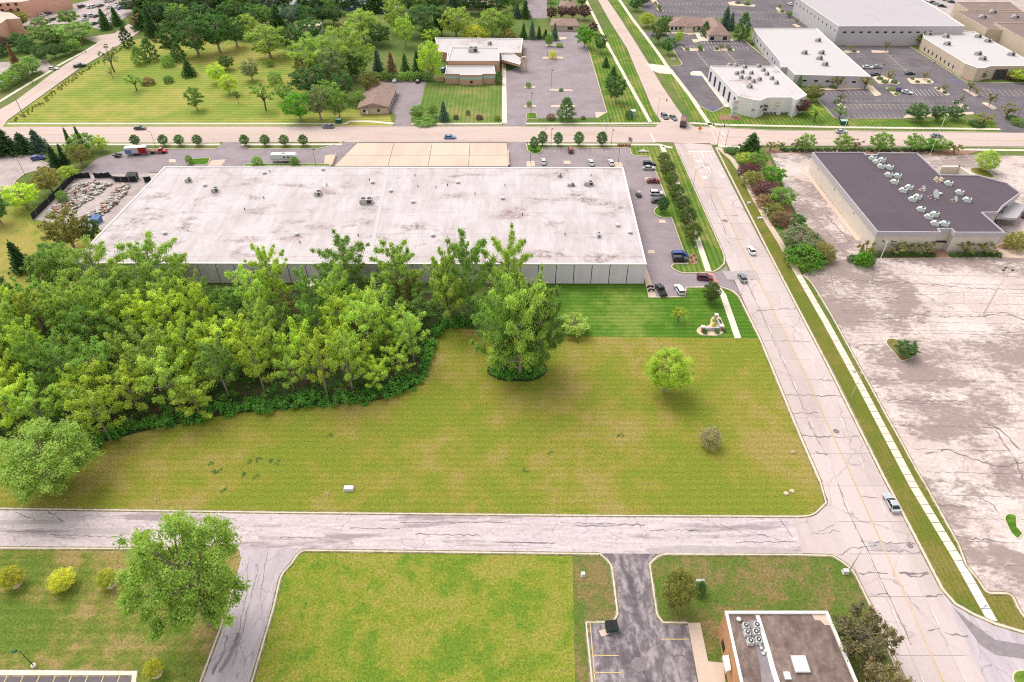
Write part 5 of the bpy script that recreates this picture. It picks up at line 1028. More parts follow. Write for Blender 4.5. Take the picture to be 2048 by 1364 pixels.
for t in (.12, .4, .7): win(dr, *[inset(DQ, .4)[k] for k in ((edge_facing(DQ, (-1, 0)) or [0])[0], ((edge_facing(DQ, (-1, 0)) or [0])[0] + 1) % len(DQ))], t, t + .01, 4.2, 4.6, 'grille', name='wall_light')
tag(MB().prism([G(p[0], p[1], 3).to_2d() for p in [(1884, 331), (1919, 331), (1922, 334), (1884, 334)]], 0, 3).prism([G(p[0], p[1], 3).to_2d() for p in [(1915, 331), (1919, 331), (1946, 349), (1941, 349)]], 0, 3).build('dock_wall', M['creamwall']), 'cream screen wall round the loading dock behind the dark roof', 'wall')
# --- brick office
BH = 7.0
br_, BQ = building('brick_office', 'orange brick office with brown gravel roof and white coping', [(1450, 1222), (1655, 1222), (1748, 1440), (1498, 1440)], BH, 'brick', 'gravel', .35, .45)
e = edge_facing(BQ, (-1, 0))[0]; A, B = BQ[e], BQ[(e + 1) % 4]
for t in (.2, .36, .74, .9): win(br_, A, B, t - .05, t + .05, 1.0, 2.6, mull=1)
P = [rel(br_, 1445, 1312, 4), rel(br_, 1457, 1311, 4), rel(br_, 1462, 1340, 4), rel(br_, 1452, 1344, 4)]; MB().prism(P, 3.4, 4.2).build('entrance_canopy', M['capw'], br_)
# dark tar patch and silver-coated strip on its roof
new_obj('tar_strip', mesh('tar_strip', [(*rel(br_, *p, BH - .3), BH - .33) for p in [(1498, 1240), (1522, 1240), (1535, 1290), (1560, 1364), (1575, 1440), (1530, 1440), (1520, 1330), (1510, 1290)]], [list(range(8))], M['darkpatch']), br_)
new_obj('coated_strip', mesh('coated_strip', [(*rel(br_, *p, BH - .28), BH - .31) for p in [(1511, 1230), (1519, 1230), (1538, 1290), (1552, 1340), (1585, 1440), (1574, 1440), (1543, 1345), (1530, 1295)]], [list(range(8))], M['capw']), br_)
new_obj('pale_patch', mesh('pale_patch', [(*rel(br_, *p, BH - .28), BH - .32) for p in [(1622, 1226), (1650, 1226), (1660, 1250), (1650, 1250), (1640, 1240), (1630, 1240)]], [list(range(6))], M['apron']), br_)
# --- far row
bk, Q = building('bank_building', 'tan bank with teal band, white flat roofs and drive-through canopy', [(870, 75), (1046, 76.5), (1042, 105), (1000, 105), (1000, 122), (893, 122), (895, 105), (878, 103)], 4.6, 'tanwall', 'wroof3')
building('', '', [(903, 94), (998, 94.6), (998, 121), (895, 121)], 7.0, 'tanwall', 'wroof2', root=bk)
_, Q2 = building('', '', [(893, 131), (988, 131), (991, 147), (964.5, 147), (964, 149.5), (920, 149.5), (919.5, 147), (890, 147)], 4.9, 'tanwall', 'wroof2', root=bk, bands=[(2.7, 3.7, 'teal')])
e = edge_facing(Q2, (0, -1))[0]; win(bk, Q2[e], Q2[(e + 1) % len(Q2)], .44, .56, .9, 2.1, mull=1)
building('', '', [(1003, 106), (1027, 107), (1043, 118), (1040, 129), (1004, 119)], 4.2, 'tanwall', 'wroof2', root=bk, base=3.0)
for p in [(1045, 142), (1052, 142)]:
    a = rel(bk, *p, 0); MB().box(a[0] - .5, a[0] + .5, a[1] - .4, a[1] + .4, 0, 5.2).build('canopy_column', M['beigewall'], bk)
a = rel(bk, 1048, 142, 0); mb = MB()
for k in range(8):
    t0, t1 = math.pi * k / 8, math.pi * (k + 1) / 8
    def pt(t, r_): return (a[0] - r_ * math.cos(t), 5.0 + r_ * math.sin(t))
    q = [pt(t0, 1.3), pt(t1, 1.3), pt(t1, 2.0), pt(t0, 2.0)]; mb.add([(x, a[1] - .5, z) for x, z in q] + [(x, a[1] + .5, z) for x, z in q], [[0, 1, 2, 3], [7, 6, 5, 4], [3, 2, 6, 7], [0, 4, 5, 1]])
mb.build('arch', M['beigewall'], bk)
mb = MB(); ribbon(mb, [Vector(rel(bk, 874, 163, 0)), Vector(rel(bk, 889, 163, 0)), Vector(rel(bk, 889, 157, 0))], .3, 0, 2.0); mb.build('yard_wall', M['tanwall'], bk)
r_, W_ = roofed('gabled_house', 'low brown gable-roofed building with tan walls by the cross road', [(714, 216), (778, 214), (795, 172), (734, 170)], 3.2, 1.9, 'beigewall', 0, .7, along='y')
for k in range(4):
    e = Vector(W_[(k + 1) % 4]) - Vector(W_[k]); n = Vector((e.y, -e.x)).normalized()
    if n.y < -.8:
        for t in (.12, .62): win(r_, W_[k], W_[(k + 1) % 4], t, t + .09, 1.0, 2.1)
    if n.x > .8:
        for t in (.08, .24, .4, .56, .72, .88): win(r_, W_[k], W_[(k + 1) % 4], t - .03, t + .04, .8, 2.2)
def winrow(root, Q, d, ts, wd, z0, z1, idx=0, **k):
    e = edge_facing(Q, d)[idx]; A, B = Q[e], Q[(e + 1) % len(Q)]
    for t in ts: win(root, A, B, t - wd / 2, t + wd / 2, z0, z1, **k)
wb, Q = building('white_office', 'white office with tall black windows and stained white roof', [(1420, 131.5), (1551, 131.5), (1614, 189.5), (1592.6, 199.7), (1584, 194.6), (1534.7, 194.6), (1520, 201), (1506, 199), (1476, 191)], 7.6, 'whitewall', 'wroof3')
winrow(wb, Q, (-1, -.25), [.08, .25, .42, .59, .76, .93], .055, 1.4, 5.8)
e = [i for i in edge_facing(Q, (0, -1))][0]; A, B = Q[e], Q[(e + 1) % len(Q)]; m_ = A.lerp(B, .5)
mb = MB(); mb.cyl((m_.x, m_.y - .02, 4.6), (m_.x, m_.y - .12, 4.6), 1.1, 1.1, 18); mb.build('round_emblem', M['yellow'], wb); mb = MB(); mb.box(m_.x - 1.15, m_.x + 1.15, m_.y - .16, m_.y - .10, 4.35, 4.9); mb.build('emblem_bar', M['capw'], wb)
mb = MB(); mb.box(m_.x - 1.5, m_.x - .1, m_.y - .10, m_.y + .02, 2.4, 2.75); mb.build('sign_lettering', M['fascia'], wb)
lo_, Q = building('long_office', 'long white-roofed single-storey office beside the striped car park', [(1508, 56), (1634, 56), (1655, 76), (1742, 153), (1590, 149), (1575, 134), (1562, 134), (1560, 122), (1513, 66)], 5.3, 'greywall', 'wroof2')
winrow(lo_, Q, (0, -1), [.15, .3, .45, .62, .8, .95], .05, 2.2, 3.0); winrow(lo_, Q, (-1, -.3), [.1, .25, .4, .55, .75, .85], .025, 1.8, 3.2)
pw_, Q = building('pale_warehouse', 'large pale grey warehouse with a row of small high windows', [(1678, 52), (1930, 52), (1868, 12), (1835, -6), (1592, -6)], 9.8, 'greywall', 'groof')
winrow(pw_, Q, (0, -1), [.06 + .065 * k for k in range(11)], .026, 6.3, 7.1); winrow(pw_, Q, (-1, -.2), [.05 + .09 * k for k in range(11)], .012, 6.3, 7.4)
rw_, Q = building('white_roofed_office', 'beige office with clean white roof at the right edge', [(1846, 63), (1892, 58.5), (1950, 63), (2078, 131), (1981, 132), (1968, 136), (1956, 136), (1931, 127), (1848, 76)], 6.2, 'beigewall', 'wroof2')
winrow(rw_, Q, (-1, -.35), [.1 + .1 * k for k in range(8)], .022, 1.2, 2.8)
mb = MB(); mb.prism([rel(rw_, 1988, 151, 2), rel(rw_, 2012, 150, 2), rel(rw_, 2012, 149, 2), rel(rw_, 1988, 150, 2)], 0, 4.6); mb.build('stone_screen', M['grille'], rw_)
def bb(lab, px, h): return building('brown_roofed_block', lab, px, h, 'beigewall', 'broof', .3, .3, 'beigewall')
b1, Q1 = bb('middle brown-roofed block with beige walls at the right edge', [(1911, 22), (2250, 25), (2250, 62), (2060, 64), (1975, 57)], 9.); b2, Qb = bb('nearest brown-roofed block with beige walls at the right edge', [(1989, 45), (2250, 48), (2250, 160), (2110, 112)], 10.); bb('farthest brown-roofed block behind the others at the upper right', [(1911, 4), (2022, 4), (2044, 20), (1936, 20)], 8.)
for bb_, QQ in ((b1, Q1), (b2, Qb)): winrow(bb_, QQ, (-1, -.5) if bb_ is b2 else (-1, -.3), [.3, .6], .015, 0.2, 2.6, mat='grille', name='door') if edge_facing(QQ, (-1, -.4)) else None
r_, W_ = roofed('hip_roofed_office', 'west wing of the brown hip-roofed office with entry porch', [(1336, 51.5), (1412, 52), (1410, 36), (1342, 35)], 3.2, 2.6, 'creamwall', .5, .8)
for k in range(4):
    e = Vector(W_[(k + 1) % 4]) - Vector(W_[k]); n = Vector((e.y, -e.x)).normalized()
    if n.y < -.8:
        for t in (.08, .2, .32, .7, .85): win(r_, W_[k], W_[(k + 1) % 4], t - .035, t + .035, .8, 2.3)
r_, W_ = roofed('hip_roofed_office', 'east wing of the brown hip-roofed office, pyramid-ended', [(1416, 70.5), (1462, 70.5), (1438, 40), (1398, 38)], 3.2, 3.2, 'creamwall', .5, .8)
for k in range(4):
    e = Vector(W_[(k + 1) % 4]) - Vector(W_[k]); n = Vector((e.y, -e.x)).normalized()
    if n.y < -.8:
        for t in (.18, .82): win(r_, W_[k], W_[(k + 1) % 4], t - .1, t + .1, .5, 2.3)
roofed('entry_porch', 'small pyramid-roofed entry porch of the brown office', [(1367, 54), (1388, 54), (1384, 47), (1370, 47)], 3.0, 1.8, 'creamwall', .5, .3)
for px_, lab in (([(1100, 51), (1160, 51.5), (1152, 37), (1102, 37)], 'low tan hip-roofed house by the purple trees'), ([(1117, 14), (1152, 16), (1150, 2), (1121, 1)], 'small red-brown roofed house behind the purple trees'), ([(922, 9), (1002, 10), (990, -9), (930, -9)], 'brown hip-roofed house at the top edge')):
    r_, W_ = roofed('house', lab, px_, 3.0, 2.0, 'beigewall', .5, .6)
    for k in range(4):
        e = Vector(W_[(k + 1) % 4]) - Vector(W_[k])
        if Vector((e.y, -e.x)).normalized().y < -.8: win(r_, W_[k], W_[(k + 1) % 4], .6, .8, .7, 2.1)
fa, Q = building('apartment_block', 'red brick apartment block with pale roof at the left edge', [(12, 38), (40, 36.5), (20, 25), (-70, 16), (-70, 46), (2, 46)], 9., 'redbrick', 'apron', .2, .2)
winrow(fa, Q, (0, -1), [.3, .7], .08, 2., 3.4); winrow(fa, Q, (0, -1), [.3, .7], .08, 5.4, 6.8)
fb, Q = building('apartment_block', 'red brick apartment block along the top left corner', [(-60, 8), (45, 3), (135, -16), (110, -30), (-60, -22)], 9., 'redbrick', 'apron', .2, .2)
for z in (1.2, 4.2, 7.):
    for i in edge_facing(Q, (.1, -1))[:2]:
        for t in (.1, .25, .4, .55, .7, .85): win(fb, Q[i], Q[(i + 1) % len(Q)], t - .025, t + .03, z, z + 1.3)
tag(MB().prism([G(p[0], p[1], 4).to_2d() for p in [(590, 52), (640, 52), (645, 45), (595, 45)]], 0, 4).build('shed', M['beigewall']), 'pale building glimpsed between trees of the far wood', 'shed')
# ------------------------------------------------------------------ vehicles (built nose towards +X)
def loft(sections):
    """sections: list of rings of equal length -> closed skin"""
    mb = MB(); n = len(sections[0]); v = [p for s in sections for p in s]; f = []
    for k in range(len(sections) - 1):
        for i in range(n): f.append([k * n + i, k * n + (i + 1) % n, (k + 1) * n + (i + 1) % n, (k + 1) * n + i])
    f.append(list(range(n))[::-1]); f.append(list(range((len(sections) - 1) * n, len(sections) * n)))
    return mb.add(v, f)
def body_ring(x, hw, zb, zt, cr=.10):
    return [(x, -hw * .92, zb), (x, -hw, zb + .16), (x, -hw, zt - cr * 1.3), (x, -hw + cr, zt), (x, hw - cr, zt), (x, hw, zt - cr * 1.3), (x, hw, zb + .16), (x, hw * .92, zb)][::-1]
CARS = {}
def car_kind(name, L, W, stations, cab, wheels, wr=.33, bed=None):
    parts = []
    secs = [body_ring(x * L, W / 2 * hw, .22 if abs(x) < .46 else .34, z) for x, hw, z in stations]
    parts.append(('body', loft(secs).me('body', M['paint'], False)))
    # glasshouse: belt outline and roof outline
    (xb0, xb1, zb), (xt0, xt1, zt), wt = cab; hb = W / 2 * .95; ht = W / 2 * wt
    g = MB(); g.add([(xb0 * L, -hb, zb), (xb1 * L, -hb, zb), (xb1 * L, hb, zb), (xb0 * L, hb, zb), (xt0 * L, -ht, zt), (xt1 * L, -ht, zt), (xt1 * L, ht, zt), (xt0 * L, ht, zt)], [[0, 1, 5, 4], [1, 2, 6, 5], [2, 3, 7, 6], [3, 0, 4, 7]])
    parts.append(('glazing', g.me('glazing', M['glass'])))
    r_ = MB(); ex = .04; r_.add([(xt0 * L - ex, -ht - ex, zt - .01), (xt1 * L + ex, -ht - ex, zt - .01), (xt1 * L + ex, ht + ex, zt - .01), (xt0 * L - ex, ht + ex, zt - .01), (xt0 * L + .15, -ht + .12, zt + .05), (xt1 * L - .15, -ht + .12, zt + .05), (xt1 * L - .15, ht - .12, zt + .05), (xt0 * L + .15, ht - .12, zt + .05)], [[4, 5, 6, 7], [0, 1, 5, 4], [1, 2, 6, 5], [2, 3, 7, 6], [3, 0, 4, 7]])
    parts.append(('roof', r_.me('roof', M['paint'])))
    pl = MB()
    for xb, xt in ((xb0, xt0), (xb1, xt1), ((xb0 + xb1) / 2, (xt0 + xt1) / 2)):
        for s in (-1, 1): pl.cyl((xb * L, s * (hb + .005), zb), (xt * L, s * (ht + .01), zt), .045, .04, 4)
    parts.append(('pillar_frame', pl.me('pillar_frame', M['paint'])))
    ty = MB(); ty.cyl((0, -.11, 0), (0, .11, 0), wr, wr, 14); tym = ty.me('wheel', M['tyre']); rm = MB(); rm.cyl((0, -.125, 0), (0, .125, 0), wr * .62, wr * .62, 10); rmm = rm.me('rim', M['rim'])
    for x in wheels:
        for s in (-1, 1): parts.append(('wheel', tym, (x * L, s * (W / 2 - .10), wr), [('rim', rmm)]))
    hl = MB(); hl.box(-.06, .06, -.2, .2, -.07, .07); hlm = hl.me('headlight', M['lampw']); tl = MB(); tl.box(-.06, .06, -.15, .15, -.1, .1); tlm = tl.me('taillight', M['lampr'])
    for s in (-1, 1): parts.append(('headlight', hlm, (L * .487, s * W * .34, .66))); parts.append(('taillight', tlm, (-L * .492, s * W * .38, .82)))
    mr = MB(); mr.box(-.08, .08, -.09, .09, -.06, .08); mm = mr.me('mirror', M['blackpl'])
    for s in (-1, 1): parts.append(('mirror', mm, (cab[0][1] * L - .35, s * (W / 2 + .06), zb + .05)))
    if bed:
        bm = MB(); bm.box(bed[0] * L, bed[1] * L, -W / 2 + .13, W / 2 - .13, .75, bed[2] + .012); parts.append(('cargo_bed', bm.me('cargo_bed', M['blackpl'])))
    CARS[name] = parts
car_kind('sedan', 4.8, 1.84, [(-.5, .80, .82), (-.485, .92, .96), (-.36, .98, 1.0), (0, 1, .98), (.2, 1, .95), (.40, .97, .82), (.485, .90, .70), (.5, .78, .60)], ((-.40, .20, .97), (-.25, .02, 1.44), .68), (-.30, .31))
car_kind('suv', 4.8, 1.92, [(-.5, .86, .95), (-.488, .95, 1.12), (0, 1, 1.12), (.2, 1, 1.10), (.42, .98, 1.0), (.488, .92, .86), (.5, .82, .7)], ((-.487, .22, 1.10), (-.44, .06, 1.72), .76), (-.29, .31), .37)
car_kind('van', 5.1, 1.98, [(-.5, .88, .95), (-.49, .96, 1.10), (0, 1, 1.10), (.28, 1, 1.06), (.44, .97, .92), (.49, .90, .80), (.5, .82, .66)], ((-.49, .34, 1.08), (-.46, .14, 1.76), .78), (-.30, .32), .35)
car_kind('pickup', 5.7, 2.0, [(-.5, .9, 1.0), (-.49, .97, 1.12), (-.1, 1, 1.12), (.2, 1, 1.14), (.42, .98, 1.08), (.49, .94, .95), (.5, .85, .72)], ((-.10, .24, 1.12), (-.07, .12, 1.84), .78), (-.31, .32), .40, bed=(-.485, -.115, 1.12))
PC = dict(white=(224, 224, 222), black=(26, 26, 30), grey=(112, 116, 122), silver=(176, 180, 184), red=(140, 30, 38), blue=(36, 60, 140), dark=(48, 54, 62), maroon=(96, 36, 42), green=(44, 70, 64), lblue=(92, 130, 170))
def car(kind, px, py, deg, c, label, group=None):
    nm = dict(sedan='parked_car', suv='sport_utility_vehicle', van='minivan', pickup='pickup_truck')[kind]
    p = G(px, py); p.z = .10
    return inst(nm, CARS[kind], label, 'car' if kind != 'pickup' else 'pickup', p, R(deg), None, group, lin(PC[c]))
LG = 'cars parked beside the warehouse'
for a in [('suv', 1298, 331, 0, 'black', 'black car in the warehouse car park, nearest the lawn corner', LG), ('sedan', 1298, 339, 0, 'silver', 'silver sedan parked beside the black car at the warehouse', LG), ('sedan', 1306, 365, 0, 'red', 'red sedan parked by the warehouse row of trees', LG), ('suv', 1313, 390, 0, 'white', 'white sport utility vehicle parked by the warehouse trees', LG), ('sedan', 1316, 405, 0, 'dark', 'dark sedan half hidden by the tree on the island', LG), ('van', 1359, 513, 2, 'blue', 'blue minivan parked at the south end of the warehouse lot', LG), ('suv', 1360, 522, 2, 'black', 'black hatchback beside the blue minivan', LG),
          ('sedan', 1087, 326, 90, 'white', 'white car at the left of the front car park', LG), ('sedan', 1182, 328, 95, 'white', 'white sedan in the middle of the front car park', LG), ('sedan', 1222, 328, 98, 'white', 'white sedan at the right of the front car park', LG), ('suv', 1141, 303, 92, 'red', 'dark red car parked against the cross road verge', LG), ('pickup', 1321, 584, 100, 'black', 'black pickup with open bed at the warehouse corner', LG), ('suv', 1358, 583, 100, 'white', 'white sport utility vehicle beside the striped lawn', LG),
          ('suv', 1409, 559, -8, 'maroon', 'dark maroon car leaving by the car park entrance'), ('sedan', 1484, 559, 92, 'grey', 'grey car driving past the car park entrance'), ('sedan', 1502, 504, 92, 'white', 'white car driving north on the main road'), ('sedan', 1781, 1010, 93, 'silver', 'silver sedan driving on the near stretch of main road'),
          ('suv', 1329, 236, -75, 'grey', 'grey car waiting at the stop line, left lane'), ('sedan', 1346, 238, -70, 'grey', 'grey sedan waiting at the stop line, right lane'), ('sedan', 281, 259, 0, 'dark', 'dark car driving on the cross road at the left'), ('sedan', 657, 256, 180, 'grey', 'grey car on the cross road before the gabled house'), ('sedan', 900, 277, 0, 'lblue', 'blue-grey car on the cross road above the apron'), ('sedan', 1682, 266, 0, 'silver', 'silver car on the cross road at the right'), ('sedan', 1873, 275, 0, 'grey', 'grey car on the cross road near the right edge'),
          ('pickup', 160, 134, 33, 'green', 'dark green pickup driving on the west road'), ('sedan', 108, 139, -5, 'white', 'white sedan pulling out onto the west road'), ('suv', 78, 319, 20, 'blue', 'blue-grey car parked in the small left car park'),
          ('sedan', 791, 163, 80, 'white', 'white car behind the gabled house'), ('sedan', 837, 164, 80, 'black', 'black car behind the gabled house'), ('suv', 887, 142, 80, 'lblue', 'blue car parked beside the bank'),
          ('sedan', 1734, 137, -10, 'white', 'white car beside the long office, leftmost of three'), ('sedan', 1753, 136, 5, 'silver', 'silver car beside the long office'), ('sedan', 1751, 151, 5, 'dark', 'dark blue car beside the planted island'), ('sedan', 1819, 149, 5, 'green', 'dark green sedan alone in the aisle of the east car park'), ('sedan', 1796, 180, 60, 'blue', 'blue car beside the kerbed island'), ('sedan', 1813, 187, -30, 'white', 'white car parked below the blue car'),
          ('sedan', 1580, 10, 100, 'white', 'white car at the top of the far dark car park'), ('sedan', 1375, -2, 0, 'lblue', 'pale car cut by the top edge of the photo'), ('sedan', 2047, 432, 60, 'maroon', 'maroon car at the right edge beside the entrance canopy')]: car(*a)
for i, (px, py, c) in enumerate([(1849, 3, 'white'), (1866, 7, 'dark'), (1874, 10, 'silver'), (1884, 14, 'black'), (1893, 2, 'silver'), (1904, 6, 'dark')]): car('sedan', px, py, -30, c, f"{dict(white='white', dark='dark blue', silver='silver', black='black')[c]} car parked behind the pale warehouse", 'cars behind the pale warehouse')
for px, py, c, k in [(164, 15, 'dark', 'suv'), (180, 16, 'white', 'sedan'), (188, 15, 'white', 'suv'), (202, 13, 'dark', 'sedan'), (174, 33, 'dark', 'sedan'), (183, 33, 'white', 'suv'), (193, 34, 'dark', 'sedan'), (189, 49, 'dark', 'sedan'), (88, 32, 'white', 'sedan'), (97, 29, 'maroon', 'sedan'), (214, 4, 'white', 'sedan'), (222, 3, 'white', 'suv'), (230, 0, 'grey', 'sedan'), (218, 17, 'white', 'sedan'), (235, 15, 'white', 'sedan'), (241, 18, 'lblue', 'sedan'), (207, 32, 'white', 'sedan'), (170, 41, 'white', 'sedan'), (105, 41, 'dark', 'sedan')]:
    car(k, px, py, 65 + (px % 7), c, f"{dict(dark='dark', white='white', maroon='maroon', grey='grey', lblue='pale blue')[c]} car in the apartment car park", 'cars in the apartment car park')
# dump truck at the junction
p = G(1366, 250); p.z = .1
mbs = [('chassis', MB().box(-3.6, 3.4, -.5, .5, .7, 1.0).me('chassis', M['blackpl'])), ('cab', MB().box(1.7, 3.6, -1.2, 1.2, .9, 3.0, .12, .1).me('cab', M['obj'])), ('windscreen', MB().box(3.45, 3.58, -1.0, 1.0, 1.9, 2.75).me('windscreen', M['glass'])), ('cargo_body', MB().box(-3.7, 1.4, -1.25, 1.25, 1.1, 3.1).me('cargo_body', M['obj']), None, [('load', MB().box(-3.5, 1.2, -1.05, 1.05, 3.0, 3.2, .3, .3).me('load', M['mulch']))])]
tw = MB().cyl((0, -.2, 0), (0, .2, 0), .52, .52, 14).me('wheel', M['tyre'])
for x in (-2.6, -1.4, 2.6):
    for s in (-1, 1): mbs.append(('wheel', tw, (x, s * 1.05, .52)))
inst('dump_truck', mbs, 'dark dump truck turning through the junction', 'truck', p, R(75), None, None, lin((84, 80, 76)))
# white camper trailer
p = G(570, 323); p.z = .1
inst('camper_trailer', [('body', loft([[(x, -1.22, z0), (x, -1.25, z0 + .3), (x, -1.25, z1 - .15), (x, -1.1, z1), (x, 1.1, z1), (x, 1.25, z1 - .15), (x, 1.25, z0 + .3), (x, 1.22, z0)][::-1] for x, z0, z1 in ((-4.9, 1.0, 2.6), (-4.6, .6, 3.2), (3.6, .6, 3.25), (4.6, .8, 3.0), (5.0, 1.3, 2.4))]).me('body', M['unit']), None, [('stripe', MB().box(-4.4, 4.2, -1.28, -1.24, 1.25, 1.5).me('stripe', M['fascia']))]), ('window', MB().box(.1, .9, -1.29, -1.2, 1.9, 2.5).me('window', M['glass'])), ('window', MB().box(1.6, 2.4, -1.29, -1.2, 1.9, 2.5).me('window', M['glass'])), ('air_conditioner', MB().box(-.6, .6, -.4, .4, 3.2, 3.5, .1, .1).me('air_conditioner', M['unitg']))] + [('wheel', tw, (x, s * 1.0, .5)) for x in (.2, 1.3) for s in (-1, 1)], 'white travel camper with grey stripes behind the warehouse', 'camper', p, 0)
p = G(276, 309); p.z = .1
inst('cargo_trailer', [('box_body', MB().box(-4, 4, -1.2, 1.2, .7, 3.1).me('box_body', M['obj'])), ('roof', MB().box(-4.03, 4.03, -1.23, 1.23, 3.1, 3.2).me('roof', M['unit'])), ('red_graphic', MB().box(1.0, 4.02, -1.24, -1.19, .8, 3.0).me('red_graphic', M['lampr'])), ('blue_graphic', MB().box(-3.9, -1.6, -1.24, -1.19, .9, 2.4).me('blue_graphic', M['blue'])), ('tow_bar', MB().box(4, 5.2, -.1, .1, .5, .7).me('tow_bar', M['blackpl']))] + [('wheel', tw, (x, s * 1.0, .5)) for x in (-.6, .5) for s in (-1, 1)], 'enclosed trailer with red and blue graphics and white roof', 'trailer', p, R(8), None, None, lin((180, 176, 178)))
p = G(317, 306); p.z = .1
inst('flatbed_truck', [('flatbed', MB().box(-3.2, .4, -1.1, 1.1, .9, 1.25).me('flatbed', M['mulch'])), ('body', loft([body_ring(x, hw, .4, z) for x, hw, z in ((.5, 1.0, 1.2), (1.9, 1.0, 1.2), (3.1, .98, 1.12), (3.4, .9, .8))]).me('body', M['paint'])), ('glazing', MB().box(.55, 1.9, -.92, .92, 1.2, 1.85, .12, .15).me('glazing', M['glass'])), ('roof', MB().box(.68, 1.75, -.78, .78, 1.85, 1.95).me('roof', M['paint']))] + [('wheel', tw, (x, s * .9, .45)) for x in (-2.0, 2.4) for s in (-1, 1)], 'red flatbed truck hitched in front of the graphic trailer', 'truck', p, R(4), None, None, lin((190, 34, 48)))
p = G(236, 314); p.z = .1
inst('utility_trailer', [('bed', MB().box(-1.5, 1.5, -.8, .8, .5, .65).box(-1.5, 1.5, -.85, -.75, .5, 1.0).box(-1.5, 1.5, .75, .85, .5, 1.0).me('bed', M['darkpole'])), ('tow_bar', MB().box(1.5, 2.6, -.06, .06, .45, .55).me('tow_bar', M['blackpl']))] + [('wheel', CARS['sedan'][4][1], (0, s * .9, .33)) for s in (-1, 1)], 'small dark open trailer behind the graphic trailer', 'trailer', p, R(-10))
p = G(1277, 393); p.z = .1
inst('utility_cart', [('body', MB().box(-1.2, 1.2, -.7, .7, .3, .9, .1, .1).me('body', M['obj'])), ('roof', MB().box(-.8, .6, -.65, .65, 1.75, 1.85).me('roof', M['unitg'])), ('post', MB().cyl((-.7, -.6, .9), (-.7, -.6, 1.8), .04).me('post', M['blackpl'])), ('post', MB().cyl((.5, .6, .9), (.5, .6, 1.8), .04).me('post', M['blackpl']))] + [('wheel', CARS['sedan'][4][1], (x, s * .65, .33)) for x in (-.8, .8) for s in (-1, 1)], 'small green utility cart driving beside the warehouse', 'cart', p, R(-75), None, None, lin((84, 96, 66)))
for k, (px, py) in enumerate([(1300, 576), (1302, 583)]):
    p = G(px, py); p.z = .12; wm = MB().cyl((0, -.05, 0), (0, .05, 0), .32, .32, 12).me('wheel', M['tyre'])
    inst('motorcycle', [('frame', MB().box(-.5, .5, -.1, .1, .35, .75, .12).me('frame', M['blackpl'])), ('fuel_tank', MB().box(-.05, .45, -.16, .16, .72, .95, .08, .04).me('fuel_tank', M['obj'])), ('seat', MB().box(-.7, -.05, -.14, .14, .72, .84, .06, .02).me('seat', M['tyre'])), ('handlebar', MB().cyl((.5, -.38, 1.05), (.5, .38, 1.05), .025).cyl((.65, 0, .5), (.5, 0, 1.05), .04).me('handlebar', M['rim'])), ('wheel', wm, (.75, 0, .32)), ('wheel', wm, (-.7, 0, .32))], ['motorcycle on the warehouse corner walkway, farther of two', 'motorcycle on the warehouse corner walkway, nearer of two'][k], 'motorcycle', p, R(10), None, 'motorcycles by the warehouse', lin((120, 116, 118)))
# ------------------------------------------------------------------ poles, lamps, signs, wires
def pole(name, px, py, h, r, mat, label, cat='lamp post', arms=(), heads=(), base=None, group=None, headmat='steel', rz=0):
    g = G(px, py); root = thing(name, label, cat, g, R(rz), group)
    MB().cyl((0, 0, 0), (0, 0, h), r, r * .6, 8).build('pole', M[mat], root, True)
    if base: MB().lathe([(base, 0), (base, .5), (base * .8, .6)], 10).build('base', M['kerb'], root)
    for (dx, dy, dz) in arms: MB().cyl((0, 0, h - .15), (dx, dy, h - .15 + dz), r * .55, r * .4, 6).build('arm', M[mat], root)
    for (dx, dy, dz) in heads:
        hd = MB().box(dx - .38, dx + .38, dy - .22, dy + .22, h + dz - .22, h + dz + .02, .1, .05).build('lamp_head', M[headmat], root)
        MB().box(dx - .25, dx + .25, dy - .14, dy + .14, h + dz - .25, h + dz - .21).build('lens', M['lampw'], hd)
    return root
def one(dx, dz=.3): return dict(arms=[(dx, 0, dz)], heads=[(dx, 0, dz)])
pole('lot_light', 1965, 632, 15.5, .16, 'palepole', 'tall lot light with three heads on the stained pavement', arms=[(1, 0, 0), (-1, 0, 0), (0, 1, 0)], heads=[(1.2, 0, 0), (-1.2, 0, 0), (0, 1.1, 0)], base=.5, headmat='darkpole')
pole('lot_light', 1741, 566, 14.6, .15, 'palepole', 'tall lot light in front of the dark-roofed building corner', arms=[(1, 0, 0), (-1, 0, 0)], heads=[(1.2, 0, 0), (-1.2, 0, 0)], base=.5, headmat='darkpole')
pole('lot_light', 1674, 304, 14.5, .14, 'palepole', 'tall pale lot light behind the dark-roofed building, left one', base=.5); pole('lot_light', 1859, 311, 15.5, .14, 'palepole', 'tall pale lot light behind the dark-roofed building, right one', base=.5)
SL = 'street lights along the main road'
pole('street_light', 1700, 799, 9, .10, 'palepole', 'pale street light on the verge beside the near main road', group=SL, **one(-1.8)); pole('street_light', 1523, 465, 9, .10, 'palepole', 'pale street light on the verge near the planting strip', group=SL, **one(-1.8)); pole('street_light', 1478, 606, 8, .09, 'palepole', 'pale street light beside the car park entrance', group=SL, **one(1.8)); pole('street_light', 1384, 384, 9, .10, 'steel', 'grey street light on the striped verge', group=SL, **one(1.8, .5)); pole('street_light', 1697, 1145, 9, .12, 'palepole', 'pale street light at the corner of the near road', group=SL, **one(1.9, .5))
pole('street_light', 1736, 299, 10, .09, 'steel', 'slim street light between trees on the cross road', group=SL, **one(1.2)); pole('street_light', 311, 292, 6, .08, 'darkpole', 'dark light pole behind the red truck', group=None, **one(-.8, .1))
pole('lawn_light', 69, 1333, 5.6, .09, 'greenpaint', 'green lamp post on a round base in the near lawn', base=.45, headmat='greenpaint', **one(-.9, .1))
DL = 'dark lot lights'
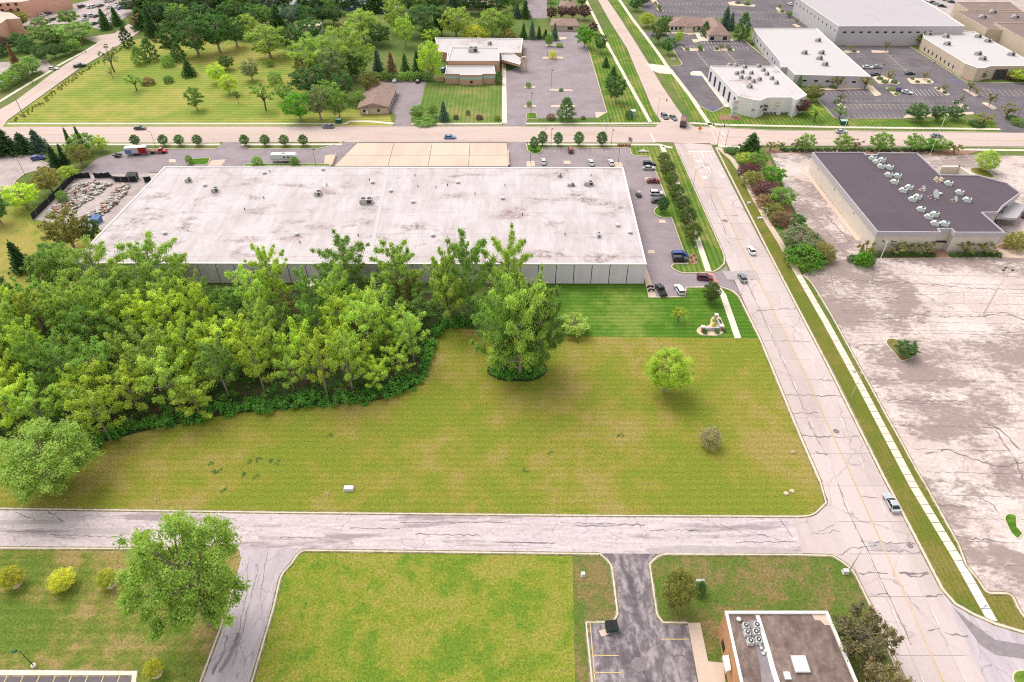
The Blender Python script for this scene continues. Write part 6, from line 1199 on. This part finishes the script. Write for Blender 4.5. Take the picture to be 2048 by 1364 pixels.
for px, py, h, lb in [(632, 333, 7, 'dark lot light beside the camper'), (50, 350, 8, 'dark lot light in the small left car park'), (1061, 327, 8, 'dark lot light at the left of the front car park'), (1236, 330, 8, 'dark lot light at the right of the front car park'), (1102, 180, 9, 'dark lot light in the middle of the bank car park'), (1062, 227, 9, 'dark lot light near the entrance of the bank car park'), (1095, 116, 9, 'dark lot light on the upper island of the bank car park'), (1855, 158, 8, 'dark lot light on the stone island of the east car park'), (1921, 207, 9, 'dark lot light on the lower island of the east car park'), (1757, 158, 7, 'dark lot light beside the dark blue car'), (1681, 196, 7, 'dark lot light on the left island of the east car park'), (2033, 238, 8, 'dark lot light at the right edge beyond the cross road'), (1102, 291, 7, 'thin dark pole on the verge beside the front trees'), (1222, 293, 7, 'thin dark pole on the verge near the mulch bed')]: pole('lot_light', px, py, h, .08, 'darkpole', lb, group=DL, headmat='darkpole', **one(.4, 0))
for px, py, h, lb in [(172, 105, 11, 'wooden utility pole beside the west road, upper'), (65, 165, 11, 'wooden utility pole beside the west road, middle'), (48, 234, 10, 'wooden utility pole at the cross road corner'), (230, 66, 11, 'wooden utility pole at the road bend')]:
    r_ = pole('utility_pole', px, py, h, .16, 'wood', lb, 'utility pole', group='utility poles of the west road'); MB().box(-1.2, 1.2, -.06, .06, h - .9, h - .75).build('crossarm', M['wood'], r_); MB().box(-.9, -.8, -.05, .05, h - .75, h - .55).box(.8, .9, -.05, .05, h - .75, h - .55).build('insulator', M['unitg'], r_)
UP = [G(48, 234), G(65, 165), G(172, 105), G(230, 66)]
for k, s in enumerate((-.85, .85)):
    mb = MB()
    for a, b in zip(UP[1:-1], UP[2:]):
        for j in range(6):
            def wp(t): p = a.lerp(b, t); return (p.x + s, p.y, 10.4 - 1.2 * 4 * t * (1 - t))
            mb.cyl(wp(j / 6), wp((j + 1) / 6), .03, .03, 4, False)
    tag(mb.build('power_line', M['blackpl']), ['left power line strung between the west road poles', 'right power line strung between the west road poles'][k], 'power line')
for px, py, h, lb, dx in [(1313, 244, 10, 'signal pole at the near left corner of the junction', 3), (1434, 293, 9.5, 'signal pole at the right corner of the junction', -3), (1450, 295, 9.5, 'second signal pole at the right corner of the junction', -2), (1210, 280, 9, 'signal pole on the left of the cross road', 1.5)]:
    r_ = pole('signal_pole', px, py, h, .11, 'steel', lb, 'signal pole', arms=[(dx, 0, .3)], group='signal poles of the junction')
    sg = MB().box(dx - .18, dx + .18, -.18, .18, h - 1.1, h - .1).build('signal_head', M['blackpl'], r_)
    for z, m in ((h - .3, 'lampr'), (h - .6, 'yellow'), (h - .9, 'greenpaint')): MB().cyl((dx, -.17, z), (dx, -.21, z), .1, .1, 8).build('signal_lens', M[m], sg)
p = G(1252, 323); r_ = thing('flagpole', 'flagpole flying a striped flag at the warehouse corner', 'flagpole', p)
fh = 10; MB().cyl((0, 0, 0), (0, 0, fh), .08, .05, 8).build('pole', M['palepole'], r_); MB().lathe([(.12, 0), (.12, .12), (.02, .2)], 8, (0, 0, fh)).build('finial', M['yellow'], r_)
for k in range(9):
    z0, z1 = fh - .2 - 1.6 * (k + 1) / 9, fh - .2 - 1.6 * k / 9; MB().add([(.08, 0, z0), (.9, .12, z0 - .25), (1.5, -.1, z0 - .7), (1.5, -.1, z1 - .7), (.9, .12, z1 - .25), (.08, 0, z1)], [[0, 1, 4, 5], [1, 2, 3, 4]]).build('flag_stripe', M['lampr'] if k % 2 == 0 else M['capw'], r_)
MB().add([(.07, -.03, fh - 1.1), (.75, .07, fh - 1.32), (.75, .07, fh - .42), (.07, -.03, fh - .2)], [[0, 1, 2, 3]]).build('flag_canton', M['blue'], r_)
# monument signs
p = G(1466, 234); r_ = thing('monument_sign', 'tall multi-panel monument sign before the white office', 'sign', p, R(12))
MB().box(-1.3, 1.3, -.25, .25, 0, 1.0).build('base', M['stone'], r_); MB().box(-1.25, 1.25, -.2, .2, 1.0, 7.4).build('cabinet', M['whitewall'], r_)
for z0, z1, m in ((6.0, 7.2, 'beigewall'), (4.6, 5.7, 'unit'), (3.5, 4.4, 'teal'), (2.4, 3.3, 'unit'), (1.4, 2.2, 'teal')): MB().box(-1.1, 1.1, -.24, -.19, z0, z1).build('sign_panel', M[m], r_)
p = G(1410, 661); r_ = thing('three_sided_sign', 'low stone wall sign with white-capped piers in a stone bed', 'sign', p)
A, B, C_ = G(1404, 662) - p, G(1441, 660) - p, G(1431, 638) - p
for a, b in ((A, B), (B, C_)): q = MB(); ribbon(q, [a, b], .35, 0, 1.0); q.build('wall', M['fascia'], r_)
for q in (A, B, C_):
    pr = MB().box(q.x - .35, q.x + .35, q.y - .35, q.y + .35, 0, 1.5).build('pier', M['tanwall'], r_); MB().box(q.x - .48, q.x + .48, q.y - .48, q.y + .48, 1.5, 1.7).build('cap', M['capw'], pr)
p = G(1286, 303); tag(MB().add([(-2.2, -1, .1), (2.2, -1, .1), (0, 1.6, .1), (-2.2, -1, .5), (2.2, -1, .5), (0, 1.6, .3)], [[3, 4, 5], [0, 1, 4, 3], [1, 2, 5, 4], [2, 0, 3, 5]]).build('triangular_planter', M['unitg']), 'grey triangular stone marker in the corner lawn', 'marker'); bpy.data.objects['triangular_planter'].location = p
def stub(name, px, py, dims, mat, label, cat, top=None, rz=0, group=None):
    w_, d_, h_ = dims; r_ = thing(name, label, cat, G(px, py), R(rz), group)
    MB().box(-w_ / 2, w_ / 2, -d_ / 2, d_ / 2, 0.0, h_, .03, .03).build('cabinet', M[mat], r_); MB().box(-w_ / 2 - .04, w_ / 2 + .04, -d_ / 2 - .04, d_ / 2 + .04, h_, h_ + .08, .04, .04).build('lid', M[top or mat], r_); MB().box(-w_ / 2 - .12, w_ / 2 + .12, -d_ / 2 - .12, d_ / 2 + .12, 0, .1).build('pad', M['kerb'], r_)
    return r_
for a in [('utility_cabinet', 698, 979, (1.9, 1.0, .7), 'unit', 'white rectangular utility box in the dry field', 'utility box'), ('utility_cabinet', 1166, 1151, (.65, .65, .8), 'unit', 'small white utility box on the brownish lawn strip', 'utility box'), ('utility_cabinet', 1690, 1145, (1.0, .7, .8), 'unit', 'white utility box at the near road corner', 'utility box'), ('utility_cabinet', 678, 246, (2.4, 1.8, 1.8), 'greenpaint', 'green transformer box by the wood and sidewalk', 'utility box', 'teal'), ('utility_cabinet', 1686, 249, (2.8, 2.0, 1.8), 'greenpaint', 'green transformer box beyond the cross road', 'utility box', 'teal'), ('utility_cabinet', 1266, 231, (2.0, 2.2, 2.2), 'teal', 'pale green cabinet on the strip by the north road', 'utility box', 'unit'), ('utility_cabinet', 1398, 1168, (1.6, .5, 1.3), 'unitg', 'grey meter box behind the small conical shrub', 'utility box'), ('utility_cabinet', 1558, 130, (3.0, 2.2, 2.4), 'greenpaint', 'green dumpster-like cabinet between the white offices', 'utility box', 'teal'),
          ('utility_cover', 1498, 407, (1.0, .6, .5), 'unit', 'small white utility cover on the east verge, upper', 'utility box'), ('utility_cover', 1520, 437, (1.4, .7, .4), 'unit', 'small white utility cover on the east verge, lower', 'utility box')]:
    stub(*a)
def dumpster(px, py, mat, label, rz=0, sc=1.):
    r_ = thing('dumpster', label, 'dumpster', G(px, py) + Vector((0, 0, .1)), R(rz), None, (sc, sc, sc))
    MB().add([(-1, -.7, 0), (1, -.7, 0), (1, .7, 0), (-1, .7, 0), (-1.1, -.95, 1.2), (1.1, -.95, 1.2), (1.1, .8, 1.5), (-1.1, .8, 1.5)], [[3, 2, 1, 0], [0, 1, 5, 4], [1, 2, 6, 5], [2, 3, 7, 6], [3, 0, 4, 7]]).build('bin', M[mat], r_)
    for s in (-1, 1): MB().add([(s * .02, -.97, 1.22), (s * 1.1, -.97, 1.22), (s * 1.1, .82, 1.53), (s * .02, .82, 1.53), (s * .02, -.97, 1.28), (s * 1.1, -.97, 1.28), (s * 1.1, .82, 1.59), (s * .02, .82, 1.59)], [[4, 5, 6, 7], [0, 1, 5, 4], [1, 2, 6, 5], [2, 3, 7, 6], [3, 0, 4, 7]]).build('lid', M['blackpl'] if mat != 'blue' else M['blue'], r_)
    for s in (-1, 1): MB().box(s * 1.05 - .08, s * 1.05 + .08, -.4, .4, .5, .7).build('fork_pocket', M[mat], r_)
dumpster(1222, 1258, 'greenpaint', 'green dumpster at the corner of the office car park', 8); dumpster(267, 360, 'greenpaint', 'green dumpster behind the storage yard fence', 0, 1.6); dumpster(196, 444, 'blue', 'blue dumpster at the front of the storage yard', -10, 1.3)
sheet('dumpster_pad', [(1197, 1262), (1212, 1258), (1222, 1268), (1203, 1274)], ZM + .004, M['apron'], drv)
def sign(px, py, h, w_, hh, mat, label, diamond=False, rz=0):
    r_ = thing('road_sign', label, 'sign', G(px, py), R(rz)); MB().cyl((0, 0, 0), (0, 0, h), .05, .05, 6).build('post', M['steel'], r_)
    if diamond: q = [(0, h - hh), (w_ / 2, h - hh / 2), (0, h), (-w_ / 2, h - hh / 2)]
    else: q = [(-w_ / 2, h - hh), (w_ / 2, h - hh), (w_ / 2, h), (-w_ / 2, h)]
    MB().add([(x, -.07, z) for x, z in q] + [(x, -.04, z) for x, z in q], [[0, 1, 2, 3], [7, 6, 5, 4], [0, 4, 5, 1], [1, 5, 6, 2], [2, 6, 7, 3], [3, 7, 4, 0]]).build('sign_face', M[mat], r_)
sign(1736, 1232, 2.4, 2.0, 2.0, 'orange', 'orange diamond work sign beside the near main road', True, 20); sign(1399, 263, 2.4, 2.0, 2.0, 'orange', 'orange diamond work sign beyond the junction', True)
sign(1343, 172, 1.6, 1.0, .8, 'unit', 'small white sign on the north road lawn'); sign(1346, 122, 1.8, 2.4, 1.2, 'unit', 'low white sign in the mulch by the north road drive'); sign(735, 232, 2.2, .9, 1.2, 'unit', 'white sign on the lawn of the gabled house'); sign(104, 1000 - 9, 1, .5, .4, 'unit', 'small white marker at the road edge, far left') if False else None
sign(313, 1001, .7, .45, .4, 'unit', 'small white yard sign at the field edge'); sign(1390, 498, 1.1, .6, .5, 'unit', 'small white sign by the oval bed'); sign(1357, 457, 1.1, .6, .5, 'unit', 'small white sign below the row of trees'); sign(1315, 338, 1.1, .6, .5, 'unit', 'small white sign beside the silver sedan'); sign(1651, 1143, 1.2, .2, .7, 'unit', 'slim white marker post at the near road corner'); sign(1962, 1222, 2.2, .6, .7, 'darkpole', 'dark sign on a post by the sidewalk end', False, 30); sign(1311, 304, 1.8, 1.0, .7, 'unit', 'white sign at the lawn corner of the car park'); sign(856, 230, 1.5, 1.6, .9, 'unit', 'white sign among the shrubs before the bank'); sign(657, 990, 1.0, .35, .5, 'unit', 'small pale stake sign near the white utility box')
for px, py, lb in [(1572, 988, 'larger pale rock at the field corner'), (1584, 983, 'smaller pale rock at the field corner'), (1586, 905, 'reddish rock at the field edge by the road')]:
    rr = random.Random(px); q = MB().lathe([(.45, 0), (.6, .15), (.4, .38), (.1, .45)], 8); q.v = [(x * rr.uniform(.8, 1.2), y_ * rr.uniform(.7, 1.1), z * rr.uniform(.85, 1.1)) for x, y_, z in q.v]; o = q.build('rock', M['stone'] if px < 1586 else M['tanwall']); o.location = G(px, py) + Vector((0, 0, .02)); tag(o, lb, 'rock')
# ------------------------------------------------------------------ storage yard: screened fence, rubble
FP = [(66, 441), (75, 432), (100, 408), (124, 384), (150, 358), (182, 356), (190, 357), (222, 356), (230, 364), (244, 365), (260, 365), (276, 364)]
fr = thing('screen_fence', 'black-screened wire fence round the storage yard', 'fence', G(66, 441))
for i in range(len(FP)):
    p = G(*FP[i]) - fr.location; MB().cyl((p.x, p.y, 0), (p.x, p.y, 2.5), .06, .06, 6).build('post', M['steel'], fr)
    if i < len(FP) - 1 and i not in (5,):
        a, b = p, G(*FP[i + 1]) - fr.location; q = MB(); n_ = 6; top = []
        for k in range(n_ + 1):
            c_ = a.lerp(b, k / n_); top.append(c_)
        sag = [.0, .25, .4, .15, .35, .1, 0] if 4 <= i <= 7 else [0] * 7
        v = [(c_.x, c_.y, .1) for c_ in top] + [(c_.x, c_.y, 2.35 - s_) for c_, s_ in zip(top, sag)]
        q.add(v, [[k, k + 1, n_ + 2 + k, n_ + 1 + k] for k in range(n_)]); q.build('screen_panel', M['screen'], fr)
f2 = thing('screen_fence', 'short black-screened fence piece beside the warehouse corner', 'fence', G(290, 366)); d_ = G(304, 364) - G(290, 366)
q = MB(); q.add([(0, 0, .1), (d_.x, d_.y, .1), (d_.x, d_.y, 2.3), (0, 0, 2.3)], [[0, 1, 2, 3]]); q.build('screen_panel', M['screen'], f2)
for c_ in ((0, 0), (d_.x, d_.y)): MB().cyl((c_[0], c_[1], 0), (c_[0], c_[1], 2.5), .06, .06, 6).build('post', M['steel'], f2)
rub = random.Random(21)
def rubble(polys, n, smin, smax, mat, name='rubble'):
    mb = MB()
    for poly, k in zip(polys, n):
        P = [G(*p) for p in poly]; xs = [p.x for p in P]; ys = [p.y for p in P]; c_ = 0
        while c_ < k:
            x, y_ = rub.uniform(min(xs), max(xs)), rub.uniform(min(ys), max(ys))
            if not inpoly(x, y_, P): continue
            s = rub.uniform(smin, smax); a = rub.uniform(0, 3.14); ca, sa = math.cos(a), math.sin(a); lx, ly, lz = s * rub.uniform(.5, 1.4), s * rub.uniform(.3, .9), s * rub.uniform(.2, .7); z = rub.uniform(0, .5)
            v = [(x + ca * i * lx - sa * j * ly, y_ + sa * i * lx + ca * j * ly, .08 + z + k_ * lz + rub.uniform(-.1, .1)) for k_ in (0, 1) for i, j in ((-1, -1), (1, -1), (1, 1), (-1, 1))]
            mb.add(v, [[4, 5, 6, 7], [0, 1, 5, 4], [1, 2, 6, 5], [2, 3, 7, 6], [3, 0, 4, 7]]); c_ += 1
    o = mb.build(name, M[mat]); o['kind'] = 'stuff'; return o
YP = [[(152, 366), (190, 364), (212, 378), (190, 395), (150, 420), (110, 430), (95, 432), (125, 395)], [(245, 372), (262, 372), (235, 408), (200, 435), (165, 436), (200, 415)], [(190, 367), (225, 367), (222, 372), (195, 373)]]
rubble(YP, (420, 230, 40), .2, .65, 'debris', 'stone_rubble'); rubble(YP, (260, 200, 20), .2, .7, 'unitg', 'grey_rubble'); rubble(YP, (120, 90, 6), .2, .6, 'grille', 'dark_rubble'); rubble(YP, (60, 50, 5), .3, .9, 'mulch', 'timber_scrap')
# ------------------------------------------------------------------ rooftop equipment
def rtu(px, py, z, dims, mat, label, rz=0, hood=True, group=None, fan=1):
    g = G(px, py, z); w_, d_, h_ = dims; r_ = thing('rooftop_unit', label, 'rooftop unit', g, R(rz), group)
    MB().box(-w_ / 2 - .1, w_ / 2 + .1, -d_ / 2 - .1, d_ / 2 + .1, -.1, .2).build('curb', M['fascia'], r_)
    cb = MB().box(-w_ / 2, w_ / 2, -d_ / 2, d_ / 2, .2, .2 + h_, .05, .05).build('cabinet', M[mat], r_)
    for k in range(fan):
        x = (-w_ / 2 + w_ * (k + .5) / fan) if fan > 1 else w_ * .15; MB().lathe([(min(w_, d_) * .33, .19 + h_), (min(w_, d_) * .33, .27 + h_), (.02, .25 + h_)], 12, (x, 0, 0)).build('fan_grille', M['grille'], cb)
    if hood: MB().add([(-w_ / 2 - .5, -d_ * .35, .5), (-w_ / 2 + .02, -d_ * .35, .4), (-w_ / 2 + .02, d_ * .35, .4), (-w_ / 2 - .5, d_ * .35, .5), (-w_ / 2 + .02, -d_ * .35, .15 + h_), (-w_ / 2 + .02, d_ * .35, .15 + h_)], [[3, 2, 1, 0], [0, 1, 4], [2, 3, 5], [3, 0, 4, 5]]).build('intake_hood', M[mat], r_)
    MB().box(w_ * .05, w_ * .4, -d_ / 2 - .02, -d_ / 2 + .02, .35, .05 + h_).build('access_panel', M['grille'] if mat != 'greenunit' else M['unit'], r_)
    return r_
def vent(px, py, z, s, label, group=None, mat='unit'):
    r_ = thing('roof_vent', label, 'roof vent', G(px, py, z), 0, group); MB().lathe([(s * .75, -.1), (s * .75, .2), (s * .5, .25), (s * .5, .7 * s)], 10).build('curb', M['unitg'], r_); MB().lathe([(s * .5, .65 * s), (s, .7 * s), (s * .95, .95 * s), (s * .5, 1.2 * s), (.02, 1.25 * s)], 12).build('cap', M[mat], r_)
def pipe(px, py, z, h, label, group=None):
    o = MB().cyl((0, 0, -.1), (0, 0, h), .14, .14, 8).lathe([(.2, h - .1), (.22, h), (.05, h + .1)], 8).build('vent_pipe', M['grille']); o.location = G(px, py, z); tag(o, label, 'vent pipe', group)
WZ = WH - .18
rtu(734, 406, WZ, (3.9, 2.2, 1.5), 'unitg', 'largest grey unit near the middle of the warehouse roof', 3, fan=2); rtu(637, 390, WZ, (1.9, 2.2, 1.3), 'unitg', 'twin grey unit left of the largest on the warehouse roof'); rtu(1178, 370, WZ, (2.8, 1.7, 1.2), 'unitg', 'olive-grey unit near the right back of the warehouse roof'); rtu(1120, 354, WZ, (1.0, 1.0, 1.0), 'unitg', 'small unit at the back right of the warehouse roof'); rtu(1143, 372, WZ, (2.2, 1.2, .8), 'unitg', 'low unit beside the olive-grey unit on the warehouse roof')
rtu(378, 363, WZ, (1.8, 1.6, 1.1), 'unitg', 'dark unit at the upper left of the warehouse roof', 15); rtu(431, 383, WZ, (1.8, 1.8, 1.2), 'unitg', 'dark unit at the left of the warehouse roof', 20); rtu(1197, 472, WZ, (1.0, 2.4, .9), 'unitg', 'narrow grey unit near the front right of the warehouse roof', 0, False)
VG = 'mushroom vents on the warehouse roof'
for px, py in [(529, 347), (646, 340), (745, 366), (826, 405), (916, 366), (1005, 398), (866, 472), (330, 468), (1235, 452), (594, 470), (1260, 466), (410, 372), (782, 383)]: vent(px, py, WZ, .75, 'white mushroom vent on the warehouse roof', VG)
for px, py in [(540, 344), (739, 361), (830, 352), (717, 472), (600, 486), (528, 397), (950, 389), (1130, 470), (1182, 352), (836, 374), (872, 376), (895, 372), (654, 371), (490, 420), (1045, 430), (1010, 372)]: pipe(px, py, WZ, .7, 'short dark vent pipe on the warehouse roof', 'vent pipes on the warehouse roof')
DZ = DH - .35; DG = 'pale green units on the dark roof'
for px, py in [(1745, 320), (1753, 327), (1762, 336), (1764, 323), (1779, 338), (1777, 353), (1795, 355), (1789, 367), (1806, 384), (1818, 378), (1835, 397), (1825, 402), (1842, 422), (1857, 437), (1869, 432), (1870, 450), (1889, 451), (1897, 370), (1919, 388), (1934, 403)]: rtu(px, py, DZ, (2.0, 1.4, 1.1), 'greenunit', 'pale green unit on the dark roof', -28, True, DG)
vent(1880, 389, DZ, .6, 'white vent near the big dish on the dark roof')
for k, (px, py, s) in enumerate([(1844, 381, .9), (1866, 396, 1.5), (1908, 402, .9)]):
    r_ = thing('satellite_dish', ['left satellite dish on the dark roof', 'largest satellite dish in the middle of the dark roof', 'right satellite dish on the dark roof'][k], 'satellite dish', G(px, py, DZ), R(30)); MB().cyl((0, 0, -.1), (0, 0, 1.0 * s), .08, .08, 6).build('mast', M['steel'], r_)
    ds_ = MB().lathe([(s, .35 * s), (s * .7, .16 * s), (s * .35, .04 * s), (.02, 0)][::-1], 16).build('reflector', M['unit'], r_); ds_.location = (0, 0, 1.0 * s); ds_.rotation_euler = (R(55), 0, 0)
    MB().cyl((0, 0, 0), (0, 0, s * .8), .03, .03, 5).build('feed_arm', M['steel'], ds_)
    for i in range(6): a = i * 1.05; MB().box(math.cos(a) * s - .25, math.cos(a) * s + .25, math.sin(a) * s - .15, math.sin(a) * s + .15, -.05, .22).build('ballast_block', M['stone'], r_)
rubble([[(1850, 392), (1868, 392), (1872, 404), (1852, 402)]], (40,), .15, .4, 'stone', 'ballast_rubble').location.z = DZ - .2
OG = 'condensers on the brick office'; OZ = BH - .35
def condenser(px, py, lb):
    r_ = thing('condenser_unit', lb, 'condenser', G(px, py, OZ), 0, OG); MB().box(-.5, .5, -.5, .5, -.05, .95, .04, .04).build('cabinet', M['unit'], r_); MB().lathe([(.40, .94), (.40, 1.02), (.3, 1.0), (.02, .98)], 14).build('fan_grille', M['grille'], r_); MB().lathe([(.16, 1.0), (.16, 1.06), (.02, 1.07)], 10).build('fan_hub', M['unit'], r_)
for i, (px, py) in enumerate([(1490, 1255), (1493, 1269), (1510, 1268), (1499, 1286), (1512, 1254), (1515, 1284)]): condenser(px, py, 'white round-fan condenser on the brick office roof')
r_ = thing('skylight', 'large white skylight on the brick office roof', 'skylight', G(1600, 1330, OZ)); MB().box(-1.15, 1.15, -1.3, 1.3, -.05, .45).build('curb', M['unit'], r_); MB().box(-1.2, 1.2, -1.35, 1.35, .45, .62, .2, .2).build('dome', M['capw'], r_)
r_ = thing('roof_hatch', 'small white hatch on the brick office roof', 'roof hatch', G(1573, 1354, OZ)); MB().box(-.45, .45, -.55, .55, -.05, .5).build('curb', M['unitg'], r_); MB().box(-.5, .5, -.6, .6, .5, .6).build('lid', M['capw'], r_)
vent(1477, 1240, OZ, .42, 'white round vent at the corner of the brick office roof')
for px, py in [(1519, 1290), (1522, 1297), (1526, 1308), (1530, 1303)]: vent(px, py, OZ, .28, 'small white vent on the coated strip of the office roof', 'small vents on the office roof')
FG = 'units on the white office with black windows'
for px, py in [(1459, 132), (1471, 133), (1489, 136), (1517, 134), (1473, 149), (1484, 146), (1502, 148), (1482, 157), (1497, 158), (1506, 165), (1526, 142), (1533, 150), (1518, 161), (1543, 159), (1497, 174), (1500, 176), (1552, 168)]: rtu(px, py, 7.1, (1.9, 1.5, 1.1), 'unitg', 'grey unit on the stained roof of the white office', px % 20 - 10, False, FG)
for px, py in [(1609, 108), (1643, 108), (1650, 131), (1639, 119), (1636, 83)]: rtu(px, py, 4.8, (2.6, 2.0, 1.4), 'unitg', 'grey unit on the long white-roofed office', -20, True, 'units on the long office')
for px, py in [(1857, 70), (1892, 75), (1956, 75), (1894, 90), (1975, 84), (1956, 110), (1965, 120), (2022, 111)]: rtu(px, py, 5.7, (3.0, 2.0, 1.4), 'unitg', 'grey unit on the white-roofed office at the right', -25, True, 'units on the white-roofed office')
for px, py, lb in [(1965, 36, 'left'), (1985, 26, 'middle'), (2030, 36, 'right')]: rtu(px, py, 8.7, (3.0, 2.2, 1.4), 'unitg', f'{lb} grey unit on the middle brown roof', 0, True, 'units on the brown roofs')
rtu(947, 103, 6.6, (4.2, 3.0, 1.8), 'unitg', 'large grey unit on the bank roof', 0, True, fan=2); rtu(980, 89, 4.3, (1.8, 1.5, 1.2), 'unitg', 'small grey unit at the back of the bank roof')
# ------------------------------------------------------------------ every label singles out one thing
ORD = ['leftmost', 'second from the left', 'third from the left', 'fourth from the left', 'fifth from the left', 'sixth from the left', 'seventh from the left', 'eighth from the left', 'ninth from the left', 'tenth from the left', '11th from the left', '12th from the left', '13th from the left', '14th from the left', '15th from the left', '16th from the left', '17th from the left', '18th from the left', '19th from the left', '20th from the left', '21st from the left', '22nd from the left', '23rd from the left', '24th from the left', '25th from the left']
by = {}
for o in THINGS: by.setdefault(o['label'], []).append(o)
for lb, os_ in by.items():
    if len(os_) < 2: continue
    os_.sort(key=lambda o: proj_x(o.location)); n = len(os_)
    for i, o in enumerate(os_):
        if n == 2: s = ['left one', 'right one'][i]
        elif i == n - 1: s = 'rightmost'
        elif n > 6 and i > n // 2: s = ORD[n - 1 - i].replace('left', 'right')
        else: s = ORD[min(i, 24)]
        o['label'] = f"{lb}, {s}"
        if 'group' not in o: o['group'] = lb
for o in THINGS:
    if len(o['label'].split()) > 16: print('LONG', o['label'])
